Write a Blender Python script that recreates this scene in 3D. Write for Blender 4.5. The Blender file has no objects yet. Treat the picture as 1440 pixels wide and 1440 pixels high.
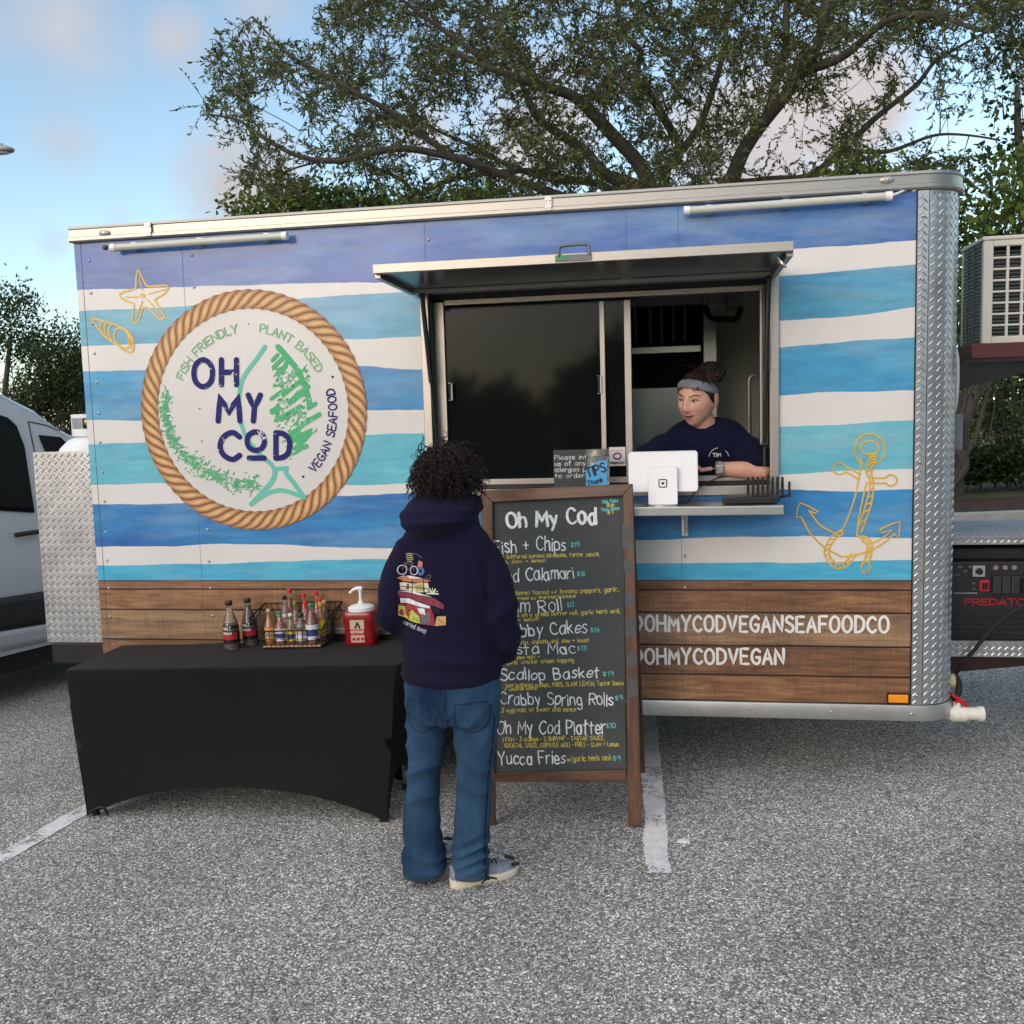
import bpy, bmesh, math, random
import numpy as np
from mathutils import Matrix, Vector, noise
from mathutils.bvhtree import BVHTree
random.seed(7); np.random.seed(7)
C = bpy.context.scene.collection
R = math.radians
sc = bpy.context.scene
# ------------------------------------------------------------------ frames
# The trailer is parked slightly nose down: TM takes its own frame (x along the
# serving wall, y into the trailer, z up) to the level world.
TM = Matrix.Translation((2.1, 0, 0)) @ Matrix.Rotation(R(1.7), 4, 'Y') @ Matrix.Translation((-2.1, 0, 0))
TMi = TM.inverted()
I4 = Matrix.Identity(4)
# ------------------------------------------------------------------ camera
CP = Vector((2.8790, -4.3865, 1.7500)); YAW, PIT, ROL, FPX = -0.16296, -0.09923, -0.0282, 1331.0
_f = Vector((math.sin(YAW)*math.cos(PIT), math.cos(YAW)*math.cos(PIT), math.sin(PIT)))
_r0 = Vector((math.cos(YAW), -math.sin(YAW), 0)); _u0 = _r0.cross(_f)
_r = _r0*math.cos(ROL) + _u0*math.sin(ROL); _u = _u0*math.cos(ROL) - _r0*math.sin(ROL)
cam = bpy.data.objects.new('camera', bpy.data.cameras.new('camera')); C.objects.link(cam)
M3 = Matrix((_r, _u, -_f)).transposed().to_4x4(); M3.translation = CP
cam.matrix_world = TM @ M3
cam.data.sensor_width = 36; cam.data.lens = 36*FPX/1440; cam.data.clip_end = 2000; cam.data.clip_start = .05
sc.camera = cam
CW = TM @ CP; RW = TM.to_3x3()
def ray(px, py): return (_r*(px-720)/FPX + _u*(720-py)/FPX + _f)
def T(px, py, y=0.0):                 # survey: point of the trailer frame on plane y
    d = ray(px, py); return CP + d*((y-CP.y)/d.y)
def V(px, py, y=0.0):                 # survey: point of the world on the upright plane y
    d = RW @ ray(px, py); return CW + d*((y-CW.y)/d.y)
def G(px, py, z=0.0):                 # survey: point of the world at height z
    d = RW @ ray(px, py); return CW + d*((z-CW.z)/d.z)
# ------------------------------------------------------------------ light
SUN_EL, SUN_AZ = R(24), R(212)         # behind the photographer and to the left
w = bpy.data.worlds.new('World'); sc.world = w; w.use_nodes = True
nt = w.node_tree; N = nt.nodes; L = nt.links; N.clear()
def nn(t, **k):
    n = N.new(t)
    for a, b in k.items(): setattr(n, a, b)
    return n
out = nn('ShaderNodeOutputWorld'); bg = nn('ShaderNodeBackground'); bg.inputs[1].default_value = .15
sky = nn('ShaderNodeTexSky', sky_type='NISHITA', sun_disc=False, sun_elevation=SUN_EL, sun_rotation=SUN_AZ)
sky.air_density = 1.0; sky.dust_density = .6; sky.ozone_density = 1.0; sky.altitude = 0
tc = nn('ShaderNodeTexCoord')
nz = nn('ShaderNodeTexNoise'); nz.inputs['Scale'].default_value = 5.5; nz.inputs['Detail'].default_value = 6; nz.inputs['Roughness'].default_value = .55
mp = nn('ShaderNodeMapping'); mp.inputs['Scale'].default_value = (1, 1, 2.2)
L.new(tc.outputs['Generated'], mp.inputs[0]); L.new(mp.outputs[0], nz.inputs[0])
acc = None
def wm(op, a, b):
    m = nn('ShaderNodeMath', operation=op)
    for i, v in enumerate((a, b)):
        if v is None: continue
        if isinstance(v, (int, float)): m.inputs[i].default_value = v
        else: L.new(v, m.inputs[i])
    return m.outputs[0]
CLOUDS = [((338, 262), .085, 1.0), ((92, 198), .05, .5), ((90, 50), .10, .42), ((250, 60), .055, .5), ((370, 15), .07, .35), ((75, 342), .03, .45), ((165, 305), .03, .3),
          ((1040, 215), .13, 1.0), ((760, 175), .09, .9), ((1180, 150), .10, 1.0), ((600, 180), .06, .5)]
for (cx, cy), rad, amt in CLOUDS:
    d = (RW @ ray(cx, cy)).normalized()
    dp = nn('ShaderNodeVectorMath', operation='DISTANCE'); dp.inputs[1].default_value = d
    nv = nn('ShaderNodeVectorMath', operation='NORMALIZE'); L.new(tc.outputs['Generated'], nv.inputs[0]); L.new(nv.outputs[0], dp.inputs[0])
    q = wm('SUBTRACT', 1.0, wm('DIVIDE', dp.outputs['Value'], rad)); q = wm('MAXIMUM', q, 0.0); q = wm('MULTIPLY', q, amt)
    acc = q if acc is None else wm('MAXIMUM', acc, q)
mask = wm('MULTIPLY', acc, wm('MULTIPLY', nz.outputs[0], 2.0))
rampc = nn('ShaderNodeValToRGB'); rampc.color_ramp.elements[0].position = .12; rampc.color_ramp.elements[1].position = .62
L.new(mask, rampc.inputs[0])
cmix = nn('ShaderNodeMixRGB'); L.new(rampc.outputs[0], cmix.inputs[0])
tint = nn('ShaderNodeMixRGB', blend_type='MULTIPLY'); tint.inputs[0].default_value = 1; tint.inputs[2].default_value = (1.04, 1.05, .96, 1)
L.new(sky.outputs[0], tint.inputs[1]); L.new(tint.outputs[0], cmix.inputs[1])
ccol = nn('ShaderNodeMixRGB'); L.new(nz.outputs[0], ccol.inputs[0])
GLOWC = (60.0, 41.0, 33.0, 1)
BACKC = (8.3, 7.9, 7.6, 1)
CLOUDC = ((1.8, 2.0, 2.3, 1), (3.5, 3.05, 2.9, 1))
ccol.inputs[1].default_value, ccol.inputs[2].default_value = CLOUDC
L.new(ccol.outputs[0], cmix.inputs[2])
# unseen bright cloud bank, added high behind the photographer to light the ground
wd = Vector((math.sin(SUN_AZ)*.50, math.cos(SUN_AZ)*.50, .86)).normalized()
dt = nn('ShaderNodeVectorMath', operation='DOT_PRODUCT'); dt.inputs[1].default_value = wd; nv2 = nn('ShaderNodeVectorMath', operation='NORMALIZE'); L.new(tc.outputs['Generated'], nv2.inputs[0]); L.new(nv2.outputs[0], dt.inputs[0])
n3 = nn('ShaderNodeTexNoise'); n3.inputs['Scale'].default_value = 3.2; n3.inputs['Detail'].default_value = 5; L.new(mp.outputs[0], n3.inputs[0])
bk = nn('ShaderNodeMapRange'); bk.inputs[1].default_value = .45; bk.inputs[2].default_value = .9; L.new(dt.outputs['Value'], bk.inputs[0])
nr_ = nn('ShaderNodeMapRange'); nr_.inputs[1].default_value = .30; nr_.inputs[2].default_value = .62; L.new(n3.outputs[0], nr_.inputs[0])
bmix = nn('ShaderNodeMixRGB'); L.new(wm('MULTIPLY', bk.outputs[0], nr_.outputs[0]), bmix.inputs[0]); L.new(cmix.outputs[0], bmix.inputs[1]); bmix.inputs[2].default_value = BACKC
# low sunset glow to the left behind the photographer, above the far trees
ga = R(202); gt_ = Vector((math.cos(ga), -math.sin(ga), 0)); gd = Vector((math.sin(ga), math.cos(ga), 0))
def dotn(v):
    q = nn('ShaderNodeVectorMath', operation='DOT_PRODUCT'); q.inputs[1].default_value = v; L.new(nv2.outputs[0], q.inputs[0]); return q.outputs['Value']
ta = wm('DIVIDE', dotn(gt_), .24); tz_ = wm('DIVIDE', wm('SUBTRACT', dotn(Vector((0, 0, 1))), .19), .085)
ex = wm('POWER', 2.718, wm('MULTIPLY', wm('ADD', wm('MULTIPLY', ta, ta), wm('MULTIPLY', tz_, tz_)), -1.0))
ex = wm('MULTIPLY', wm('MULTIPLY', ex, wm('GREATER_THAN', dotn(gd), 0.0)), wm('ADD', wm('MULTIPLY', n3.outputs[0], 1.6), -.1))
gm = nn('ShaderNodeMixRGB', blend_type='ADD'); gm.inputs[0].default_value = 1; gc = nn('ShaderNodeMixRGB', blend_type='MULTIPLY'); gc.inputs[0].default_value = 1; gc.inputs[1].default_value = GLOWC; L.new(ex, gc.inputs[2])
L.new(bmix.outputs[0], gm.inputs[1]); L.new(gc.outputs[0], gm.inputs[2]); L.new(gm.outputs[0], bg.inputs[0]); L.new(bg.outputs[0], out.inputs[0])
sl = bpy.data.lights.new('sun', 'SUN'); sl.energy = .3; sl.angle = R(40); sl.color = (1, .86, .72)
so = bpy.data.objects.new('sun', sl); C.objects.link(so)
sd = Vector((math.sin(SUN_AZ)*math.cos(SUN_EL), math.cos(SUN_AZ)*math.cos(SUN_EL), math.sin(SUN_EL)))
so.rotation_euler = sd.to_track_quat('Z', 'Y').to_euler(); so.location = (0, -8, 9)
sc.view_settings.view_transform = 'Standard'; sc.view_settings.look = 'None'; sc.view_settings.gamma = 1
sc.view_settings.exposure = 0.70
# ------------------------------------------------------------------ materials
def hexc(r, g, b):                    # display value to linear
    f = lambda c: (c/255/12.92) if c/255 < .04045 else ((c/255+.055)/1.055)**2.4
    return (f(r), f(g), f(b), 1)
def M(name, col, rough=.6, metal=0., var=.12, vs=6., bump=0., bs=60., coat=0., spec=.5, stretch=(1, 1, 1), col2=None, trans=0., ior=1.45, rvar=0., sheen=0.):
    m = bpy.data.materials.new(name); m.use_nodes = True
    t = m.node_tree; b = t.nodes['Principled BSDF']
    c = tuple(col[:3])+(1,)
    b.inputs['Roughness'].default_value = rough; b.inputs['Metallic'].default_value = metal
    b.inputs['Specular IOR Level'].default_value = spec; b.inputs['IOR'].default_value = ior
    b.inputs['Coat Weight'].default_value = coat; b.inputs['Coat Roughness'].default_value = .06
    b.inputs['Transmission Weight'].default_value = trans
    if sheen: b.inputs['Sheen Weight'].default_value = sheen; b.inputs['Sheen Roughness'].default_value = .5
    co = t.nodes.new('ShaderNodeTexCoord'); mpn = t.nodes.new('ShaderNodeMapping'); mpn.inputs['Scale'].default_value = stretch
    t.links.new(co.outputs['Object'], mpn.inputs[0])
    if var or col2 or rvar:
        n = t.nodes.new('ShaderNodeTexNoise'); n.inputs['Scale'].default_value = vs; n.inputs['Detail'].default_value = 5; n.inputs['Roughness'].default_value = .6
        t.links.new(mpn.outputs[0], n.inputs[0])
        r = t.nodes.new('ShaderNodeValToRGB'); r.color_ramp.elements[0].position = .32; r.color_ramp.elements[1].position = .68
        if col2: r.color_ramp.elements[0].color = c; r.color_ramp.elements[1].color = tuple(col2[:3])+(1,)
        else:
            r.color_ramp.elements[0].color = tuple(v*(1-var) for v in c[:3])+(1,); r.color_ramp.elements[1].color = tuple(min(1, v*(1+var)) for v in c[:3])+(1,)
        t.links.new(n.outputs[0], r.inputs[0]); t.links.new(r.outputs[0], b.inputs['Base Color'])
        if rvar:
            mr = t.nodes.new('ShaderNodeMapRange'); mr.inputs[3].default_value = max(.02, rough-rvar); mr.inputs[4].default_value = rough+rvar
            t.links.new(n.outputs[0], mr.inputs[0]); t.links.new(mr.outputs[0], b.inputs['Roughness'])
    else: b.inputs['Base Color'].default_value = c
    if bump:
        n2 = t.nodes.new('ShaderNodeTexNoise'); n2.inputs['Scale'].default_value = bs; n2.inputs['Detail'].default_value = 4
        t.links.new(mpn.outputs[0], n2.inputs[0])
        bp = t.nodes.new('ShaderNodeBump'); bp.inputs['Strength'].default_value = bump; bp.inputs['Distance'].default_value = .01
        t.links.new(n2.outputs[0], bp.inputs['Height']); t.links.new(bp.outputs[0], b.inputs['Normal'])
    return m
ALU = M('brushed_aluminium', (.37, .35, .32), .40, .9, .06, 30, .05, 200, stretch=(.08, 1, 3), rvar=.07)
ALUD = M('dull_aluminium', (.50, .50, .49), .42, .85, .08, 14, .03, 90, rvar=.08)
TREAD = M('tread_plate', (.44, .45, .46), .36, .85, .12, 9, .04, 120, rvar=.08)
STEEL = M('stainless_steel', (.55, .56, .54), .3, .9, .06, 5, stretch=(1, 1, .2))
WHITEV = M('white_vinyl', (.66, .645, .625), .42, 0, .03, 5, coat=.24, spec=.18)
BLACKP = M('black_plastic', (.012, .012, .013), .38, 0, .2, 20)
RUBBER = M('black_rubber', (.010, .010, .010), .75, 0, .2, 20)
WHITEP = M('white_plastic', (.78, .78, .77), .35, 0, .03, 8)
SCREWM = M('screw_zinc', (.45, .45, .46), .35, .9, .1, 40)
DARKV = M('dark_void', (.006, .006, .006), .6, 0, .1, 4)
def vinyl(name, a, b2, rough=.30):
    m = M(name, a, rough, 0, .1, 2.2, coat=.30, spec=.2, col2=b2, stretch=(.55, 1, 2.2)); t = m.node_tree
    n = t.nodes.new('ShaderNodeTexNoise'); n.inputs['Scale'].default_value = 15; n.inputs['Detail'].default_value = 8
    mpn = t.nodes.new('ShaderNodeMapping'); mpn.inputs['Scale'].default_value = (.5, 1, 2.4); co = t.nodes.new('ShaderNodeTexCoord')
    t.links.new(co.outputs['Object'], mpn.inputs[0]); t.links.new(mpn.outputs[0], n.inputs[0])
    b = t.nodes['Principled BSDF']; src = b.inputs['Base Color'].links[0].from_socket
    mx = t.nodes.new('ShaderNodeMixRGB'); mx.blend_type = 'OVERLAY'; mx.inputs[0].default_value = .34
    t.links.new(n.outputs[0], mx.inputs[2]); t.links.new(src, mx.inputs[1])
    # paler washed-out blooms of the printed watercolour
    n4 = t.nodes.new('ShaderNodeTexNoise'); n4.inputs['Scale'].default_value = 3.1; n4.inputs['Detail'].default_value = 6; n4.inputs['Roughness'].default_value = .65; t.links.new(mpn.outputs[0], n4.inputs[0])
    rr = t.nodes.new('ShaderNodeMapRange'); rr.inputs[1].default_value = .48; rr.inputs[2].default_value = .74; rr.inputs[3].default_value = .06; rr.inputs[4].default_value = .42; t.links.new(n4.outputs[0], rr.inputs[0])
    wsh = t.nodes.new('ShaderNodeMixRGB'); wsh.inputs[2].default_value = (.36, .47, .52, 1); t.links.new(rr.outputs[0], wsh.inputs[0]); t.links.new(mx.outputs[0], wsh.inputs[1]); t.links.new(wsh.outputs[0], b.inputs['Base Color'])
    return m
# ------------------------------------------------------------------ mesh building
class MB:
    def __init__(s): s.v = []; s.f = []; s.m = []; s.k = 0; s.uv = None; s.rc = 0
    def add(s, vs, fs, k=None):
        o = len(s.v); s.v += [tuple(p) for p in vs]; s.f += [tuple(i+o for i in f) for f in fs]; s.m += [s.k if k is None else k]*len(fs)
    def box(s, a, b, k=None, M_=None):
        x0, y0, z0 = a; x1, y1, z1 = b
        vs = [(x0,y0,z0),(x1,y0,z0),(x1,y1,z0),(x0,y1,z0),(x0,y0,z1),(x1,y0,z1),(x1,y1,z1),(x0,y1,z1)]
        if M_: vs = [M_ @ Vector(p) for p in vs]
        s.add(vs, [(0,3,2,1),(4,5,6,7),(0,1,5,4),(1,2,6,5),(2,3,7,6),(3,0,4,7)], k)
    def hexa(s, vs, k=None): s.add(vs, [(0,3,2,1),(4,5,6,7),(0,1,5,4),(1,2,6,5),(2,3,7,6),(3,0,4,7)], k)
    def loft(s, rings, k=None, cap=True, closed=True):
        n = len(rings[0]); vs = [p for r in rings for p in r]; fs = []
        for i in range(len(rings)-1):
            for j in range(n if closed else n-1):
                j2 = (j+1) % n; fs.append((i*n+j, i*n+j2, (i+1)*n+j2, (i+1)*n+j))
        if cap and closed: fs.append(tuple(range(n-1, -1, -1))); fs.append(tuple((len(rings)-1)*n+j for j in range(n)))
        s.add(vs, fs, k)
    def tube(s, pts, r, n=8, k=None, cap=True):
        pts = [Vector(p) for p in pts]; m = len(pts)
        rs = r if hasattr(r, '__len__') else [r]*m
        rings = []; ref = None
        for i, p in enumerate(pts):
            d = (pts[min(i+1, m-1)]-pts[max(i-1, 0)])
            d = d.normalized() if d.length > 1e-9 else Vector((0, 0, 1))
            if ref is None: ref = d.orthogonal().normalized()
            ref = ref-d*ref.dot(d); ref = ref.normalized() if ref.length > 1e-6 else d.orthogonal().normalized()
            b = d.cross(ref)
            rings.append([p+(ref*math.cos(2*math.pi*j/n)+b*math.sin(2*math.pi*j/n))*rs[i] for j in range(n)])
        s.loft(rings, k, cap)
    def lathe(s, prof, c=(0, 0, 0), n=20, k=None, ax='z', sx=1, sy=1):
        rings = []
        for r, h in prof:
            rg = []
            for j in range(n):
                a = 2*math.pi*j/n; x, y = r*math.cos(a)*sx, r*math.sin(a)*sy
                p = (x, y, h) if ax == 'z' else ((h, x, y) if ax == 'x' else (y, h, x))
                rg.append((p[0]+c[0], p[1]+c[1], p[2]+c[2]))
            rings.append(rg)
        s.loft(rings, k)
    def prism(s, pts, d, k=None):      # closed outline swept by vector d
        n = len(pts); d = Vector(d); vs = [Vector(p) for p in pts]+[Vector(p)+d for p in pts]
        s.add(vs, [tuple(range(n-1, -1, -1)), tuple(range(n, 2*n))]+[(j, (j+1) % n, n+(j+1) % n, n+j) for j in range(n)], k)
    def ribbon(s, pl, w, at, th=.0015, k=None, closed=False):
        # flat stroke with round ends on a surface; pl in (u,v), at(u,v,h) -> 3D
        if len(pl) > 3 and not closed and abs(pl[0][0]-pl[-1][0])+abs(pl[0][1]-pl[-1][1]) < 1e-9: pl = list(pl)[:-1]; closed = True
        s.rc += 1; th = th+.00006*(s.rc % 24)
        P = [np.array(p, float) for p in pl]
        Q = [P[0]]
        for p in P[1:]:
            if np.hypot(*(p-Q[-1])) > w*.08: Q.append(p)
        if len(Q) == 1: Q.append(Q[0]+np.array([w*.05, 0]))
        P = Q; n = len(P); ws = w if hasattr(w, '__len__') else [w]*n
        Lf, Rt = [], []
        for i in range(n):
            a = P[i-1] if (i > 0 or closed) else P[0]; b = P[(i+1) % n] if (i < n-1 or closed) else P[-1]
            d = b-a; l = np.hypot(*d); d = d/l if l > 1e-9 else np.array([1., 0]); nrm = np.array([-d[1], d[0]])
            Lf.append(P[i]+nrm*ws[i]/2); Rt.append(P[i]-nrm*ws[i]/2)
        def cap(c, d, wd): 
            a0 = math.atan2(d[1], d[0]); return [c+np.array([math.cos(a0+t), math.sin(a0+t)])*wd/2 for t in (-1.05, -.52, 0, .52, 1.05)]
        top = []; fs = []
        if not closed:
            d1 = P[-1]-P[-2]; d0 = P[0]-P[1]
            for p, q in zip(Lf, Rt): top += [p, q]
            nb = 2*n; e1 = cap(P[-1], d1, ws[-1]); e0 = cap(P[0], d0, ws[0]); top += e1+e0
            fs = [(2*i, 2*i+1, 2*i+3, 2*i+2) for i in range(n-1)]
            fs.append((2*n-2, 2*n-1, nb, nb+1, nb+2, nb+3, nb+4)); fs.append((1, 0, nb+5, nb+6, nb+7, nb+8, nb+9))
            edge = [2*i+1 for i in range(n)]+[nb+j for j in range(5)]+[2*i for i in range(n-1, -1, -1)]+[nb+5+j for j in range(5)]
        else:
            for p, q in zip(Lf, Rt): top += [p, q]
            fs = [(2*i, 2*i+1, (2*i+3) % (2*n), (2*i+2) % (2*n)) for i in range(n)]; edge = None
        vs = [at(p[0], p[1], th) for p in top]; nv = len(vs)
        if edge:
            vs += [at(top[i][0], top[i][1], 0) for i in edge]; m = len(edge)
            fs += [(edge[(j+1) % m], edge[j], nv+j, nv+(j+1) % m) for j in range(m)]
        s.add(vs, fs, k)
    def build(s, name, mats, parent=None, base=None, smooth=False, bevel=0, seg=2, kind=None, sharp=None):
        me = bpy.data.meshes.new(name)
        bs = Vector(base) if base is not None else (Vector(parent['_b']) if parent is not None and '_b' in parent else Vector((0, 0, 0)))
        me.from_pydata([(p[0]-bs.x, p[1]-bs.y, p[2]-bs.z) for p in s.v], [], s.f)
        for m_ in (mats if isinstance(mats, (list, tuple)) else [mats]): me.materials.append(m_)
        if any(s.m): me.polygons.foreach_set('material_index', s.m)
        bm = bmesh.new(); bm.from_mesh(me); bmesh.ops.recalc_face_normals(bm, faces=bm.faces); bm.to_mesh(me); bm.free()
        if smooth: me.polygons.foreach_set('use_smooth', [True]*len(me.polygons)); me.set_sharp_from_angle(angle=R(sharp or 40))
        o = bpy.data.objects.new(name, me); C.objects.link(o)
        if parent is not None: o.parent = parent; o.location = (0, 0, 0)
        if parent is not None and '_b' in parent: o['_b'] = tuple(parent['_b'])
        if bevel:
            b = o.modifiers.new('bevel', 'BEVEL'); b.width = bevel; b.segments = seg; b.limit_method = 'ANGLE'; b.angle_limit = R(40)
        if kind: o['kind'] = kind
        return o
def thing(name, label, cat, base=(0, 0, 0), frame=I4, group=None):
    o = bpy.data.objects.new(name, None); C.objects.link(o); o.empty_display_size = .1
    o.matrix_world = frame @ Matrix.Translation(base); o['_b'] = tuple(base)
    tag(o, label, cat, group); return o
def tag(o, label, cat, group=None):
    o['label'] = label; o['category'] = cat
    if group: o['group'] = group
def single(mb, name, label, cat, mats, base, frame=I4, group=None, **k):
    o = mb.build(name, mats, None, base, **k); o.matrix_world = frame @ Matrix.Translation(base); tag(o, label, cat, group); return o
def cr(pts, n=6, closed=False):        # Catmull-Rom through points (any dimension)
    P = [np.array(p, float) for p in pts]; m = len(P); o = []
    for i in range(m if closed else m-1):
        a, b, c, d = (P[(i-1) % m], P[i], P[(i+1) % m], P[(i+2) % m]) if closed else (P[max(i-1, 0)], P[i], P[i+1], P[min(i+2, m-1)])
        for t in np.linspace(0, 1, n, endpoint=False):
            o.append(.5*((2*b)+(-a+c)*t+(2*a-5*b+4*c-d)*t*t+(-a+3*b-3*c+d)*t**3))
    if not closed: o.append(P[-1])
    return o
# ------------------------------------------------------------------ hand lettering (strokes)
GL = {
'A':'0,0 2,6 4,0;.7,2 3.3,2','B':'0,0 0,6;~0,6 2.4,5.9 3.1,4.6 2.3,3.3 0,3.2;~0,3.2 2.7,3 3.6,1.6 2.6,.1 0,0','C':'~3.8,5 2.4,6 .7,5 0,3 .7,1 2.4,0 3.8,.9',
'D':'0,0 0,6;~0,6 2,5.8 3.6,4.6 3.9,3 3.5,1.3 2,.2 0,0','E':'3.4,6 0,6 0,0 3.4,0;0,3.1 2.8,3.1','F':'3.4,6 0,6 0,0;0,3.1 2.8,3.1',
'G':'~3.8,5 2.4,6 .7,5 0,3 .7,1 2.4,0 3.6,.8 3.8,2.6;3.8,2.7 2.2,2.7','H':'0,0 0,6;4,0 4,6;0,3 4,3','I':'.3,0 .3,6','J':'~3,6 3,1.6 2,0 .6,.3 0,1.5',
'K':'0,0 0,6;3.6,6 0,2.6;1.2,3.6 3.8,0','L':'0,6 0,0 3.2,0','M':'0,0 .4,6 2.4,1.8 4.4,6 4.8,0','N':'0,0 0,6 4,0 4,6','O':'@2.1,6 .5,5 0,3 .5,1 2.1,0 3.7,1 4.2,3 3.7,5',
'P':'0,0 0,6;~0,6 2.6,5.8 3.5,4.4 2.6,3 0,2.8','Q':'@2.1,6 .5,5 0,3 .5,1 2.1,0 3.7,1 4.2,3 3.7,5;2.6,1.6 4.2,-.4','R':'0,0 0,6;~0,6 2.6,5.8 3.5,4.4 2.6,3.1 0,2.9;1.4,2.9 3.6,0',
'S':'~3.4,5.2 2,6 .5,5.3 .4,4 1.8,3.2 3.3,2.3 3.4,.9 2,0 .1,.7','T':'0,6 4,6;2,6 2,0','U':'~0,6 0,2 .8,.3 2,0 3.2,.3 4,2 4,6','V':'0,6 2,0 4,6','W':'0,6 1.4,0 2.7,5 4,0 5.4,6',
'X':'0,0 4,6;0,6 4,0','Y':'0,6 2,2.8 4,6;2,2.8 1.7,0','Z':'0,6 3.6,6 0,0 3.8,0',
'a':'@2.9,2 2.3,3.7 1,3.8 0,2 .9,.1 2.3,.3;2.9,4 3.1,0','b':'0,6 0,0;~0,3 1.3,4 2.7,3.4 3,2 2.4,.4 1,0 0,.8','c':'~2.8,3.4 1.4,4 .2,3 .1,1.2 1.2,0 2.8,.6',
'd':'@2.8,2 2.2,3.7 1,3.8 0,2 .8,.1 2.2,.3;2.9,6 2.9,0','e':'~0,2 2.8,2.1 2.4,3.7 1.1,4 0,2.4 .3,.6 1.5,0 2.8,.7','f':'~2.4,5.5 1.5,6 .9,5 .9,0;0,3.8 2,3.8',
'g':'@2.8,2.2 2.2,3.8 1,3.8 0,2.1 .9,.3 2.3,.5;~2.9,4 2.9,-1 1.6,-2 .2,-1.4','h':'0,6 0,0;~0,2.6 1.3,4 2.5,3.4 2.7,0','i':'.2,4 .2,0;.2,5.4 .25,5.5','j':'~1,4 1,-1 0,-2;1,5.4 1,5.5',
'k':'0,6 0,0;2.4,4 0,1.6;.9,2.4 2.6,0','l':'.2,6 .2,0','m':'0,4 0,0;~0,2.8 1,4 1.9,3.4 2,0;~2,2.8 3,4 3.9,3.4 4,0','n':'0,4 0,0;~0,2.6 1.3,4 2.5,3.4 2.7,0',
'o':'@1.5,4 .3,3.2 0,2 .3,.8 1.5,0 2.7,.8 3,2 2.7,3.2','p':'0,4 0,-2;~0,3 1.3,4 2.7,3.4 3,2 2.4,.4 1,0 0,.8','q':'@2.8,2 2.2,3.7 1,3.8 0,2 .8,.1 2.2,.3;2.9,4 2.9,-2',
'r':'0,4 0,0;~0,2.4 1,3.8 2.2,3.8','s':'~2.4,3.5 1.2,4 .3,3.1 1.2,2.2 2.4,1.2 1.5,0 0,.5','t':'1,5.6 1,0;0,3.8 2.4,4','u':'~0,4 .1,1 1.2,0 2.5,1 2.7,4;2.7,4 2.8,0','v':'0,4 1.4,0 2.8,4',
'w':'0,4 1,0 2,3.4 3,0 4,4','x':'0,0 2.6,4;0,4 2.6,0','y':'0,4 1.4,.6;2.8,4 .8,-2','z':'0,4 2.6,4 0,0 2.8,0',
'0':'@1.8,6 .4,5 0,3 .4,1 1.8,0 3.2,1 3.6,3 3.2,5','1':'.6,5 1.3,6 1.3,0','2':'~0,4.8 1.4,6 2.9,4.8 2.3,3 0,0;0,0 3.2,0','3':'~0,5.4 1.6,6 2.8,4.7 1.2,3.2;~1.2,3.2 3,2.2 2.6,.4 1,0 0,.6',
'4':'2.4,0 2.4,6 0,2 3.4,2','5':'3,6 .4,6 .2,3.4;~.2,3.4 2.2,3.6 3,1.8 1.8,0 0,.5','6':'~2.6,6 .6,3.6 0,1.6 1.4,0 2.9,1.4 2,3 .3,2.2','7':'0,6 3.2,6 1.2,0','8':'@1.6,3.2 .3,4.6 1.6,6 2.9,4.6;@1.6,3.2 0,1.5 1.6,0 3.2,1.5','9':'@2.8,4.4 1.4,6 .1,4.4 1.4,3;2.8,4.6 2.2,0',
'$':'~3,4.6 1.6,5.2 .4,4.2 1.6,3 2.9,1.9 1.6,.8 .1,1.4;1.6,6 1.6,0','+':'0,3 3,3;1.5,4.5 1.5,1.5','-':'0,2.6 2,2.6',',':'.5,.3 0,-1','.':'.2,0 .3,.1','/':'0,-.5 2.4,6','*':'.2,3 .3,3.1',
'@':'~3.2,2 2.6,3.9 1.5,3.6 1.2,2.2 2,1.6 3,2.6 3.3,4;~3.2,2 4.4,1.6 5,3 4.2,5.2 2.4,6 .6,5 0,2.8 .8,.8 2.6,0 4,.5','&':'3.5,0 .6,4.8 1.4,6 2.3,5 .2,2 .4,.4 1.6,0 3.4,2.6',"'":'.2,6 .1,4.8'}
_gc = {}
def glyph(ch):
    if ch in _gc: return _gc[ch]
    st = []; w_ = 0
    for s in GL.get(ch, '').split(';'):
        if not s: continue
        cl = s[0] == '@'; sm = s[0] in '@~'; pts = [tuple(float(c) for c in q.split(',')) for q in s.lstrip('@~').split()]
        w_ = max(w_, max(p[0] for p in pts)); pl = cr(pts, 5, cl) if sm else [np.array(p) for p in pts]
        if not sm:
            o = []
            for a, b in zip(pl[:-1], pl[1:]): o += [a+(b-a)*t for t in (0, .5)]
            pl = o+[pl[-1]]
        if cl: pl = pl+[pl[0]]
        st.append(pl)
    _gc[ch] = (st, w_ if st else 2.0); return _gc[ch]
def textw(t, gap=1.3): return sum(glyph(c)[1]+gap for c in t)-gap
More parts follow.
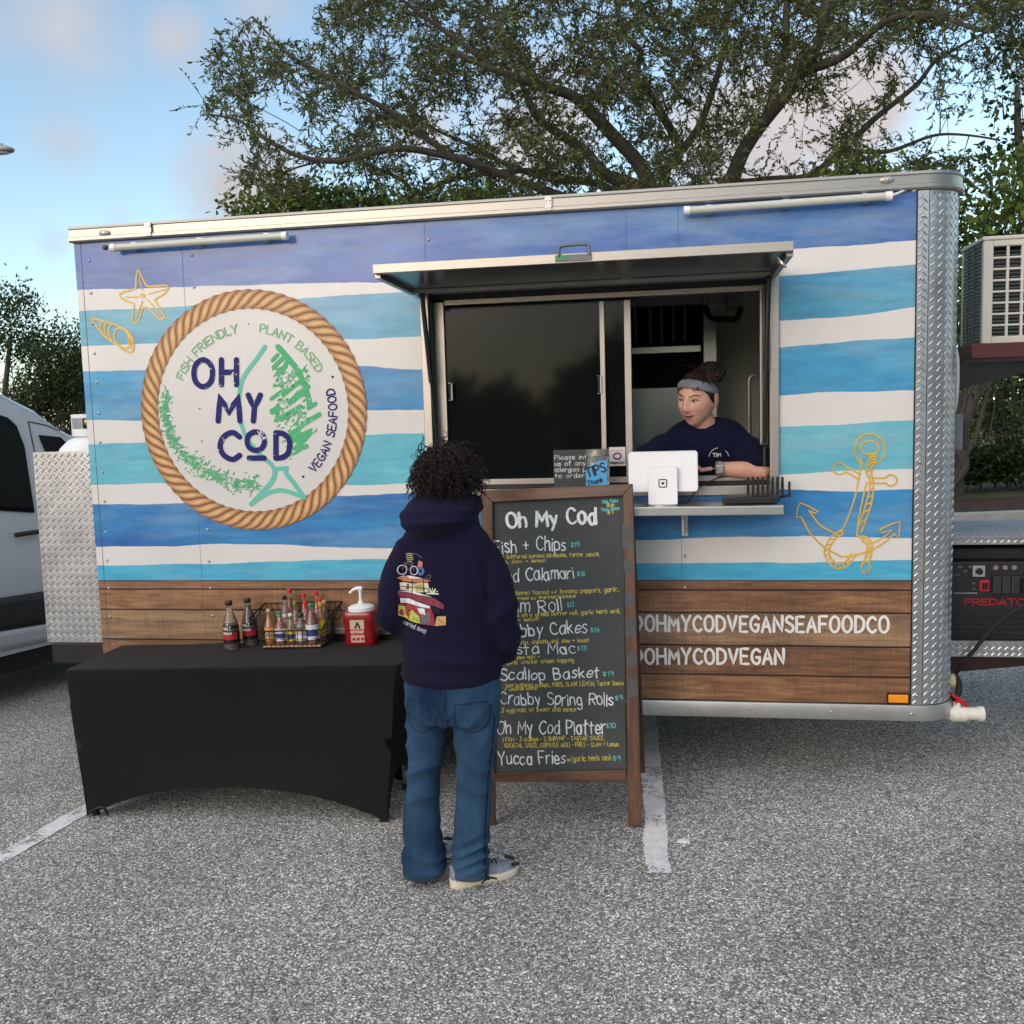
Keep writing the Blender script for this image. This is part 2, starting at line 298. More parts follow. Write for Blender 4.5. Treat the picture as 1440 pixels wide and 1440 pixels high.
def write(mb, t, a, b, h, sw, at, k=None, jit=.0, th=.0015, gap=1.3, seed=0, slant=0.):
    rg = random.Random(seed+len(t)); a = np.array(a, float); b = np.array(b, float); d = b-a; Lx = np.hypot(*d); d = d/Lx; up = np.array([-d[1], d[0]])
    sx = Lx/textw(t, gap); sy = h/6; x = 0
    for ch in t:
        st, w_ = glyph(ch); j1, j2, j3 = rg.uniform(-jit, jit), rg.uniform(-jit, jit), rg.uniform(-jit, jit)
        for pl in st:
            ph_ = rg.uniform(0, 6); q = [a+d*((x+(p[0]+(p[1]*(slant+j3*.22)))*(1+j1*.12)+jit*.35*math.sin(p[1]*.9+ph_))*sx)+up*((p[1]*(1+j2*.28)+j1*1.0+jit*.3*math.sin(p[0]*1.1+ph_))*sy) for p in pl]
            mb.ribbon(q, sw if jit < .2 else sw*rg.uniform(.72, 1.22), at, th, k)
        x += w_+gap
def arctext(mb, t, c, r, a0, a1, h, sw, at, k=None, inward=False):
    # a0 -> a1 in radians; letters stand outward, or inward when read anticlockwise
    tw = textw(t); x = 0
    for ch in t:
        st, w_ = glyph(ch)
        for pl in st:
            q = []
            for p in pl:
                a = a0+(a1-a0)*(x+p[0])/tw; rr = r+(-1 if inward else 1)*(p[1]/6-.5)*h
                q.append((c[0]+rr*math.cos(a), c[1]+rr*math.sin(a)))
            mb.ribbon(q, sw, at, .0015, k)
        x += w_+1.3
def remesh(mb, voxel, smooth=4, fac=.5):
    me = bpy.data.meshes.new('tmp'); me.from_pydata([tuple(p) for p in mb.v], [], mb.f)
    bm = bmesh.new(); bm.from_mesh(me); bmesh.ops.recalc_face_normals(bm, faces=bm.faces); bm.to_mesh(me); bm.free()
    o = bpy.data.objects.new('tmp', me); C.objects.link(o)
    md = o.modifiers.new('r', 'REMESH'); md.mode = 'VOXEL'; md.voxel_size = voxel
    ms = o.modifiers.new('s', 'SMOOTH'); ms.iterations = smooth; ms.factor = fac
    dg = bpy.context.evaluated_depsgraph_get(); dg.update(); ev = o.evaluated_get(dg)
    res = bpy.data.meshes.new_from_object(ev)
    bpy.data.objects.remove(o); bpy.data.meshes.remove(me); return res
def ring(c, rx, ry, n=24, rot=0., tilt=None, pw=2.0):
    o = []
    for j in range(n):
        a = 2*math.pi*j/n; ca, sa = math.cos(a), math.sin(a)
        x = rx*math.copysign(abs(ca)**(2/pw), ca); y = ry*math.copysign(abs(sa)**(2/pw), sa); z = 0
        x, y = x*math.cos(rot)-y*math.sin(rot), x*math.sin(rot)+y*math.cos(rot)
        p = Vector((x, y, z))
        if tilt is not None: p = tilt @ p
        o.append(Vector(c)+p)
    return o
def mesh_obj(me, name, mats, parent, smooth=True):
    me.name = name; me.materials.clear()
    for m_ in (mats if isinstance(mats, (list, tuple)) else [mats]): me.materials.append(m_)
    if smooth: me.polygons.foreach_set('use_smooth', [True]*len(me.polygons))
    o = bpy.data.objects.new(name, me); C.objects.link(o); o.parent = parent
    b = Vector(parent['_b']); me.transform(Matrix.Translation(-b)); o['_b'] = tuple(b)
    return o
def displace(me, fn):
    n = len(me.vertices); co = np.empty(n*3); nr = np.empty(n*3); me.vertices.foreach_get('co', co); me.vertices.foreach_get('normal', nr)
    co = co.reshape(-1, 3); nr = nr.reshape(-1, 3); d = np.array([fn(p) for p in co]); co += nr*d[:, None]
    me.vertices.foreach_set('co', co.ravel()); me.update()
# ================================================================== SETTING
def asphalt():
    m = bpy.data.materials.new('chip_seal_asphalt'); m.use_nodes = True; t = m.node_tree; b = t.nodes['Principled BSDF']; ln = t.links.new
    co = t.nodes.new('ShaderNodeTexCoord')
    nw = t.nodes.new('ShaderNodeTexNoise'); nw.inputs['Scale'].default_value = 70; nw.inputs['Detail'].default_value = 2; ln(co.outputs['Object'], nw.inputs[0])
    ad = t.nodes.new('ShaderNodeMixRGB'); ad.blend_type = 'LINEAR_LIGHT'; ad.inputs[0].default_value = .008; ln(co.outputs['Object'], ad.inputs[1]); ln(nw.outputs[1], ad.inputs[2])
    cols = []
    for sc_, lo in ((128, 0), (215, 1)):
        v = t.nodes.new('ShaderNodeTexVoronoi'); v.inputs['Scale'].default_value = sc_; ln(ad.outputs[0], v.inputs[0])
        sp = t.nodes.new('ShaderNodeSeparateColor'); ln(v.outputs['Color'], sp.inputs[0])
        r = t.nodes.new('ShaderNodeValToRGB'); e = r.color_ramp.elements
        e[0].position = 0; e[0].color = (.050, .049, .047, 1); e[1].position = 1; e[1].color = (.46, .455, .44, 1)
        for p, c in ((.24, .085), (.48, .15), (.70, .23), (.88, .36)):
            q = e.new(p); q.color = (c, c*.985, c*.95, 1)
        ln(sp.outputs[0], r.inputs[0])
        gp = t.nodes.new('ShaderNodeMapRange'); gp.inputs[1].default_value = .30; gp.inputs[2].default_value = .62; gp.inputs[3].default_value = 1; gp.inputs[4].default_value = .26
        ln(v.outputs['Distance'], gp.inputs[0])
        mu = t.nodes.new('ShaderNodeMixRGB'); mu.blend_type = 'MULTIPLY'; mu.inputs[0].default_value = 1; ln(r.outputs[0], mu.inputs[1]); ln(gp.outputs[0], mu.inputs[2])
        cols.append((mu, v))
    mx = t.nodes.new('ShaderNodeMixRGB'); mx.inputs[0].default_value = .30; ln(cols[0][0].outputs[0], mx.inputs[1]); ln(cols[1][0].outputs[0], mx.inputs[2])
    big = t.nodes.new('ShaderNodeTexNoise'); big.inputs['Scale'].default_value = .9; big.inputs['Detail'].default_value = 6; ln(co.outputs['Object'], big.inputs[0])
    mr = t.nodes.new('ShaderNodeMapRange'); mr.inputs[1].default_value = .3; mr.inputs[2].default_value = .7; mr.inputs[3].default_value = .74; mr.inputs[4].default_value = 1.20; ln(big.outputs[0], mr.inputs[0])
    m2 = t.nodes.new('ShaderNodeMixRGB'); m2.blend_type = 'MULTIPLY'; m2.inputs[0].default_value = 1; ln(mx.outputs[0], m2.inputs[1]); ln(mr.outputs[0], m2.inputs[2])
    hu = t.nodes.new('ShaderNodeMixRGB'); hu.blend_type = 'MULTIPLY'; hu.inputs[0].default_value = 1; hu.inputs[2].default_value = GROUNDTINT; ln(m2.outputs[0], hu.inputs[1])
    ln(hu.outputs[0], b.inputs['Base Color']); b.inputs['Roughness'].default_value = .72; b.inputs['Specular IOR Level'].default_value = .35
    iv = t.nodes.new('ShaderNodeMath'); iv.operation = 'SUBTRACT'; iv.inputs[0].default_value = 1; ln(cols[0][1].outputs['Distance'], iv.inputs[1])
    bp = t.nodes.new('ShaderNodeBump'); bp.inputs['Strength'].default_value = .8; bp.inputs['Distance'].default_value = .006; ln(iv.outputs[0], bp.inputs['Height']); ln(bp.outputs[0], b.inputs['Normal'])
    return m
GROUNDTINT = (3.4, 3.38, 3.33, 1)
ASPH = asphalt()
g = MB(); g.add([(-300, -300, 0), (300, -300, 0), (300, 300, 0), (-300, 300, 0)], [(0, 1, 2, 3)]); g.build('parking_lot', ASPH, kind='structure')
# worn white bay lines: paint broken up along its edges
def paintmat():
    m = M('worn_road_paint', (.74, .74, .75), .7, 0, .12, 30, .3, 160); t = m.node_tree; b = t.nodes['Principled BSDF']
    co = t.nodes.new('ShaderNodeTexCoord'); n = t.nodes.new('ShaderNodeTexNoise'); n.inputs['Scale'].default_value = 95; n.inputs['Detail'].default_value = 3; t.links.new(co.outputs['Object'], n.inputs[0])
    n2 = t.nodes.new('ShaderNodeTexNoise'); n2.inputs['Scale'].default_value = 7; t.links.new(co.outputs['Object'], n2.inputs[0])
    ad = t.nodes.new('ShaderNodeMath'); ad.operation = 'ADD'; t.links.new(n.outputs[0], ad.inputs[0]); t.links.new(n2.outputs[0], ad.inputs[1])
    gt = t.nodes.new('ShaderNodeMath'); gt.operation = 'GREATER_THAN'; gt.inputs[1].default_value = .86; t.links.new(ad.outputs[0], gt.inputs[0]); t.links.new(gt.outputs[0], b.inputs['Alpha'])
    return m
PAINT = paintmat()
def bay_line(a, b, w0=.1):
    a, b = Vector(a), Vector(b); d = (b-a).normalized(); n = Vector((-d.y, d.x, 0)); mb = MB(); k = 160; vs = []
    for i in range(k+1):
        p = a+(b-a)*i/k
        for s in (-1, 1):
            vs.append(p+n*s*(w0/2+.007*(random.random()-.5)+.012*noise.noise(p*4+Vector((s*9, 0, 0))))+Vector((0, 0, .004)))
    mb.add(vs, [(2*i, 2*i+1, 2*i+3, 2*i+2) for i in range(k)]); mb.build('parking_line', PAINT, kind='structure')
p0, p1 = G(-10, 1215), G(119, 1139); bay_line(p0+(p0-p1)*4, p1+(p1-p0)*4, .10)
p0, p1 = G(926, 1229), G(915, 1060); bay_line(p0, p1+(p1-p0)*1.6, .095)
GRASS = M('verge_grass', (.040, .052, .018), .9, 0, .35, 3, .6, 30, col2=(.075, .06, .03))
MULCH = M('bark_mulch', (.060, .032, .020), .95, 0, .5, 9, 1.0, 22, col2=(.022, .013, .009))
yv = 9.5
g = MB(); g.box((-200, yv, -.05), (200, yv+2.0, .10)); g.build('mulch_bed', MULCH, kind='structure')
g = MB(); g.box((-200, yv+2.0, -.05), (200, 200, .11)); g.build('grass_verge', GRASS, kind='structure')
KERB = M('concrete_kerb', (.36, .35, .33), .85, 0, .15, 5, .3, 60)
g = MB(); g.box((-200, yv-.16, -.05), (200, yv, .13)); g.build('kerb', KERB, bevel=.02, kind='structure')
LIT = M('paper_scrap', (.75, .76, .76), .7, 0, .05, 20)
q = G(961, 1184); mb = MB(); mb.prism([q+Vector(v) for v in ((-.022, -.012, .001), (.01, -.018, .001), (.026, -.004, .001), (.02, .014, .001), (-.012, .016, .001), (-.024, .004, .001))], (0, 0, .007))
single(mb, 'paper_scrap', 'small white paper scrap lying on the asphalt right of the worn bay line', 'litter', LIT, q, bevel=.002)
# ------------------------------------------------------------------ trees
def leafmat(name, a, b, tr=.25):
    m = M(name, a, .5, 0, .3, 1.1, col2=b, spec=.35); t = m.node_tree; p = t.nodes['Principled BSDF']
    g_ = t.nodes.new('ShaderNodeNewGeometry'); mx = t.nodes.new('ShaderNodeMixRGB'); mx.blend_type = 'MULTIPLY'; mx.inputs[0].default_value = 1
    mr = t.nodes.new('ShaderNodeMapRange'); mr.inputs[3].default_value = .55; mr.inputs[4].default_value = 1.5; t.links.new(g_.outputs['Random Per Island'], mr.inputs[0])
    s = p.inputs['Base Color'].links[0].from_socket; t.links.new(s, mx.inputs[1]); t.links.new(mr.outputs[0], mx.inputs[2]); t.links.new(mx.outputs[0], p.inputs['Base Color'])
    tl = t.nodes.new('ShaderNodeBsdfTranslucent'); t.links.new(mx.outputs[0], tl.inputs[0]); ms = t.nodes.new('ShaderNodeMixShader'); ms.inputs[0].default_value = tr
    o = t.nodes['Material Output']; t.links.new(p.outputs[0], ms.inputs[1]); t.links.new(tl.outputs[0], ms.inputs[2]); t.links.new(ms.outputs[0], o.inputs[0])
    return m
OAKL = leafmat('oak_leaf', (.050, .072, .019), (.105, .120, .036)); BUSHL = leafmat('shrub_leaf', (.045, .085, .014), (.11, .15, .028)); DARKL = leafmat('dark_leaf', (.020, .040, .012), (.045, .070, .018)); DRYL = leafmat('dry_thicket', (.085, .075, .035), (.05, .055, .02))
BARK = M('oak_bark', (.062, .052, .042), .9, 0, .3, 5, .8, 26, stretch=(1, 1, .35))
def leaves_mesh(name, P, D, Ln, Wd, mat, parent):
    # one pointed leaf (4 corners, folded) per row: P base, D direction, random roll
    n = len(P); rv = np.random.normal(size=(n, 3)); D = D/np.linalg.norm(D, axis=1)[:, None]
    S = np.cross(D, rv); S /= np.linalg.norm(S, axis=1)[:, None]; U = np.cross(S, D)
    Ln = Ln*np.random.uniform(.6, 1.3, n)[:, None]; Wd = Wd*np.random.uniform(.7, 1.25, n)[:, None]
    b_ = np.array(parent['_b']); P = P-b_
    a = P; b = P+D*Ln*.45+S*Wd/2+U*Wd*.18; c = P+D*Ln-U*Ln*.12; d = P+D*Ln*.45-S*Wd/2+U*Wd*.18
    co = np.stack([a, b, c, d], 1).reshape(-1, 3)
    me = bpy.data.meshes.new(name); me.vertices.add(4*n); me.vertices.foreach_set('co', co.ravel())
    me.loops.add(4*n); me.loops.foreach_set('vertex_index', np.arange(4*n)); me.polygons.add(n); me.polygons.foreach_set('loop_start', np.arange(n)*4)
    me.update(calc_edges=True); me.validate(); me.materials.append(mat)
    o = bpy.data.objects.new(name, me); C.objects.link(o); o.parent = parent; return o
def inpoly(x, y, poly):
    c = False; n = len(poly)
    for i in range(n):
        x1, y1 = poly[i]; x2, y2 = poly[i-1]
        if (y1 > y) != (y2 > y) and x < (x2-x1)*(y-y1)/(y2-y1)+x1: c = not c
    return c
# the big spreading oak behind the trailer: limbs surveyed, twigs grown towards leaf clumps
Y0 = 7.6
oak = thing('oak_tree', 'big spreading oak with dark forked limbs and fine leaves rising behind the trailer roof', 'tree', (V(930, 400, Y0).x, Y0, 0))
limbs = [
 ([(935, 420, 0), (932, 330, 0), (920, 275, 0)], .26, .20), ([(920, 275, 0), (870, 200, -.3), (815, 140, -.6), (757, 117, -.9), (690, 92, -1.2), (600, 60, -1.5)], .13, .03),
 ([(920, 275, 0), (845, 240, .5), (813, 210, .8), (763, 180, 1.0), (738, 140, 1.2), (722, 90, 1.3), (700, 10, 1.4)], .12, .03),
 ([(932, 300, 0), (990, 285, .2), (1025, 258, .1), (1045, 215, .0), (1077, 165, -.2), (1128, 98, -.5), (1150, 60, -.8), (1165, -20, -1.0)], .16, .06),
 ([(1077, 165, -.2), (1100, 90, .3), (1107, 40, .6), (1110, -30, .9)], .085, .05), ([(1128, 98, -.5), (1180, 80, -.9), (1235, 38, -1.2), (1300, 30, -1.6), (1380, 50, -2)], .075, .02),
 ([(1025, 258, .1), (1120, 255, .6), (1187, 210, .8), (1233, 160, 1.0), (1287, 117, 1.2), (1325, 78, 1.4), (1400, 40, 1.6)], .08, .02),
 ([(925, 290, 0), (940, 250, .4), (962, 210, .8), (995, 150, 1.2), (1012, 80, 1.5), (1020, 0, 1.8)], .10, .04), ([(962, 210, .8), (915, 140, .3), (893, 110, .1), (900, 70, -.1), (880, 40, -.2), (860, -20, -.4)], .08, .03),
 ([(925, 300, 0), (850, 262, 1.2), (763, 250, 1.8), (680, 215, 2.2), (623, 190, 2.4), (540, 165, 2.6)], .085, .02), ([(910, 300, 0), (760, 268, -.6), (640, 225, -1.2), (560, 205, -1.5), (480, 218, -1.8), (423, 217, -2.0), (367, 192, -2.1), (330, 170, -2.2), (285, 163, -2.3)], .075, .012),
 ([(640, 225, -1.2), (560, 165, -1.6), (500, 130, -1.9), (440, 95, -2.1), (390, 60, -2.2), (350, 30, -2.3)], .05, .010), ([(690, 92, -1.2), (610, 30, -1.6), (540, -20, -1.9)], .05, .015),
 ([(597, 300, .6), (580, 275, .5), (560, 250, .4), (500, 225, .2), (440, 235, 0), (380, 250, -.1)], .05, .012), ([(850, 262, 1.2), (720, 240, 1.0), (600, 268, .8), (597, 300, .6)], .05, .05), ([(1187, 210, .8), (1250, 215, .4), (1320, 190, .2), (1400, 200, 0)], .045, .012)]
tb = MB(); nodes = []; nr = []
for pl, r0, r1 in limbs:
    pts = [V(x, y, Y0+d) for x, y, d in pl]; pts = cr([tuple(p) for p in pts], 7)
    n = len(pts); wob = [np.array(noise.noise_vector(Vector(p)*1.1))*.10*min(1, i/4) for i, p in enumerate(pts)]
    pts = [p+w_ for p, w_ in zip(pts, wob)]; rs = [r0+(r1-r0)*i/(n-1) for i in range(n)]
    rs = [max(.012, r_*.74) for r_ in rs]; tb.tube(pts, rs, 9); nodes += pts; nr += rs
base0 = np.array(V(935, 420, Y0)); tb.tube([(base0[0]+.1, Y0, -.2), (base0[0]+.05, Y0, .5), tuple(base0*[1, 1, .5]+[0, 0, 0]), tuple(base0+np.array([0, 0, .1]))], [.46, .36, .30, .26], 12)
nodes = np.array(nodes); nr = np.array(nr)
crown = [(276, 160), (285, 110), (300, 75), (345, 20), (370, 55), (420, 60), (445, 85), (470, 20), (470, -60), (700, -80), (1000, -80), (1300, -80), (1470, -80), (1470, 90), (1400, 150), (1370, 190), (1350, 240), (1200, 262), (1000, 275), (700, 300), (480, 290), (330, 262), (360, 235), (300, 190)]
holes = [((395, 150), 40, .8), ((640, 170), 38, .75), ((720, 215), 30, .55), ((1110, 190), 66, .92), ((1200, 110), 48, .9), ((1060, 235), 36, .8), ((780, 60), 28, .5), ((1270, 75), 30, .8), ((860, 165), 26, .5), ((440, 210), 36, .7), ((1330, 150), 72, .88), ((1410, 190), 75, .9), ((1250, 190), 48, .8), ((1395, 70), 40, .7), ((560, 60), 34, .5), ((690, 130), 26, .6), ((1010, 120), 30, .5), ((950, 165), 26, .6), ((1140, 50), 26, .5)]
tg = []
while len(tg) < 2700:
    x, y = random.uniform(270, 1480), random.uniform(-80, 300)
    if not inpoly(x, y, crown): continue
    if any(math.hypot(x-c[0], y-c[1]) < r_ and random.random() < pr for c, r_, pr in holes): continue
    if noise.noise(Vector((x*.016, y*.022, 3.1))) < -.12 and random.random() < .74: continue
    if x < 470 and random.random() < .35: continue
    tg.append(tuple(V(x, y, Y0+random.gauss(0, 1.25)-(1.6 if x < 470 else 0))))
tg = np.array(tg); d0 = np.array([np.min(np.linalg.norm(nodes-t_, axis=1)) for t_ in tg]); tg = tg[np.argsort(d0)]
LP, LD = [], []
for t_ in tg:
    i = int(np.argmin(np.linalg.norm(nodes-t_, axis=1))); s_ = nodes[i]; v = t_-s_; dl = np.linalg.norm(v)
    if dl > 2.2: continue
    k = max(3, int(dl/.12)); mid = np.random.normal(0, .13*dl, 3)
    pts = [s_+v*u_+mid*(4*u_*(1-u_))*.55+np.array([0, 0, -.06*dl*math.sin(math.pi*u_)]) for u_ in np.linspace(0, 1, k+1)]
    ra = min(nr[i]*.6, .006+.014*dl); rs = [max(.0035, ra*(1-.7*u_)) for u_ in np.linspace(0, 1, k+1)]
    tb.tube(pts, rs, 4, cap=False); nodes = np.vstack([nodes, pts[1:]]); nr = np.concatenate([nr, rs[1:]])
    dirv = v/max(dl, 1e-6)
    for q_ in range(random.randint(2, 4)):      # leafy twigs at the end of each shoot
        sd_ = dirv*random.uniform(.3, 1)+np.random.normal(0, .55, 3); sd_ /= np.linalg.norm(sd_); ln_ = random.uniform(.14, .38); s0 = pts[-1-random.randint(0, min(2, k-1))]
        tb.tube([s0, s0+sd_*ln_*.5+np.array([0, 0, .01]), s0+sd_*ln_], [.0035, .003, .002], 3, cap=False)
        for u_ in np.linspace(.1, 1, random.randint(9, 17)):
            LP.append(s0+sd_*ln_*u_); LD.append(sd_*.75+np.random.normal(0, .6, 3))
tb.build('trunk', BARK, oak, smooth=True, sharp=60)
leaves_mesh('crown', np.array(LP), np.array(LD), .068, .023, OAKL, oak)
print('oak leaves', len(LP))
def shrub(name, label, cat, base, blobs, n, ln, wd, mat, group=None, trunk=None, stems=7, mincl=12):
    o = thing(name, label, cat, base, group=group); P, D = [], []; tm = MB(); b = Vector(base)
    for (c, r) in blobs:
        c = Vector(c); nb = int(n*(r[0]*r[2])/sum(x[1][0]*x[1][2] for x in blobs)); ncl = max(mincl, nb//34)
        for q_ in range(ncl):
            v = Vector(np.random.normal(size=3)).normalized()*(random.random()**.30); f = 1+.35*noise.noise(Vector(v)*2.2+c)
            cp = np.array(c)+np.array(v)*np.array(r)*f
            if cp[2] < .05: continue
            dv = np.array(v)*.7+np.array([0, 0, .45])+np.random.normal(0, .45, 3)
            if random.random() < .25: tm.tube([Vector(b.lerp(c, random.uniform(.5, 1)))+Vector(np.random.normal(0, .1, 3)), Vector(cp)], [.012, .004], 4, cap=False)
            for z_ in range(34): P.append(cp+np.random.normal(0, 1, 3)*ln*1.5); D.append(dv+np.random.normal(0, .75, 3))
    for pl, rr in (trunk or []): tm.tube(cr(pl, 6), np.linspace(rr[0], rr[1], (len(pl)-1)*6+1), 9)
    if not trunk:
        for q_ in range(stems): c = Vector(random.choice(blobs)[0]); tm.tube([b+Vector((random.uniform(-.3, .3), random.uniform(-.2, .2), -.05)), b.lerp(c, .5)+Vector((random.uniform(-.2, .2), 0, 0)), c], [.03, .022, .01], 6)
    tm.build('trunk', BARK, o, smooth=True); leaves_mesh('crown', np.array(P), np.array(D), ln, wd, mat, o); return o
def vb(px, py, y, rx, rz, ry=None): # blob centre by survey, radii in metres
    return (tuple(V(px, py, y)), (rx, ry or (rx+rz)/2, rz))
c = V(1290, 500, 5.6); shrub('broadleaf_shrub', 'tall bright green broad-leaved shrub behind the right end of the trailer', 'shrub', (c.x, 5.6, 0), [vb(1240, 300, 5.6, .75, .55), vb(1370, 330, 5.8, .95, .6), vb(1470, 300, 5.9, .7, .6), vb(1300, 430, 5.7, 1.1, .7), vb(1420, 430, 5.9, .7, .5)], 9500, .085, .046, BUSHL)
c = V(420, 500, 6.0); shrub('broadleaf_shrub', 'low bright green broad-leaved shrub peeping over the roof left of the window', 'shrub', (c.x, 6.0, 0), [vb(345, 300, 6.0, .16, .16), vb(400, 300, 6.0, .38, .14), vb(470, 292, 6.0, .40, .14), vb(540, 300, 6.1, .5, .12), vb(640, 300, 6.1, .55, .14)], 4200, .085, .046, BUSHL)
c = V(1410, 700, 12.5); shrub('leaning_tree', 'dark tree with a leaning trunk seen under the air conditioner shelf', 'tree', (c.x-.9, 11.8, .1), [vb(1440, 560, 13.0, 1.0, 1.0), vb(1400, 610, 13.5, .8, .5), vb(1480, 470, 13, 1.4, 1.0), vb(1390, 530, 14, .5, .6)], 5200, .10, .045, DARKL,
   trunk=[([tuple(V(1342, 745, 11.8)), tuple(V(1346, 640, 11.8)), tuple(V(1356, 590, 11.8)), tuple(V(1380, 540, 11.9)), tuple(V(1440, 480, 12))], (.13, .11)), ([tuple(V(1334, 690, 11.2)), tuple(V(1357, 655, 11.3)), tuple(V(1345, 625, 11.5)), tuple(V(1352, 590, 11.7))], (.075, .06))])
hg = thing('clipped_hedge', 'long dark clipped hedge on the verge behind the trailer and beyond the tow bar', 'hedge', (V(1400, 700, 13).x, 12.8, .1))
a = V(1330, 634, 12.5); b = V(1700, 634, 12.5); n = 46000; a.x -= 6.5; P = np.stack([np.random.uniform(a.x-3, b.x+2, n), 12.8+np.random.normal(0, .35, n).clip(-.6, .6), .24+(np.random.random(n)**.8)*(a.z-.27)], 1)
tm = MB(); 
for x in np.arange(a.x-3, b.x+2, .22): tm.tube([(x, 12.8, 0), (x+random.uniform(-.1, .1), 12.7, .5), (x+random.uniform(-.3, .3), 12.7, .9)], [.02, .015, .008], 5)
tm.build('stem', BARK, hg); leaves_mesh('crown', P, np.random.normal(size=(n, 3))+[0, -.3, .6], .10, .055, DARKL, hg)
shrub('roadside_tree', 'far thicket of pale leaves beyond the hedge under the shelf', 'tree', (V(1420, 600, 19).x, 19, .1), [vb(1400, 560, 19, 3.4, 2.2), vb(1470, 520, 20, 3.2, 2.6), vb(1370, 480, 20, 2.6, 2.4)], 6500, .17, .10, BUSHL)
c = V(1430, 200, 6.8); shrub('holly_tree', 'dark broad-leaved tree at the right edge of the photo above the shrub', 'tree', (c.x+.6, 6.8, 0), [vb(1425, 130, 6.8, .34, .30), vb(1440, 210, 6.8, .40, .34), vb(1405, 250, 6.9, .3, .2), vb(1350, 262, 6.9, .4, .16), vb(1450, 70, 6.8, .3, .25)], 700, .085, .05, DARKL, mincl=3, trunk=[([(c.x+.6, 6.8, -.1), (c.x+.5, 6.8, 2.0), tuple(V(1440, 250, 6.8)), tuple(V(1430, 120, 6.8))], (.12, .02))])
c = V(20, 560, 15); shrub('roadside_tree', 'loose dark tree standing far behind the white van at the left edge', 'tree', (c.x-.4, 15, 0), [vb(8, 425, 15, .55, .42), vb(35, 440, 15, .5, .32), vb(-30, 460, 15, .9, .5), vb(20, 490, 15, .75, .42), vb(50, 480, 15.2, .3, .2)], 2700, .11, .05, DARKL, trunk=[([(c.x-.4, 15, -.1), (c.x-.4, 15, 2), tuple(V(15, 470, 15))], (.12, .04))])
c = V(95, 560, 12); shrub('dark_bush', 'dark green conifer-like bush between the white van and the trailer', 'shrub', (c.x, 12, 0), [vb(95, 480, 12, .28, .32), vb(70, 510, 12, .45, .35), vb(112, 510, 12, .4, .35), vb(90, 540, 12, .6, .34), vb(60, 560, 12.2, .6, .4), vb(115, 575, 12.2, .5, .4)], 9000, .085, .036, DARKL)
c = V(80, 640, 13); shrub('dry_thicket', 'brownish dry thicket low behind the white van', 'shrub', (c.x, 13, 0), [vb(70, 575, 13, .8, .5), vb(120, 580, 13, .7, .6), vb(20, 570, 13.4, .8, .5), vb(90, 640, 13, 1.3, .7), vb(105, 540, 13.4, .7, .5)], 9000, .07, .03, DRYL)
for i, (px, py, y, rx, rz) in enumerate(((-150, 470, 18, 2.2, 1.6), (230, 560, 17, 2.4, 1.7))):
    c = V(px, 600, y); shrub('roadside_tree', ['rounded dark tree beyond the left edge of the photo behind the van', 'rounded dark tree behind the left end of the trailer'][i], 'tree', (c.x, y, 0), [vb(px, py, y, rx, rz)], 2600, .14, .07, DARKL, stems=3)
# ------------------------------------------------------------------ street lamp (head reaches into the frame at the left)
LAMPG = M('lamp_grey', (.33, .35, .34), .45, .3, .08, 10)
h = V(2, 211, 10); lp = thing('street_lamp', 'grey street lamp with a flat oval head at the left edge of the sky', 'street lamp', (h.x-1.9, 10, 0))
mb = MB(); mb.lathe([(0, -.055), (.14, -.05), (.21, -.03), (.225, -.005), (.20, .02), (.12, .055), (0, .065)], tuple(h), 20, sx=1.0, sy=.62); mb.build('lamp_head', LAMPG, lp, smooth=True)
mb = MB(); mb.tube([h+Vector((.0, 0, .05)), h+Vector((.0, 0, .10))], .035, 10); mb.build('photocell', LAMPG, lp, smooth=True)
mb = MB(); mb.lathe([(.0, -.062), (.13, -.058), (.13, -.05), (0, -.05)], tuple(h), 16, sx=1.0, sy=.6); mb.build('lens', M('lamp_lens', (.7, .7, .68), .3), lp, smooth=True)
mb = MB(); mb.tube(cr([h+Vector((-.15, 0, 0)), h+Vector((-.9, 0, .12)), h+Vector((-1.6, 0, .02)), h+Vector((-1.88, 0, -.3)), h+Vector((-1.9, 0, -.8))], 6), .035, 10); mb.build('arm', LAMPG, lp, smooth=True)
mb = MB(); mb.tube([(h.x-1.9, 10, 0), (h.x-1.9, 10, h.z-.5)], [.10, .06], 12); mb.build('pole', LAMPG, lp, smooth=True)

# trees across the car park behind the photographer: they shade the low sky and show in the glass
def far_belt():
    o = thing('tree_belt', 'dark belt of trees across the car park, seen only mirrored in the window glass', 'tree belt', (0, -20, 0)); P = []
    for az, dist, hgt, wid in ((95, 15, 6, 4), (115, 16, 6.5, 4), (132, 17, 5.5, 4), (150, 18, 6, 4), (166, 18, 5, 3.5), (181, 18, 3.6, 3.6), (194, 19, 2.6, 3.0), (206, 19, 2.4, 3.2), (219, 19, 3.0, 3.2), (232, 19, 5, 3.6), (247, 18, 6, 4), (264, 17, 6, 4)):
        c = Vector((2.5+math.sin(R(az))*dist, -2+math.cos(R(az))*dist, 0)); k = 1300
        v = np.random.normal(size=(k, 3)); v /= np.linalg.norm(v, axis=1)[:, None]; v *= np.random.random((k, 1))**.3
        P.append(np.array([c.x, c.y, hgt*.52])+v*np.array([wid*.62, wid*.5, hgt*.50]))
    P = np.concatenate(P); P = P[P[:, 2] > .1]; leaves_mesh('crown', P, np.random.normal(size=P.shape), .62, .42, DARKL, o); o['kind'] = 'stuff'
far_belt()
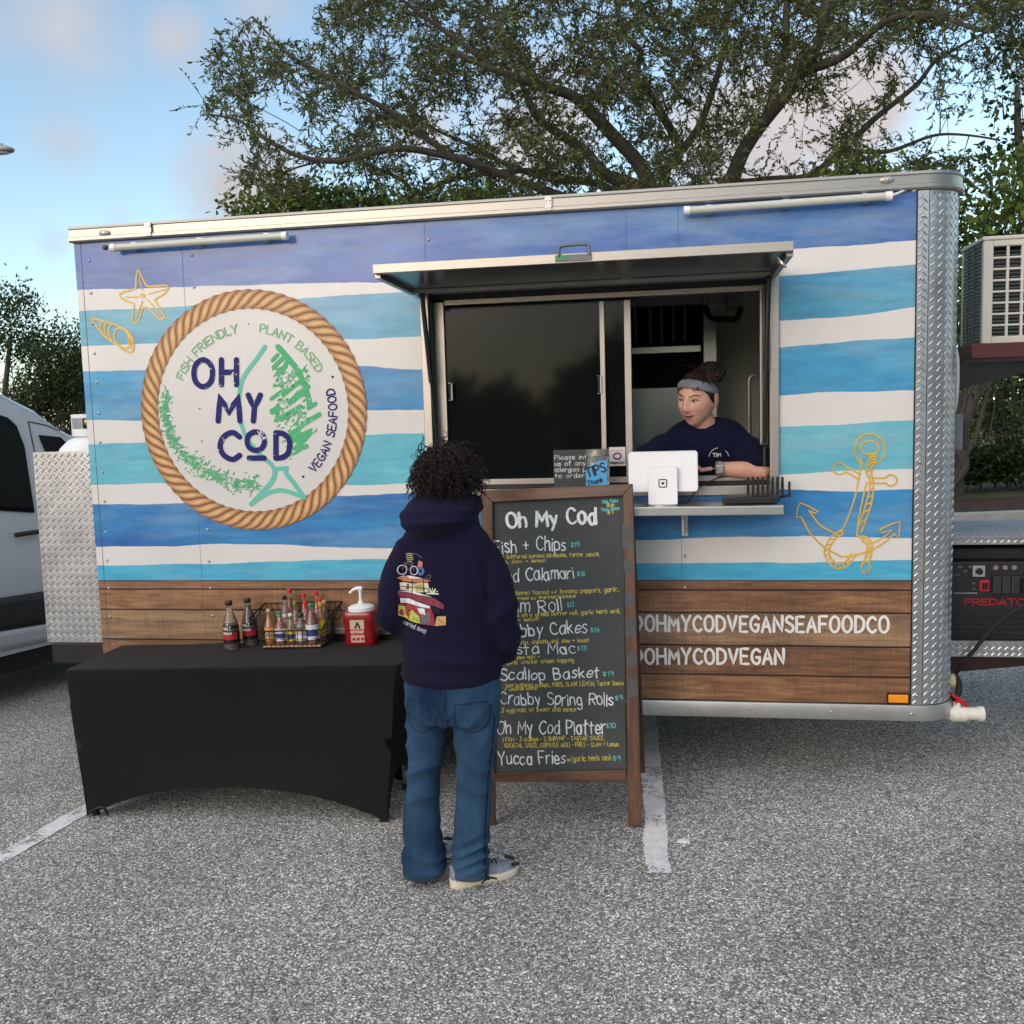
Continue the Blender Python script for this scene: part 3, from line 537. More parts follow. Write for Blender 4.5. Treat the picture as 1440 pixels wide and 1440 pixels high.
# ================================================================== TRAILER (all in its own frame)
XE, ZT, ZW, ZB, DEP = 3.955, 2.675, .982, .414, 2.25
tr = thing('food_trailer', 'white and blue striped food trailer with planked base, rope ring logo and open serving hatch', 'food trailer', (2.0, 1.1, .30), TM)
BANDS = [[(113,408),(207,405),(480,397),(557,398),(1112,350),(1225,343),(1292,337)], [(118,437),(237,432),(480,416),(585,410),(1098,388),(1200,380),(1290,371)],
 [(116,486),(200,483),(500,477),(589,474),(1097,451),(1227,442),(1289,430)], [(118,522),(503,514.5),(525,515),(562,520),(592,520),(1097,489),(1143,485),(1213,479),(1289,473)],
 [(120,591),(200,591.6),(515,577.5),(592,576),(1097,556),(1160,551),(1287,549)], [(125,624),(200,623),(511,612),(595,609),(1097,600),(1203,597),(1227,594),(1286,590)],
 [(128,682),(230,680),(510,683),(573,679),(1097,668),(1160,663),(1283,659)], [(130,709),(230,709),(257,707),(500,697),(573,693),(890,691),(1110,688),(1200,692),(1243,689),(1283,688)],
 [(133,769),(253,768),(307,764),(400,766),(480,771),(547,771),(893,760),(1060,754),(1282,756)], [(136,795),(293,793),(480,787),(550,787),(893,793),(960,792),(1077,790),(1120,792),(1193,789),(1280,787)]]
BM = [vinyl('royal_blue_print', hexc(38, 78, 156), hexc(62, 112, 176)), WHITEV, vinyl('teal_print', hexc(64, 138, 178), hexc(92, 166, 190)), WHITEV, vinyl('sky_blue_print', hexc(44, 118, 180), hexc(70, 158, 196)), WHITEV,
      vinyl('aqua_print', hexc(84, 168, 190), hexc(104, 184, 200)), WHITEV, vinyl('ocean_blue_print', hexc(30, 94, 166), hexc(50, 138, 190)), WHITEV, vinyl('turquoise_print', hexc(48, 150, 196), hexc(72, 176, 204))]
for m_ in BM:
    t_ = m_.node_tree
    if t_.nodes.get('wavy'): continue
    n_ = t_.nodes.new('ShaderNodeTexNoise'); n_.name = 'wavy'; n_.inputs['Scale'].default_value = 1.5; n_.inputs['Detail'].default_value = 1; co_ = t_.nodes.new('ShaderNodeTexCoord'); t_.links.new(co_.outputs['Object'], n_.inputs[0])
    bp_ = t_.nodes.new('ShaderNodeBump'); bp_.inputs['Strength'].default_value = .35; bp_.inputs['Distance'].default_value = .05; t_.links.new(n_.outputs[0], bp_.inputs['Height']); t_.links.new(bp_.outputs[0], t_.nodes['Principled BSDF'].inputs['Normal']); t_.links.new(bp_.outputs[0], t_.nodes['Principled BSDF'].inputs['Coat Normal'])
OX0, OX1, OZ0, OZ1 = 1.752, 3.378, 1.405, 2.345
xs = sorted(set([0.0, XE, OX0, OX1]+[round(x, 4) for x in np.arange(.03, XE, .03)]))
zc = []
for bi, b in enumerate(BANDS):
    q = [T(x, y) for x, y in b]; px_ = [p.x for p in q]; pz_ = [p.z for p in q]
    ys = np.interp(xs, px_, pz_); ker = np.ones(5)/5; ys = np.convolve(np.pad(ys, 2, 'edge'), ker, 'valid')
    zc.append([z+.005*noise.noise(Vector((x*5, bi*3.3, 0)))+.0025*noise.noise(Vector((x*22, bi*7.1, 0))) for x, z in zip(xs, ys)])
zc = [[ZT]*len(xs)]+zc+[[ZW]*len(xs)]
skin = MB()
for i in range(len(xs)-1):
    x0, x1 = xs[i], xs[i+1]; op = x0 >= OX0-1e-6 and x1 <= OX1+1e-6
    for bnd in range(11):
        zt0, zt1, zb0, zb1 = zc[bnd][i], zc[bnd][i+1], zc[bnd+1][i], zc[bnd+1][i+1]
        for lo, hi in (((OZ1, 9), (-9, OZ0)) if op else ((-9, 9),)):
            a0, a1, b0, b1 = (min(max(v, lo), hi) for v in (zt0, zt1, zb0, zb1))
            if a0-b0 < 1e-5 and a1-b1 < 1e-5: continue
            skin.add([(x0, 0, b0), (x1, 0, b1), (x1, 0, a1), (x0, 0, a0)], [(0, 1, 2, 3)], bnd)
skin.build('striped_side', BM, tr)
def woodmat(name, a, b, c, sx=1.0, saw=.35):
    m = bpy.data.materials.new(name); m.use_nodes = True; t = m.node_tree; p = t.nodes['Principled BSDF']; ln = t.links.new
    co = t.nodes.new('ShaderNodeTexCoord'); mpn = t.nodes.new('ShaderNodeMapping'); mpn.inputs['Scale'].default_value = (1.1*sx, 1, 15); ln(co.outputs['Object'], mpn.inputs[0])
    n = t.nodes.new('ShaderNodeTexNoise'); n.inputs['Scale'].default_value = 2.6; n.inputs['Detail'].default_value = 9; n.inputs['Roughness'].default_value = .68; n.inputs['Distortion'].default_value = .9; ln(mpn.outputs[0], n.inputs[0])
    r = t.nodes.new('ShaderNodeValToRGB'); e = r.color_ramp.elements; e[0].position = .25; e[0].color = a; e[1].position = .75; e[1].color = c; q = e.new(.5); q.color = b; ln(n.outputs[0], r.inputs[0])
    m2 = t.nodes.new('ShaderNodeMapping'); m2.inputs['Scale'].default_value = (60, 1, 3); ln(co.outputs['Object'], m2.inputs[0])
    n2 = t.nodes.new('ShaderNodeTexNoise'); n2.inputs['Scale'].default_value = 2.5; n2.inputs['Detail'].default_value = 3; ln(m2.outputs[0], n2.inputs[0])
    n3 = t.nodes.new('ShaderNodeTexNoise'); n3.inputs['Scale'].default_value = 2.3; n3.inputs['Detail'].default_value = 4; ln(co.outputs['Object'], n3.inputs[0])
    mx = t.nodes.new('ShaderNodeMixRGB'); mx.blend_type = 'OVERLAY'; mx.inputs[0].default_value = saw; ln(r.outputs[0], mx.inputs[1]); ln(n2.outputs[0], mx.inputs[2])
    my = t.nodes.new('ShaderNodeMixRGB'); my.blend_type = 'OVERLAY'; my.inputs[0].default_value = .8; ln(mx.outputs[0], my.inputs[1]); ln(n3.outputs[0], my.inputs[2]); ln(my.outputs[0], p.inputs['Base Color'])
    p.inputs['Roughness'].default_value = .42; p.inputs['Coat Weight'].default_value = .15; return m
WD = [woodmat('plank_print_a', hexc(62, 38, 26), hexc(122, 84, 58), hexc(158, 116, 84)), woodmat('plank_print_b', hexc(70, 44, 30), hexc(130, 92, 62), hexc(168, 126, 92), 1.3), woodmat('plank_print_c', hexc(74, 52, 38), hexc(138, 108, 80), hexc(172, 142, 110), .8), woodmat('plank_print_d', hexc(58, 36, 26), hexc(112, 78, 54), hexc(150, 112, 80), 1.1)]
GAPM = M('plank_gap_print', (.012, .008, .006), .5)
pk = MB(); lv = [ZW, .936, .831, .677, .538, ZB]
for i in range(5):
    a, b = lv[i], lv[i+1]; x0 = 0
    n = 40; top = [(XE*j/n, a-.004-.003*noise.noise(Vector((j*.33, i*4, 0)))) for j in range(n+1)]; bot = [(XE*j/n, b+.004+.003*noise.noise(Vector((j*.33, i*4+2, 0)))) for j in range(n+1)]
    for j in range(n):
        pk.add([(bot[j][0], 0, bot[j][1]), (bot[j+1][0], 0, bot[j+1][1]), (top[j+1][0], 0, top[j+1][1]), (top[j][0], 0, top[j][1])], [(0, 1, 2, 3)], (0, 1, 2, 3, 1)[i])
        pt = top if i == 0 else None
for i in range(6):
    z = lv[i]; pk.add([(0, .0008, z-.009 if i < 5 else z), (XE, .0008, z-.009 if i < 5 else z), (XE, .0008, z+.009 if i else z), (0, .0008, z+.009 if i else z)], [(0, 1, 2, 3)], 4)
pk.build('planked_base', WD+[GAPM], tr)
# shell: roof, ends, back, floor
SHELL = M('white_panel', (.62, .62, .61), .4, 0, .04, 3)
s = MB(); s.box((0, .03, 2.66), (4.0, DEP, 2.72)); s.box((.0, .003, .42), (.03, DEP, 2.66)); s.box((4.02, .18, .42), (4.16, DEP, 2.66)); s.box((.03, DEP-.04, .42), (4.02, DEP-.001, 2.66)); s.box((.03, .03, .36), (4.02, DEP-.04, .42))
s.box((.03, .004, .422), (OX0-.004, .03, 2.66)); s.box((OX1+.004, .004, .422), (4.0, .03, 2.66)); s.box((OX0-.004, .004, .422), (OX1+.004, .03, OZ0-.003)); s.box((OX0-.004, .004, OZ1+.003), (OX1+.004, .03, 2.66))
s.build('body_shell', SHELL, tr)
def cpath(o, r=.165, xr=3.99, yend=DEP):      # plan path of the front corner, o = outward offset
    pts = [(-.004-o*.3, -o), (xr, -o)]; pts += [(xr+(r+o)*math.sin(a), r-(r+o)*math.cos(a)) for a in np.linspace(.15, math.pi/2, 10)]+[(xr+r+o, yend)]; return pts
def rail(sec):
    lo = MB(); rings = []; P = [cpath(o) for o, z in sec]
    for j in range(len(P[0])): rings.append([(P[k][j][0], P[k][j][1], sec[k][1]) for k in range(len(sec))])
    lo.loft(rings); return lo
rail([(-.03, 2.668), (.020, 2.668), (.026, 2.676), (.026, 2.690), (.018, 2.694), (.018, 2.728), (.024, 2.732), (.020, 2.744), (-.03, 2.748)]).build('roof_rail', ALU, tr, smooth=True, sharp=25)
rail([(-.02, .338), (.010, .340), (.014, .350), (.014, .400), (.010, .412), (-.02, .413)]).build('bottom_rail', ALUD, tr, smooth=True, sharp=25)
for px, py in ((208, 322), (771, 287)):
    q = T(px, py, -.03); mb = MB(); mb.box((q.x-.016, -.032, 2.676), (q.x+.016, -.019, 2.738)); mb.box((q.x-.002, -.034, 2.676), (q.x+.002, -.032, 2.738), 1)
    for dx in (-.009, .009):
        for dz in (2.69, 2.722): mb.lathe([(0, -.037), (.005, -.037), (.006, -.032)], (q.x+dx, 0, dz), 8, 1, 'y')
    mb.build('rail_joint', [ALU, SCREWM], tr)
CLEARL = M('clear_marker_lens', (.42, .40, .38), .15, .3, .2, 60)
for px, py in ((147, 328), (1247, 253)):
    q = T(px, py, -.02); mb = MB(); mb.lathe([(0, -.034), (.014, -.033), (.024, -.028), (.027, -.02), (.027, -.016)], (q.x, 0, q.z), 18, 0, 'y', sx=.55, sy=1.15); mb.lathe([(0, -.038), (.006, -.037), (.007, -.03)], (q.x+.002, 0, q.z), 8, 1, 'y'); mb.build('marker_lamp', [CLEARL, SCREWM], tr, smooth=True)
mb = MB(); q0, q1 = T(1249, 988, -.012), T(1278, 977, -.012); mb.box((q0.x, -.020, q0.z+.001), (q1.x-.003, -.001, q1.z)); mb.build('side_marker', M('amber_lens', (.85, .30, .01), .2, 0, .1, 90), tr, bevel=.004)
mb = MB(); mb.box((q0.x-.004, -.012, q0.z-.003), (q1.x+.001, -.0005, q1.z+.004)); mb.build('marker_base', BLACKP, tr)
# tread plate: raised lozenges on a sheet
def lozenges(mb, at, s0, s1, z0, z1, p=.037, hgt=.0030, ang=45, ln=.0165, wd=.0046):
    for i in range(int((s1-s0)/p*2)):
        for j in range(int((z1-z0)/p*2)):
            if (i+j) % 2: continue
            s_ = s0+p*.25+i*p/2; z = z0+p*.25+j*p/2; a = R(ang if j % 2 == 0 else -ang)
            if s_ > s1-.006 or z > z1-.006: continue
            ca, sa = math.cos(a), math.sin(a); q = []
            for u, v, h in ((-ln, 0, 0), (-ln*.4, -wd, 0), (ln*.4, -wd, 0), (ln, 0, 0), (ln*.4, wd, 0), (-ln*.4, wd, 0), (-ln*.55, 0, hgt), (ln*.55, 0, hgt)): q.append(at(s_+u*ca-v*sa, z+u*sa+v*ca, h))
            mb.add(q, [(0, 1, 6), (1, 2, 7, 6), (2, 3, 7), (3, 4, 7), (4, 5, 6, 7), (5, 0, 6)])
RC = .160; AL = RC*math.pi/2
def corner_at(s_, z, h):
    if s_ <= .03: return (3.96+s_, -.006-h, z)
    s2 = s_-.03
    if s2 < AL: a = s2/RC; return (3.99+(RC+.006+h)*math.sin(a), RC-(RC+.006+h)*math.cos(a), z)
    return (3.99+RC+.006+h, RC+(s2-AL), z)
cp_ = MB(); ss = [0, .03]+[.03+AL*k/14 for k in range(1, 15)]+[.03+AL+.5]
cp_.loft([[corner_at(q, .416, 0) for q in ss], [corner_at(q, 2.666, 0) for q in ss]], closed=False)
lozenges(cp_, corner_at, .045, .03+AL+.4, .42, 2.66); cp_.build('corner_plate', TREAD, tr, smooth=True, sharp=20)
st = MB(); st.box((3.952, -.013, .416), (3.996, -.0065, 2.664)); lozenges(st, lambda a, z, h: (3.954+a, -.013-h, z), .002, .042, .42, 2.66, ang=45, p=.034); st.build('corner_trim', TREAD, tr); st = MB(); st.box((3.9965, -.0075, .416), (4.0, -.0055, 2.664)); st.box((3.948, -.0085, .416), (3.9515, -.0005, 2.664)); st.build('trim_seam', BLACKP, tr)  # thin black strips mark the seams beside the corner trim
st = MB(); st.box((-.335, .06, .53), (-.002, 2.2, .635)); st.build('rear_bumper', BLACKP, tr, bevel=.004)
rg = MB(); rg.box((-.345, .045, .645), (-.003, .053, 1.642)); lozenges(rg, lambda a, z, h: (a, .045-h, z), -.34, -.004, .65, 1.64); rg.box((-.33, .053, .72), (0.0, .075, .75)); rg.box((-.33, .053, 1.52), (0.0, .075, 1.55)); rg.build('rear_guard', TREAD, tr)
# end edge strip of the wall, panel seams and screws
SEAM = M('dark_panel_seam', (.07, .075, .08), .6)  # thin dark lines of the joints between wall panels
for px, py in ((266, 520), (597, 330), (958, 740), (880, 290)):
    x = T(px, py).x; sm = MB()
    if OX0 < x < OX1: sm.box((x-.0009, -.0006, ZB), (x+.0009, .001, OZ0-.01)); sm.build('panel_seam', SEAM, tr); sm = MB(); sm.box((x-.0009, -.0006, OZ1+.03), (x+.0009, .001, ZT))
    else: sm.box((x-.0009, -.0006, ZB), (x+.0009, .001, ZT))
    sm.build('panel_seam', SEAM, tr)
sm = MB(); sm.box((.034, -.0006, ZB), (.037, .001, ZT)); sm.build('panel_seam', SEAM, tr)
scp = MB(); scp.lathe([(0, -.0055), (.004, -.005), (.0075, -.002), (.008, 0)], (0, 0, 0), 10, 0, 'y'); first = None
SCR = [(125,367),(128,412),(131,455),(133,497),(136,538),(139,581),(141,622),(144,664),(147,705),(149,748),(151,788),(153,827),(155,867),(270,359),(273,404),(281,574),(284,620),(292,745),(294,789),(296,827),(299,866),(603,337),(606,374),(964,300),(963,782),(963,826),(1053,997),(1169,1001),(1282,1004)]
for px, py in SCR:
    yy = -.014 if py > 990 else 0; q = T(px, py, yy)
    if first is None: first = scp.build('screw', SCREWM, tr, base=(0, 0, 0), smooth=True); o = first; del o['_b']
    else: o = first.copy(); C.objects.link(o); o.parent = tr
    o.location = Vector((q.x, yy, q.z))-Vector(tr['_b'])
for k in range(9):
    o = first.copy(); C.objects.link(o); o.parent = tr; o.location = Vector((3.974, -.016, .46+k*.262))-Vector(tr['_b'])
# ---- printed graphics
def wall(u, v, h): return (u, -.0012-h, v)
def pw(*pts): return [(lambda q: (q.x, q.z))(T(x, y)) for x, y in pts]
def lu(x, y): return (180+x/4.1143, 400+y/4.1143)           # survey of the logo crop
def c6(x, y): return (960+x/3, 480+y/3)
def c7(x, y): return (100+x/9, 360+y/9)
LC = T(*lu(717, 733)); LX, LZ = LC.x, LC.z
RO = (T(*lu(1370, 733)).x-T(*lu(66, 733)).x)/2; RI = RO*.842
def disc_at(u, v, h): return (u, -.0030-h, v)
mb = MB(); n = 96; mb.prism([(LX+(RI+.012)*math.cos(2*math.pi*i/n), -.0028, LZ+(RI+.012)*math.sin(2*math.pi*i/n)) for i in range(n)], (0, .0024, 0)); mb.build('logo_disc', M('logo_white', (.60, .59, .575), .36, 0, .02, 4, coat=.14, spec=.35), tr)
rp = MB(); n = 240; uv = []
for i in range(n):
    a0, a1 = 2*math.pi*i/n, 2*math.pi*(i+1)/n; m_ = 8
    for j in range(m_):
        r0, r1 = RI+(RO-RI)*j/m_, RI+(RO-RI)*(j+1)/m_
        e = lambda a, r_: (r_ if r_ < RO-1e-6 and r_ > RI+1e-6 else r_+.003*math.sin(a*62)) 
        rp.add([(LX+e(a, r_)*math.cos(a), -.0042, LZ+e(a, r_)*math.sin(a)) for a, r_ in ((a0, r0), (a1, r0), (a1, r1), (a0, r1))], [(0, 1, 2, 3)])
        uv += [(a/(2*math.pi), (r_-RI)/(RO-RI)) for a, r_ in ((a0, r0), (a1, r0), (a1, r1), (a0, r1))]
def ropemat():
    m = bpy.data.materials.new('rope_print'); m.use_nodes = True; t = m.node_tree; p = t.nodes['Principled BSDF']; ln = t.links.new
    u = t.nodes.new('ShaderNodeUVMap'); sp = t.nodes.new('ShaderNodeSeparateXYZ'); ln(u.outputs[0], sp.inputs[0])
    def mth(op, a, b=None, c=None):
        q = t.nodes.new('ShaderNodeMath'); q.operation = op
        for i, v in enumerate((a, b, c)):
            if v is None: continue
            if isinstance(v, (int, float)): q.inputs[i].default_value = v
            else: ln(v, q.inputs[i])
        return q.outputs[0]
    vv = mth('SUBTRACT', sp.outputs[1], .5)
    sk = mth('ADD', mth('MULTIPLY', vv, 1.5), mth('MULTIPLY', mth('MULTIPLY', vv, mth('MULTIPLY', vv, vv)), 3.0))
    ph = mth('FRACT', mth('ADD', mth('MULTIPLY', sp.outputs[0], 62), sk))
    cx = t.nodes.new('ShaderNodeCombineXYZ'); ln(mth('MULTIPLY', ph, 3.0), cx.inputs[0]); ln(mth('ADD', mth('MULTIPLY', sp.outputs[0], 190), mth('MULTIPLY', sp.outputs[1], -4)), cx.inputs[1])
    n_ = t.nodes.new('ShaderNodeTexNoise'); n_.inputs['Scale'].default_value = 2.6; n_.inputs['Detail'].default_value = 6; ln(cx.outputs[0], n_.inputs[0])
    hgt = mth('MULTIPLY', mth('SINE', mth('MULTIPLY', ph, math.pi)), 1.0)
    edge = mth('SUBTRACT', 1.0, mth('MULTIPLY', mth('MULTIPLY', vv, vv), 2.2))
    tot = mth('ADD', mth('MULTIPLY', mth('MULTIPLY', hgt, edge), .50), mth('MULTIPLY', n_.outputs[0], .72))
    r = t.nodes.new('ShaderNodeValToRGB'); e = r.color_ramp.elements; e[0].position = .28; e[0].color = hexc(58, 32, 16); e[1].position = .95; e[1].color = hexc(226, 190, 138)
    for pz, c in ((.44, hexc(118, 74, 38)), (.68, hexc(182, 134, 82))): q = e.new(pz); q.color = c
    ln(tot, r.inputs[0]); ln(r.outputs[0], p.inputs['Base Color']); p.inputs['Roughness'].default_value = .5; p.inputs['Coat Weight'].default_value = .05; return m
ro = rp.build('rope_ring', ropemat(), tr); ul = ro.data.uv_layers.new(name='UVMap')
if len(uv) == len(ul.data):
    # faces keep their vertex order list; map per loop through the vertex index
    for lp_ in ro.data.loops: ul.data[lp_.index].uv = uv[lp_.vertex_index]
NAVY = M('navy_print', hexc(16, 22, 96), .5, 0, .05, 4, spec=.25)
def distress(name, col, thr=.60, sc_=38):
    m = M(name, col, .5, 0, 0, spec=.25); t = m.node_tree; b = t.nodes['Principled BSDF']
    co = t.nodes.new('ShaderNodeTexCoord'); n = t.nodes.new('ShaderNodeTexNoise'); n.inputs['Scale'].default_value = sc_; n.inputs['Detail'].default_value = 8; n.inputs['Roughness'].default_value = .72; t.links.new(co.outputs['Object'], n.inputs[0])
    n2 = t.nodes.new('ShaderNodeTexNoise'); n2.inputs['Scale'].default_value = 9; t.links.new(co.outputs['Object'], n2.inputs[0])
    a = t.nodes.new('ShaderNodeMath'); a.operation = 'MULTIPLY_ADD'; a.inputs[1].default_value = .5; t.links.new(n2.outputs[0], a.inputs[0]); t.links.new(n.outputs[0], a.inputs[2])
    r = t.nodes.new('ShaderNodeMath'); r.operation = 'GREATER_THAN'; r.inputs[1].default_value = thr+.25; t.links.new(a.outputs[0], r.inputs[0])
    mx = t.nodes.new('ShaderNodeMixRGB'); mx.inputs[1].default_value = tuple(col[:3])+(1,); mx.inputs[2].default_value = (.62, .61, .595, 1); t.links.new(r.outputs[0], mx.inputs[0]); t.links.new(mx.outputs[0], b.inputs['Base Color']); return m
NAVYD = distress('worn_navy_print', hexc(15, 20, 100)[:3], .635); GRN = M('sea_green_print', hexc(76, 166, 116), .5, 0, .1, 6); AQG = M('fish_aqua_print', hexc(90, 176, 174), .5, 0, .12, 5, col2=hexc(96, 188, 150)); GRND = distress('worn_green_print', hexc(76, 170, 116)[:3], .60, 30)
SAGE = M('sage_print', hexc(104, 164, 116), .35, 0, .06, 6); GOLD = M('gold_line_print', hexc(214, 172, 60), .35, 0, .12, 8); LETW = M('white_lettering', (.76, .75, .73), .35, 0, .03, 6)
dl = lambda u, v, h: (u, -.0032-h, v); dl2 = lambda u, v, h: (u, -.0052-h, v)
U1 = (T(*lu(1000, 700)).x-T(*lu(500, 700)).x)/500      # metres per crop unit
fs = MB()
for pl, w_ in (([(795,360),(740,440),(690,505),(660,565),(646,640),(645,720),(655,800),(690,890),(760,980),(830,1040),(852,1080)], 24), ([(852,1080),(840,1130),(790,1190),(715,1270)], 28), ([(715,1270),(800,1212),(880,1190),(950,1205),(1020,1232)], 24), ([(1020,1232),(962,1150),(918,1095),(918,1065)], 26), ([(852,1068),(920,1062)], 24)):
    fs.ribbon(cr(pw(*[lu(*q) for q in pl]), 6), w_*U1, dl)
fs.build('fish_outline', AQG, tr)
fg = MB(); rgn = random.Random(3)
for pl, w_ in (([(870,362),(930,430),(985,500),(1015,570),(1040,640),(1052,690)], 32), ([(838,440),(868,408)], 22), ([(845,480),(900,425)], 24), ([(835,732),(930,690),(1005,610)], 30), ([(835,740),(960,668),(1045,590)], 26), ([(925,440),(880,530)], 24), ([(985,505),(930,560)], 22), ([(860,785),(930,745),(1000,705)], 24), ([(1045,715),(1085,690)], 24), ([(940,870),(1030,800),(1108,752)], 26), ([(960,900),(1020,868),(1080,840)], 30), ([(955,960),(1020,900),(1060,850)], 24), ([(950,980),(1000,950),(1034,935)], 24), ([(830,662),(900,612)], 20), ([(900,640),(985,570)], 22), ([(985,860),(1000,940)], 36)):
    fg.ribbon(cr(pw(*[lu(*q) for q in pl]), 5), w_*U1, dl)
for k in range(260):
    x, y = rgn.uniform(835, 1060), rgn.uniform(480, 1050); m_ = 1040 if y < 800 else 1010-(y-800)*.25
    if x > m_ or x < 830+max(0, (y-760))*.42: continue
    a = R(rgn.uniform(-60, -15)); l_ = rgn.uniform(4, 26); fg.ribbon(pw(lu(x, y), lu(x+l_*math.cos(a), y+l_*math.sin(a))), rgn.uniform(4, 11)*U1, dl)
fg.build('fish_hatching', GRND, tr)
sp_ = MB(); arc = cr([(215, 630), (205, 740), (235, 860), (300, 970), (400, 1050), (500, 1105), (620, 1155), (740, 1160)], 20)
for k in range(560):
    c0 = arc[int(rgn.random()**.9*(len(arc)-1))]; x, y = c0[0]+rgn.gauss(0, 17)+4, c0[1]+rgn.gauss(0, 24); a = R(rgn.uniform(-80, 30)); l_ = rgn.uniform(4, 22)
    if math.hypot(x-717, y-733) > 545: continue
    sp_.ribbon(pw(lu(x, y), lu(x+l_*math.cos(a), y+l_*math.sin(a))), rgn.uniform(3, 8)*U1, dl)
sp_.build('seaweed_speckle', [AQG if 0 else GRN], tr)
lg = MB()
for ch, x0, y0, x1, y1 in (('O', 384, 436, 492, 592), ('H', 543, 436, 630, 580), ('M', 524, 642, 650, 790), ('Y', 698, 640, 768, 790), ('C', 535, 856, 648, 1012), ('O', 692, 852, 792, 960), ('D', 858, 858, 938, 1004)):
    stk, gw = glyph(ch)
    for pl in stk: lg.ribbon(pw(*[lu(x0+(x1-x0)*p[0]/gw, y1-(y1-y0)*p[1]/6) for p in pl]), 30*U1, dl2)
lg.ribbon(pw(lu(704, 1004), lu(790, 1004)), 30*U1, dl2); lg.build('logo_lettering', NAVYD, tr)
ang = lambda x, y: math.atan2(T(*lu(x, y)).z-LZ, T(*lu(x, y)).x-LX)
RT = math.hypot(T(*lu(615, 260)).x-LX, T(*lu(615, 260)).z-LZ)
at_ = MB(); a0 = ang(248, 520); a0 += 0 if a0 > 0 else 2*math.pi
arctext(at_, 'FISH FRIENDLY', (LX, LZ), RT, a0, ang(632, 245), 44*U1, 7.5*U1, dl); at_.build('ring_lettering', SAGE, tr); at_ = MB(); arctext(at_, 'PLANT BASED', (LX, LZ), RT, ang(768, 240), ang(1150, 475), 44*U1, 7.5*U1, dl)
at_.build('ring_lettering', SAGE, tr); q = pw(lu(698, 230))[0]; at_ = MB(); at_.ribbon([q, (q[0]+.001, q[1])], 10*U1, dl); at_.build('ring_dot', SAGE, tr)
av = MB(); arctext(av, 'VEGAN SEAFOOD', (LX, LZ), RT*1.03, ang(1068, 1078), ang(1225, 592), 46*U1, 8*U1, dl, inward=True); av.build('ring_lettering', NAVY, tr)
for x, y in ((1185, 535), (1015, 1112)): av = MB(); q = pw(lu(x, y))[0]; av.ribbon([q, (q[0]+.001, q[1])], 13*U1, dl); av.build('ring_dot', NAVY, tr)
U3 = (T(*c6(800, 700)).x-T(*c6(500, 700)).x)/300
an = MB()
def gl(mb, pts, f, w_, closed=False, sm=True):
    p = pw(*[f(*q) for q in pts]); p = cr(p, 5, closed) if sm else [np.array(q) for q in p]
    mb.ribbon(list(p), w_, wall, .0012, closed=closed)
el = lambda cx, cy, rx, ry, a0=0, a1=360: [(cx+rx*math.cos(R(a)), cy+ry*math.sin(R(a))) for a in np.linspace(a0, a1, 24, endpoint=(a1-a0 < 360))]
W6 = 6.5*U3
gl(an, el(788, 456, 64, 66, 118, 425), c6, W6); gl(an, el(788, 448, 37, 29), c6, W6, True)
gl(an, [(752,492),(752,530),(742,580),(728,650),(702,730),(672,800)], c6, W6); gl(an, [(806,512),(800,540),(792,570)], c6, W6)
gl(an, [(774,600),(758,670),(742,750),(734,820)], c6, W6); gl(an, el(662, 537, 27, 24, 20, 340), c6, W6); gl(an, [(688,530),(720,545),(748,560)], c6, W6); gl(an, [(688,550),(716,566),(742,582)], c6, W6)
gl(an, el(878, 586, 25, 23, -155, 155), c6, W6); gl(an, [(800,576),(854,577)], c6, W6); gl(an, [(774,598),(856,598)], c6, W6)
gl(an, [(500,742),(480,740),(484,705),(496,680),(535,698),(572,718),(560,726),(532,714)], c6, W6, sm=False); gl(an, [(500,742),(540,812),(600,870),(650,898),(668,908)], c6, W6); gl(an, [(532,714),(580,775),(640,808)], c6, W6)
gl(an, [(800,852),(850,825),(885,796),(838,808),(834,792),(880,770),(915,760),(914,800),(910,830),(893,812)], c6, W6, sm=False); gl(an, [(893,812),(850,848),(790,882),(715,904),(670,908)], c6, W6)
for A_, B_ in (([(790,490),(772,545),(790,590),(782,650),(765,710),(738,790)], [(812,500),(796,545),(804,600),(800,660),(785,720),(752,805)]), ([(668,795),(622,830),(598,880),(606,920),(640,955),(680,955),(712,930),(728,898)], [(676,812),(640,838),(618,880),(624,912),(648,935),(676,934),(698,916),(710,895)]), ([(742,822),(778,826),(798,855),(796,895),(785,935)], [(760,845),(776,855),(776,890),(764,925),(757,945)])):
    a = cr(A_, 6); b = cr(B_, 6); gl(an, A_, c6, W6); gl(an, B_, c6, W6)
    for i in range(1, min(len(a), len(b)), 3): an.ribbon(pw(c6(*a[i]), c6(*b[max(0, i-2)])), W6*.9, wall, .0012)
gl(an, [(785,935),(792,950),(786,958),(782,975),(775,965),(766,980),(757,968),(752,950),(757,935)], c6, W6, sm=False)
for k in range(4): an.ribbon(pw(c6(793, 472+k*12), c6(815, 474+k*12)), W6*1.3, wall, .0012)
an.build('anchor_drawing', GOLD, tr)
U7 = (T(*c7(1000, 700)).x-T(*c7(500, 700)).x)/500; W7 = 20*U7
sf = MB(); gl(sf, [(850,180),(890,250),(950,360),(985,385),(1100,378),(1200,375),(1230,400),(1190,470),(1090,530),(1070,560),(1110,640),(1185,760),(1150,800),(1080,760),(980,660),(930,650),(900,680),(850,830),(800,850),(775,830),(790,700),(800,620),(770,590),(680,560),(620,500),(650,460),(760,430),(820,400),(825,280)], c7, W7, True)
for a, b in (((865, 280), (905, 430)), ((980, 480), (1200, 420)), ((970, 550), (1130, 740)), ((905, 570), (830, 780)), ((860, 515), (690, 520))): sf.ribbon(pw(c7(*a), c7(*b)), W7*.6, wall, .0012)
gl(sf, el(910, 500, 22, 22), c7, W7, True); sf.build('starfish_drawing', GOLD, tr)
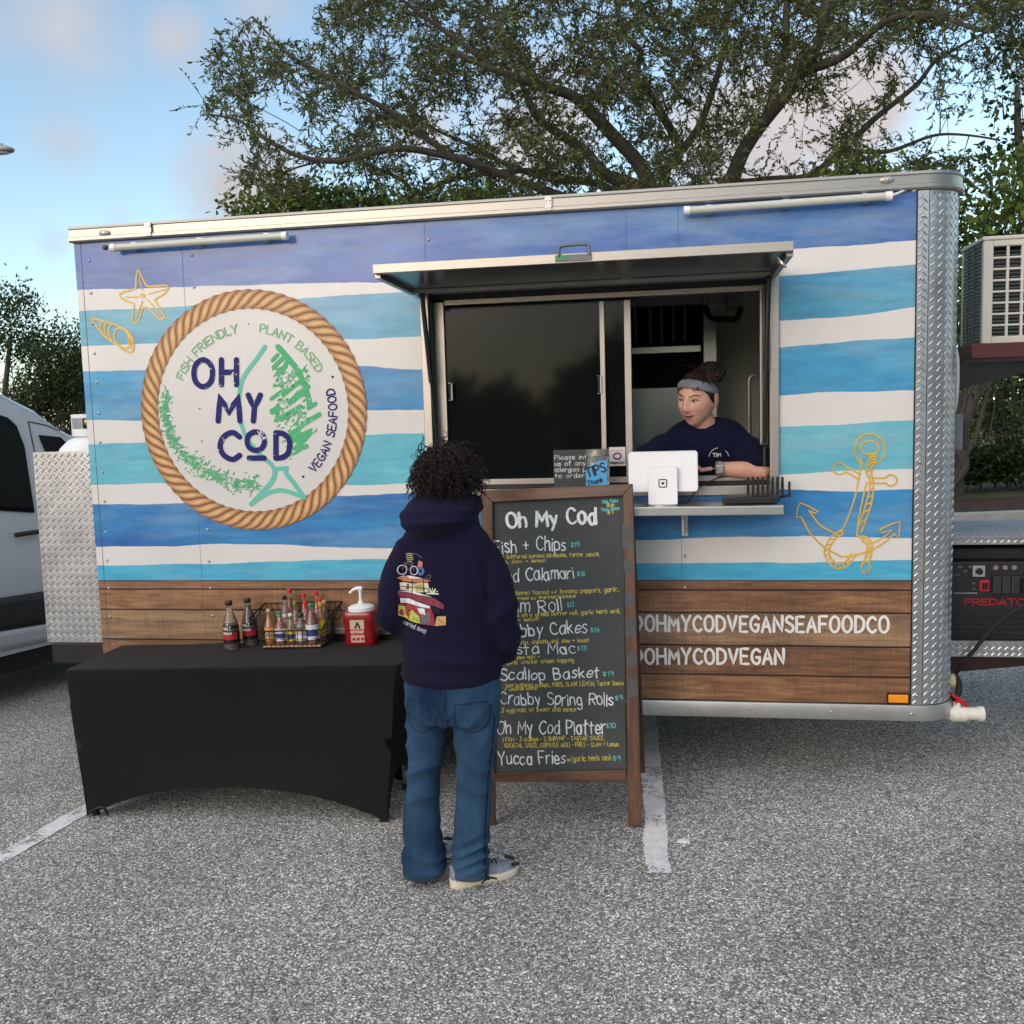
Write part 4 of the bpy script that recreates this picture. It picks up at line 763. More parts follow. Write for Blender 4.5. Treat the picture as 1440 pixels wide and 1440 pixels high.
sh = MB(); gl(sh, [(260,795),(340,805),(420,825),(520,855),(600,882),(700,940),(770,1020),(792,1110),(780,1205),(700,1210),(620,1150),(530,1090),(420,1010),(350,920),(300,850)], c7, W7, True)
for cx, cy, rx, ry, rot in ((655, 1040, 95, 135, -30), ): gl(sh, [(cx+rx*math.cos(a)*math.cos(R(rot))-ry*math.sin(a)*math.sin(R(rot)), cy+rx*math.cos(a)*math.sin(R(rot))+ry*math.sin(a)*math.cos(R(rot))) for a in np.linspace(0, 2*math.pi, 22, endpoint=False)], c7, W7, True)
for pl in ([(400,825),(375,880),(385,940),(420,1000)], [(450,840),(425,900),(440,980),(470,1045)], [(520,860),(480,920),(485,1000),(515,1070)], [(690,945),(735,1020),(730,1100),(775,1190)]): gl(sh, pl, c7, W7)
sh.build('shell_drawing', GOLD, tr)
for n_, (t_, xa, xb, ya, yb, yc) in enumerate((('@', 886, 903, 887, 886.7, 864.5), ('OHMYCODVEGANSEAFOODCO', 908, 1249, 887, 889, 864.5), ('@', 886, 903, 933, 932.7, 911), ('OHMYCODVEGAN', 908, 1102, 933, 933.5, 911))):
    hd = hd if n_ % 2 else MB(); a, b = pw((xa, ya), (xb, yb)); hh = pw((xa, yc))[0][1]-a[1]; write(hd, t_, a, b, hh*.94, .0125, lambda u, v, h: (u, -.0015-h, v), jit=.08, gap=1.7, seed=4)
    if n_ % 2: hd.build('account_lettering', LETW, tr)
# ---- serving window
WF = MB()
xl, xr = OX0, OX1
WF.box((xl, -.020, OZ0-.030), (xl+.040, .03, OZ1)); WF.box((xr-.040, -.020, OZ0-.030), (xr, .03, OZ1)); WF.box((xl+.040, -.022, OZ0-.030), (xr-.040, .03, OZ0+.012)); WF.box((xl+.040, -.012, OZ1-.012), (xr-.040, .03, OZ1+.020))
WF.build('window_trim', ALU, tr, bevel=.003)
jx0 = T(617, 560, .05).x; jx1 = T(629, 560, .05).x
wf = MB(); zb_ = OZ0+.030; zs = 1.462
wf.box((jx0-.012, .035, zb_), (jx1, .075, 2.30)); wf.box((jx1, .035, zb_), (3.30, .075, zs)); wf.box((jx1, .045, 2.285), (3.30, .075, 2.31)); wf.box((3.30, .035, zb_), (3.33, .075, 2.31))
for a, b, yy in ((846, 853, .05), (880, 889.5, .045)):
    xa, xb = T(a, 600, yy).x, T(b, 600, yy).x; wf.box((xa, .030, zs), (xb, .072, 2.27))
wf.build('window_frame', ALU, tr, bevel=.002)
wr = MB(); wr.box((xl+.042, .032, OZ0+.014), (xr-.042, .10, zb_-.002)); wr.build('window_track', BLACKP, tr)
# dark lining between trim and frame, jambs of the wall opening
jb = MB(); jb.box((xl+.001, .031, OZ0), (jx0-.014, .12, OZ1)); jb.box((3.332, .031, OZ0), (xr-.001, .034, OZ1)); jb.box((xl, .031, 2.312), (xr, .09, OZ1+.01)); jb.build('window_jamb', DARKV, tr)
GLS = M('dark_window_glass', (.006, .008, .008), .06, 0, .1, 3, spec=.16); xa, xb, xc, xd = jx1, T(846, 600, .05).x, T(853, 600, .05).x, T(880, 600, .05).x
gp = MB(); gp.box((xa-.004, .052, zs-.004), (xb+.004, .058, 2.274)); gp.build('window_pane', GLS, tr); gp = MB(); gp.box((xc-.004, .050, zs-.004), (xd+.004, .056, 2.274)); gp.build('window_pane', GLS, tr)
for px, py in ((634, 551), (843, 541)):
    q = T(px, py, .03); mb = MB(); mb.tube([(q.x-.008, .035, q.z+.04), (q.x-.008, .022, q.z+.04), (q.x+.008, .022, q.z+.04), (q.x+.008, .022, q.z-.04), (q.x-.008, .022, q.z-.04), (q.x-.008, .035, q.z-.04)], .0035, 6); mb.box((q.x-.006, .033, q.z-.036), (q.x+.006, .036, q.z+.036), 1); mb.build('sash_pull', [ALUD, BLACKP], tr)
# ---- hatch
HX0, HX1, HY, HZ = 1.717, 3.362, -.615, 2.352
hm = MB(); hm.box((HX0, HY, HZ), (HX1, -.03, HZ+.026)); hm.box((HX0, HY-.004, HZ-.006), (HX1, HY+.030, HZ+.030), 1); hm.box((HX0-.003, HY+.03, HZ-.022), (HX0+.022, -.032, HZ+.029), 1); hm.box((HX1-.022, HY+.03, HZ-.022), (HX1+.003, -.032, HZ+.029), 1); hm.box((HX0+.022, -.07, HZ-.020), (HX1-.022, -.028, HZ-.001), 1)
hm.box((2.69, HY+.03, HZ-.004), (2.735, -.07, HZ-.0005), 1)
hm.build('serving_hatch', [M('hatch_underside', (.17, .185, .19), .24, .7, .08, 3), ALU], tr, bevel=.002)
q = T(806, 360, HY); mb = MB(); mb.tube(cr([(q.x-.055, HY-.012, HZ+.018), (q.x-.052, HY-.012, HZ+.05), (q.x-.04, HY-.012, HZ+.058), (q.x+.05, HY-.012, HZ+.060), (q.x+.062, HY-.012, HZ+.05), (q.x+.064, HY-.012, HZ+.018)], 5), .006, 8); mb.box((q.x-.07, HY-.012, HZ+.0), (q.x+.072, HY-.0045, HZ+.024)); mb.box((q.x-.068, HY-.0135, HZ+.004), (q.x-.02, HY-.012, HZ+.020), 1)
mb.build('hatch_latch', [M('latch_grey', (.12, .13, .14), .4, .5), M('green_sticker', hexc(60, 140, 90), .5)], tr, smooth=True)
for i, (xa_, dx) in enumerate(((HX0+.035, .035), (HX1-.030, .0))):
    mb = MB(); e = Vector(((xl+.030 if i == 0 else xr-.052), -.085, HZ-.034)); f = Vector((xl+.062 if i == 0 else xr-.066, -.012, 1.60)); m_ = e.lerp(f, .55)
    mb.tube([e, m_], .0115, 8, 0); mb.tube([m_, f], .006, 8, 0); mb.tube([e+Vector((-.012, 0, 0)), e+Vector((.012, 0, 0))], .012, 8, 0); mb.tube([f+Vector((-.01, 0, 0)), f+Vector((.012, 0, 0))], .010, 8, 0); mb.build('gas_strut', [BLACKP, ALUD], tr, smooth=True)
mb = MB(); mb.tube([(xr-.062, .0, 2.30), (xr-.062, .0, 1.50)], .009, 8); mb.tube([(xl+.050, .0, 2.30), (xl+.050, .0, 1.50)], .008, 8); mb.build('brush_seal', BLACKP, tr)
mb = MB(); mb.tube(cr([(HX1-.05, HY+.06, HZ-.02), (HX1-.03, HY+.05, HZ-.05), (HX1-.02, HY+.09, HZ-.05), (HX1-.045, HY+.11, HZ-.025)], 5), .006, 6); mb.build('hatch_catch', SCREWM, tr, smooth=True)
# ---- shelf
mb = MB(); mb.box((2.20, -.295, 1.312), (3.366, -.018, 1.351)); mb.build('serving_shelf', STEEL, tr, bevel=.004)
for px in (963, 760):
    q = T(px, 740, -.02); mb = MB(); mb.box((q.x-.015, -.022, 1.19), (q.x+.015, -.002, 1.3115)); mb.prism([(q.x-.004, -.022, 1.305), (q.x-.004, -.24, 1.3115), (q.x-.004, -.24, 1.298), (q.x-.004, -.022, 1.20)], (.008, 0, 0)); mb.lathe([(0, -.030), (.008, -.029), (.009, -.022)], (q.x, 0, 1.205), 10, 0, 'y'); mb.build('shelf_bracket', ALUD, tr, bevel=.002)
# ---- tube lights under the roof rail
TUBE = M('tube_light_diffuser', (.50, .51, .46), .25, 0, .05, 6)
for a, b, cab in (((157, 348.5), (403, 331.5), (147, 348)), ((963, 296.5), (1253, 275.5), (1286, 266))):
    A, B = T(*a, -.05), T(*b, -.05); mb = MB(); mb.tube([A, B], .0165, 12); mb.build('light_tube', TUBE, tr, smooth=True)
    mb = MB(); d = (B-A).normalized()
    for p_, sg in ((A, 1), (B, -1)): mb.tube([p_-d*.004*sg, p_+d*.022*sg], .0195, 12)
    mb.build('tube_cap', WHITEP, tr, smooth=True)
    for f in (.12, .5, .88): p_ = A.lerp(B, f); mb = MB(); mb.box((p_.x-.012, -.036, p_.z-.018), (p_.x+.012, 0, p_.z+.022)); mb.build('tube_clip', ALUD, tr)
    e = T(*cab, -.006); s_ = A if e.x < A.x else B; mb = MB(); mb.tube(cr([s_, s_.lerp(e, .35)+Vector((0, 0, .004)), s_.lerp(e, .8)+Vector((0, .02, .010)), e], 6), .005, 6); mb.lathe([(0, -.012), (.010, -.010), (.012, 0)], (e.x, 0, e.z), 10, 0, 'y'); mb.build('tube_cable', BLACKP if e.x < 1 else WHITEP, tr, smooth=True)
# ---- interior seen through the window
INW = M('interior_wall', (.76, .80, .75), .35, 0, .08, 2.5); INS = M('interior_steel', (.38, .40, .37), .28, .8, .1, 3, stretch=(1, 1, .2))
mb = MB(); mb.box((.04, DEP-.06, .43), (4.015, DEP-.042, 2.655)); mb.box((3.985, .05, .43), (4.015, DEP-.06, 2.655)); mb.box((.035, .05, .43), (.05, DEP-.06, 2.655)); mb.box((.05, .05, 2.63), (3.985, DEP-.06, 2.655)); mb.build('interior_lining', INW, tr)
yq = 1.55
def iq(px, py): return T(px, py, yq)
a, b = iq(884, 420), iq(990, 662); hdm = MB()
hdm.box((a.x, yq, iq(890, 425).z-.03), (b.x+.03, DEP-.07, iq(890, 418).z+.1)); hdm.box((a.x-.3, yq+.32, 1.0), (b.x+.02, DEP-.07, iq(890, 545).z)); hdm.build('hood', INS, tr)
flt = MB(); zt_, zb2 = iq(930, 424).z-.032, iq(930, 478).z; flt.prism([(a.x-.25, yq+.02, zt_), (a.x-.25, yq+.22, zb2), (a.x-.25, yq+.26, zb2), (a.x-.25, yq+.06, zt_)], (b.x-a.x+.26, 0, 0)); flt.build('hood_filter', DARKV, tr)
bars = MB()
for px in (893, 914, 930, 947, 963): x = iq(px, 450).x; bars.tube([(x, yq+.005, zt_), (x, yq+.205, zb2)], .007, 6)
bars.build('filter_rib', M('rib_steel', (.62, .62, .60), .35, .5, .1, 6), tr)
mb = MB(); zz = iq(930, 492).z; mb.box((a.x-.3, yq-.01, zz-.018), (iq(985, 490).x, yq+.05, zz+.018)); zz = iq(930, 414).z; mb.box((a.x-.3, yq-.02, zz-.008), (b.x+.02, yq+.0, zz+.008)); mb.build('steel_rail', M('bright_steel', (.7, .7, .68), .25, .6), tr)
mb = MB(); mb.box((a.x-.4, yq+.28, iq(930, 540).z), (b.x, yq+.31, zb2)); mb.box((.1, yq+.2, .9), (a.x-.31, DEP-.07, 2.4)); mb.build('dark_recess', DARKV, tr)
x0, x1 = iq(989, 500).x, iq(1008, 500).x; mb = MB(); mb.box((x0, yq-.02, .5), (x1, yq+.2, 2.6)); mb.build('interior_post', M('post_steel', (.55, .57, .54), .3, .85, .1, 4), tr, bevel=.004)
q0, q1 = T(1000, 435, 1.2), T(1042, 411, 1.2); mb = MB(); mb.box((q0.x+.09, 1.2, q0.z), (q1.x, 1.34, q1.z)); mb.box((q0.x-.02, 1.24, q0.z+.03), (q0.x+.09, 1.32, q1.z-.02)); mb.tube(cr([(q0.x-.03, 1.22, q0.z+.02), (q0.x, 1.18, q0.z-.05), (q0.x+.08, 1.18, q0.z-.06), (q1.x-.03, 1.18, q0.z-.06), (q1.x, 1.2, q0.z)], 6), .018, 8, 1); mb.build('wall_heater', [M('heater_metal', (.4, .42, .36), .3, .7, .3, 12), BLACKP], tr, bevel=.004)
q = T(1058, 535, .8); mb = MB(); mb.tube(cr([(q.x+.03, .8, q.z+.02), (q.x+.005, .8, q.z+.025), (q.x-.015, .8, q.z), (q.x-.015, .8, q.z-.1), (q.x-.015, .8, 1.2)], 6), .010, 8); mb.build('water_pipe', ALUD, tr, smooth=True)
mb = MB(); mb.box((1.9, .10, 1.37), (3.32, .55, 1.408)); mb.build('inner_counter', INS, tr)
# ---- wheel arch, wheels, tow frame
mb = MB(); mb.box((1.22, -.016, .715), (2.52, .001, .745)); mb.box((1.22, -.016, .416), (1.25, .001, .715)); mb.box((2.49, -.016, .416), (2.52, .001, .715)); mb.build('wheel_fender', ALU, tr, bevel=.003)
mb = MB(); mb.box((1.25, -.004, .416), (2.49, -.0012, .714)); mb.build('wheel_well_shade', DARKV, tr)  # flat black panel standing in for the shade inside the wheel opening
TY = M('tyre_rubber', (.018, .018, .018), .8, 0, .2, 20)
for cx in (1.53, 2.21):
    for yy in (.03, DEP-.24):
        mb = MB(); mb.lathe([(.17, 0), (.26, -.005), (.315, .02), (.325, .06), (.325, .14), (.315, .18), (.26, .205), (.17, .2)], (cx, yy, .335), 32, 0, 'y'); wh = mb.build('wheel', TY, tr, smooth=True)
        mb = MB(); mb.lathe([(0, .03), (.06, .02), (.07, .045), (.15, .055), (.175, .012), (.18, .1), (0, .1)], (cx, yy, .335), 24, 0, 'y'); mb.build('rim', ALUD, wh, smooth=True)
mb = MB(); mb.tube([(1.53, .1, .335), (1.53, DEP-.1, .335)], .04, 8); mb.tube([(2.21, .1, .335), (2.21, DEP-.1, .335)], .04, 8); mb.box((.1, .4, .26), (4.0, .46, .36)); mb.box((.1, DEP-.46, .26), (4.0, DEP-.4, .36)); mb.build('chassis', BLACKP, tr)
FR = M('tow_frame_paint', (.030, .028, .028), .5, .3, .3, 6, col2=(.07, .035, .025))
mb = MB()
def beam(A, B, h, t_): 
    A, B = Vector(A), Vector(B); d = (B-A).normalized(); s_ = Vector((-d.y, d.x, 0)).normalized()*t_/2; zz = Vector((0, 0, h)); mb.hexa([A-s_, B-s_, B+s_, A+s_, A-s_+zz, B-s_+zz, B+s_+zz, A+s_+zz])
beam((3.7, .28, .435), (5.75, 1.08, .435), .125, .05); beam((3.7, DEP-.28, .435), (5.75, DEP-1.08, .435), .125, .05); beam((4.1, .42, .50), (4.1, DEP-.42, .50), .06, .05); beam((4.9, .74, .50), (4.9, DEP-.74, .50), .06, .05); beam((5.6, 1.125, .44), (6.1, 1.125, .44), .10, .09)
mb.build('tow_frame', FR, tr, bevel=.004)
mb = MB(); mb.tube([(5.9, 1.125, .03), (5.9, 1.125, .75)], .035, 10); mb.lathe([(.09, .062), (.09, .075), (.02, .08)], (5.9, 1.125, 0), 14); mb.build('jack', BLACKP, tr, smooth=True)
PVC = M('white_pvc', (.74, .73, .70), .35, 0, .1, 25, col2=(.60, .56, .48)); q = T(1350, 1003, .10)
mb = MB(); mb.tube([(4.05, .10, q.z), (q.x-.035, .10, q.z)], .026, 14); mb.tube([(q.x-.05, .10, q.z), (q.x+.03, .10, q.z)], .032, 14); mb.tube([(q.x-.012, .10, q.z), (q.x-.012, .10, q.z+.052)], .016, 10); mb.tube([(q.x+.03, .10, q.z), (q.x+.075, .10, q.z), (q.x+.075, .10, q.z), (q.x+.10, .10, q.z)], [.029, .029, .034, .034], 14); mb.lathe([(.0, -.04), (.035, -.03), (.035, .03), (0, .04)], (q.x-.01, .10, q.z-.004), 14, 0, 'x'); vl = mb.build('drain_valve', PVC, tr, smooth=True)
mb = MB(); mb.box((-.045, -.012, -.005), (.045, .012, .010), None, Matrix.Translation((q.x-.005, .10, q.z+.062)) @ Matrix.Rotation(R(38), 4, 'Y')); mb.box((-.012, -.014, -.02), (.012, .014, .0), None, Matrix.Translation((q.x-.012, .10, q.z+.062))); mb.build('handle', M('red_handle', hexc(170, 24, 34), .4, 0, .1, 20), vl, bevel=.004)
q = T(1330, 957, .16); mb = MB(); mb.tube([(q.x-.06, .16, q.z), (q.x+.03, .16, q.z)], .030, 12); mb.tube([(q.x+.0, .16, q.z), (q.x+.035, .16, q.z)], .034, 12); mb.build('drain_cap', M('yellowed_plastic', (.42, .38, .22), .5, 0, .2, 20), tr, smooth=True)
mb = MB(); mb.tube(cr([(q.x-.05, .2, q.z+.06), (q.x+.04, .17, q.z+.02), (q.x+.055, .15, q.z-.03), (q.x+.03, .13, q.z-.07), (q.x-.06, .13, q.z-.10)], 7), .014, 10); mb.build('drain_hose', RUBBER, tr, smooth=True)
# cable and grey box on the front end of the trailer
q = T(1339, 600, .20); mb = MB(); mb.tube(cr([(4.165, .20, 2.02), (4.175, .18, 1.95), (4.178, .19, 1.8), (4.17, .20, 1.72)], 6), .010, 8); mb.box((4.158, .16, 1.55), (4.20, .26, 1.71), 1); mb.build('power_inlet', [M('grey_cable', (.5, .5, .5), .5), M('inlet_grey', (.10, .12, .14), .5)], tr, bevel=.003)
# ---- platform for the air conditioner
mb = MB(); mb.box((4.30, .40, 1.965), (5.6, 1.2, 2.035)); mb.build('equipment_platform', M('dark_red_board', (.075, .020, .018), .55, 0, .2, 6), tr, bevel=.004)
mb = MB()
for yy in (.47, 1.12): mb.prism([(4.162, yy, 1.95), (5.3, yy, 1.95), (5.3, yy, 1.92), (4.55, yy, 1.89), (4.162, yy, 1.80)], (0, .03, 0))
mb.box((4.17, .5, 1.90), (4.30, 1.2, 1.96)); mb.build('platform_bracket', BLACKP, tr)
# ================================================================== THINGS ROUND THE TRAILER
# ---- outdoor air conditioner on the platform
YA = .50; a0 = T(1384, 330, YA); AX, AZ0, AZ1 = a0.x, 2.037, 2.522
ac = thing('air_conditioner', 'cream outdoor air conditioner with white grille on the dark red board', 'air conditioner', (AX+.4, YA+.17, AZ0), TM)
CRM = M('cream_enamel', (.56, .54, .48), .4, 0, .05, 8); GRY = M('coil_fins', (.16, .20, .19), .5, .3, .15, 30)
mb = MB(); W_ = .86; D_ = .34
mb.box((AX, YA, AZ0), (AX+.045, YA+.03, AZ1)); mb.box((AX+W_-.04, YA, AZ0), (AX+W_, YA+.03, AZ1)); mb.box((AX+.045, YA, AZ1-.03), (AX+W_-.04, YA+.03, AZ1)); mb.box((AX+.045, YA, AZ0), (AX+W_-.04, YA+.03, AZ0+.035)); mb.box((AX-.006, YA-.006, AZ1), (AX+W_+.006, YA+D_+.006, AZ1+.018)); mb.box((AX, YA+D_-.02, AZ0), (AX+W_, YA+D_, AZ1)); mb.box((AX+W_-.02, YA+.03, AZ0), (AX+W_, YA+D_-.02, AZ1)); mb.build('casing', CRM, ac, bevel=.005)
mb = MB(); mb.box((AX+.006, YA+.032, AZ0), (AX+.012, YA+D_-.022, AZ1-.002)); 
for k in range(26): z = AZ0+.02+k*(AZ1-AZ0-.04)/25; mb.box((AX-.001, YA+.045, z), (AX+.006, YA+D_-.03, z+.004))
mb.build('side_coil', GRY, ac)
mb = MB()
for yy in (YA+.12, YA+.22): mb.box((AX-.004, yy, AZ0+.01), (AX-.0012, yy+.008, AZ1-.01))
mb.build('coil_strap', BLACKP, ac)
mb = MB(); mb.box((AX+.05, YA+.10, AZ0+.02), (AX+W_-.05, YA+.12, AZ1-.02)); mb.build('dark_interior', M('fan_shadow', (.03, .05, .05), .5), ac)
mb = MB(); cx, cz = AX+.40, (AZ0+AZ1)/2
for k in range(3):
    t0 = R(120*k+20); pts = [(cx+r_*math.cos(t0+s_), YA+.085+o_, cz+r_*math.sin(t0+s_)) for r_, s_, o_ in ((.05, 0, 0), (.19, -.2, .01), (.20, .7, -.02), (.06, .9, -.01))]; mb.prism(pts, (0, .004, 0))
mb.lathe([(0, YA+.06), (.05, YA+.065), (.05, YA+.095)], (cx, 0, cz), 16, 0, 'y'); mb.build('fan', GRY, ac)
mb = MB(); nrow, ncol = 8, 12
for i in range(1, nrow): z = AZ0+.035+(AZ1-AZ0-.065)*i/nrow; mb.box((AX+.044, YA+.004, z-.0045), (AX+W_-.039, YA+.016, z+.0045))
for j in range(1, ncol): x = AX+.045+.09*j*.72; mb.box((x-.006, YA+.0045, AZ0+.034), (x+.006, YA+.0155, AZ1-.029))
mb.build('grille', CRM, ac)
mb = MB()
for i in range(nrow*3): z = AZ0+.04+(AZ1-AZ0-.07)*i/(nrow*3); mb.tube([(AX+.044, YA+.05, z), (AX+W_-.04, YA+.05, z)], .003, 5)
mb.build('inner_guard', GRY, ac)
# ---- generator box in tread plate with the generator inside
YG = .34; g0, g1 = T(1333, 757, YG), T(1333, 923, YG); GX = 4.19; GZ0, GZ1 = g1.z, g0.z; o0, o1 = T(1338.5, 766, YG), T(1338.5, 901, YG)
gb = thing('generator_box', 'open fronted tread plate box on the tow bar housing the generator', 'metal box', (GX+.5, YG+.3, GZ0), TM)
mb = MB(); X2 = GX+1.05; DP = .62
mb.box((GX, YG, GZ0), (o0.x, YG+.02, GZ1)); mb.box((X2-.05, YG, GZ0), (X2, YG+.02, GZ1)); mb.box((o0.x, YG, o0.z), (X2-.05, YG+.02, GZ1)); mb.box((o0.x, YG, GZ0), (X2-.05, YG+.02, o1.z))
mb.box((GX, YG-.012, GZ1+.001), (X2, YG+DP, GZ1+.012)); mb.box((GX, YG+.02, GZ0), (GX+.01, YG+DP, GZ1)); mb.box((X2-.01, YG+.02, GZ0), (X2, YG+DP, GZ1)); mb.box((GX+.01, YG+DP-.01, GZ0), (X2-.01, YG+DP, GZ1)); mb.box((GX+.01, YG+.02, GZ0), (X2-.01, YG+DP-.01, GZ0+.02))
f_ = lambda a, z, h: (a, YG-h, z)
lozenges(mb, f_, o0.x+.005, X2-.05, o0.z+.006, GZ1-.002, p=.03); lozenges(mb, f_, o0.x+.005, X2-.05, GZ0+.004, o1.z-.004, p=.03); lozenges(mb, f_, GX+.003, o0.x-.002, GZ0, GZ1, p=.03); lozenges(mb, lambda a, z, h: (a, YG+z, GZ1+.012+h), GX+.01, X2, .0, DP, p=.03); lozenges(mb, lambda a, z, h: (a, YG-.012-h, GZ1+.0015+z*.2), GX+.01, X2, 0, .03, p=.03)
mb.build('tread_case', TREAD, gb)
ge = thing('generator', 'black generator with red lettering and sockets inside the tread plate box', 'generator', (GX+.5, YG+.32, GZ0+.02), TM)
gx0, gx1, gz0, gz1 = o0.x+.004, X2-.07, GZ0+.022, o0.z-.03; YF = YG+.055
GB = M('generator_black', (.016, .016, .018), .45, 0, .2, 12)
mb = MB(); mb.box((gx0, YF, gz0), (gx1, YG+.55, gz1-.06)); mb.box((gx0-.002, YF+.05, gz1-.06), (gx1, YG+.55, gz1)); mb.build('casing', GB, ge, bevel=.008)
mb = MB(); t0, t1 = T(1357, 851.5, YF), T(1440, 852, YF); A, B = (t0.x, T(1357, 850.5, YF).z), (t0.x+.305, T(1357, 850.5, YF).z+.002); write(mb, 'PREDATOR', A, B, .029, .0065, lambda u, v, h: (u, YF-.001-h, v), gap=1.0); mb.build('lettering', M('red_lettering', hexc(150, 24, 36), .4), ge)
mb = MB()
for k in range(5): z = T(1380, 862+k*8.2, YF).z; mb.box((gx0+.015, YF-.012, z-.010), (gx1-.02, YF-.0008, z))
mb.build('louvre', GB, ge)
def gp_(x, y): p = T(x, y, YF); return p.x, p.z
mb = MB(); x, z = gp_(1376, 803); mb.box((x-.028, YF-.008, z-.027), (x+.028, YF-.0005, z+.027)); mb.build('selector_plate', ALUD, ge, bevel=.002)
mb = MB(); mb.lathe([(0, YF-.026), (.014, YF-.025), (.017, YF-.0085)], (x, 0, z), 16, 0, 'y'); mb.build('selector_knob', BLACKP, ge, smooth=True)
mb = MB(); x, z = gp_(1384, 823.5); mb.box((x-.021, YF-.008, z-.026), (x+.021, YF-.0005, z+.026)); mb.box((x-.013, YF-.016, z-.017), (x+.013, YF-.0085, z+.017), 1); mb.build('breaker_switch', [M('red_plastic', hexc(190, 30, 50), .4), BLACKP], ge, bevel=.002)
for px in (1400, 1413, 1426):
    x, z = gp_(px, 821); mb = MB(); mb.box((x-.0195, YF-.028, z-.045), (x+.0195, YF-.0005, z+.042)); mb.build('socket_cover', M('socket_black', (.022, .023, .026), .5), ge, bevel=.005)
    mb = MB(); x, z = gp_(px+3, 798); mb.lathe([(0, YF-.010), (.011, YF-.009), (.012, YF-.0008)], (x-.01, 0, z), 12, 0, 'y'); mb.build('reset_button', M('button_grey', (.18, .18, .18), .5), ge, smooth=True)
for px, py, w_, h_ in ((1350, 797, .02, .012), (1357, 803, .018, .010), (1364, 797, .016, .012), (1346, 808, .022, .006), (1369, 820, .012, .008), (1369, 828, .012, .008)):
    x, z = gp_(px, py); mb = MB(); mb.box((x-w_/2, YF-.003, z-h_/2), (x+w_/2, YF-.0005, z+h_/2)); mb.build('small_label', M('label_grey', (.10, .10, .105), .5), ge)
x, z = gp_(1399, 797); mb = MB(); mb.prism([(x-.018, YF-.001, z-.012), (x-.004, YF-.001, z-.004), (x, YF-.001, z+.016), (x+.006, YF-.001, z-.004), (x+.018, YF-.001, z-.006), (x+.004, YF-.001, z-.014)], (0, -.002, 0)); mb.build('red_mark', M('mark_red', hexc(170, 36, 56), .5), ge)
x, z = gp_(1358, 834); mb = MB(); 
for k in range(9): mb.box((x-.05+k*.0115, YF-.0015, z-.003), (x-.05+k*.0115+.008, YF-.0004, z+.003))
mb.build('small_print', M('print_grey', (.30, .30, .30), .5), ge)
q = T(1441, 822, YF); e = T(1362, 922, YG-.02); mb = MB(); mb.lathe([(0, q.y-.06), (.028, q.y-.055), (.030, q.y-.004)], (q.x, 0, q.z), 14, 0, 'y'); mb.tube(cr([(q.x, YF-.05, q.z), (q.x-.02, YG-.05, q.z-.06), (e.x+.12, YG-.05, e.z+.17), (e.x, YG-.03, e.z), (e.x-.06, YG+.02, e.z-.12), (e.x-.05, YG+.2, e.z-.2)], 8), .010, 8)
single(mb, 'power_cable', 'thick black cable running down from the generator socket over the box edge', 'cable', RUBBER, (q.x, YF-.05, q.z), TM, smooth=True)
# ---- gas cylinder behind the rear guard
gc = thing('gas_cylinder', 'white propane cylinder with collar behind the tread plate guard', 'gas cylinder', (-.16, .34, .64), TM)
q = T(100, 636, .30); mb = MB(); zt_ = T(110, 611, .34).z; cx = T(125, 620, .34).x+.02; mb.lathe([(0, zt_), (.06, zt_-.004), (.12, zt_-.03), (.165, zt_-.075), (.185, zt_-.13), (.185, .74), (.15, .66), (.13, .65)], (cx, .34, 0), 28); mb.lathe([(.14, .637), (.14, .66)], (cx, .34, 0), 20); WC = M('white_enamel', (.72, .73, .74), .35, 0, .04, 5, coat=.3); mb.build('tank', WC, gc, smooth=True)
mb = MB(); zc_ = T(110, 583, .34).z; n = 18
for (a, b, z0, z1) in ((R(20), R(340), zt_-.01, zt_+.03), (R(20), R(340), zc_-.02, zc_), (R(150), R(215), zt_+.03, zc_-.02), (R(300), R(340), zt_+.03, zc_-.02), (R(20), R(60), zt_+.03, zc_-.02)):
    ri = []
    for k in range(n+1): t_ = a+(b-a)*k/n; ri.append([(cx+r_*math.cos(t_), .34+r_*math.sin(t_), z) for r_, z in ((.092, z0), (.098, z0), (.098, z1), (.092, z1))])
    mb.loft(ri)
mb.build('collar', WC, gc, smooth=True); mb = MB(); mb.tube([(cx, .34, zt_-.01), (cx, .34, zt_+.06)], .016, 10); mb.tube([(cx-.03, .34, zt_+.065), (cx+.03, .34, zt_+.065)], .018, 10); mb.build('valve', M('brass', (.45, .33, .14), .35, .9), gc, smooth=True)
# ---- sandwich board menu
P0, P1 = G(690, 1160), G(896, 1160); yb = (P0.y+P1.y)/2; TILT = .16
bx0, bx1 = V(686.5, 1160, yb).x, V(903, 1160, yb).x
tz = 1.44; Bo = Vector((bx0, yb, 0)); Bn = Vector((0, -1, TILT/tz)).normalized(); Bu = Vector((1, 0, 0)); Bv = Vector((0, TILT/tz, 1)).normalized()
def bpx(px, py): # survey onto the tilted board plane
    d = RW @ ray(px, py); t_ = (Bo-CW).dot(Bn)/d.dot(Bn); q_ = CW+d*t_-Bo; return (q_.dot(Bu), q_.dot(Bv))
def bat(u, v, h): return Bo+Bu*u+Bv*v+Bn*h
sb = thing('menu_board', 'wood framed sandwich board with handwritten chalk menu standing below the serving shelf', 'menu board', tuple(Bo+Vector((.3, .1, 0))))
WOODF = woodmat('stained_pine', hexc(44, 27, 17), hexc(84, 56, 38), hexc(122, 86, 60)); WOODV = bpy.data.materials.get('stained_pine').copy(); WOODV.name = 'stained_pine_upright'
for n_ in WOODV.node_tree.nodes:
    if n_.type == 'MAPPING': s_ = n_.inputs['Scale'].default_value; n_.inputs['Scale'].default_value = (s_[2], s_[1], s_[0])
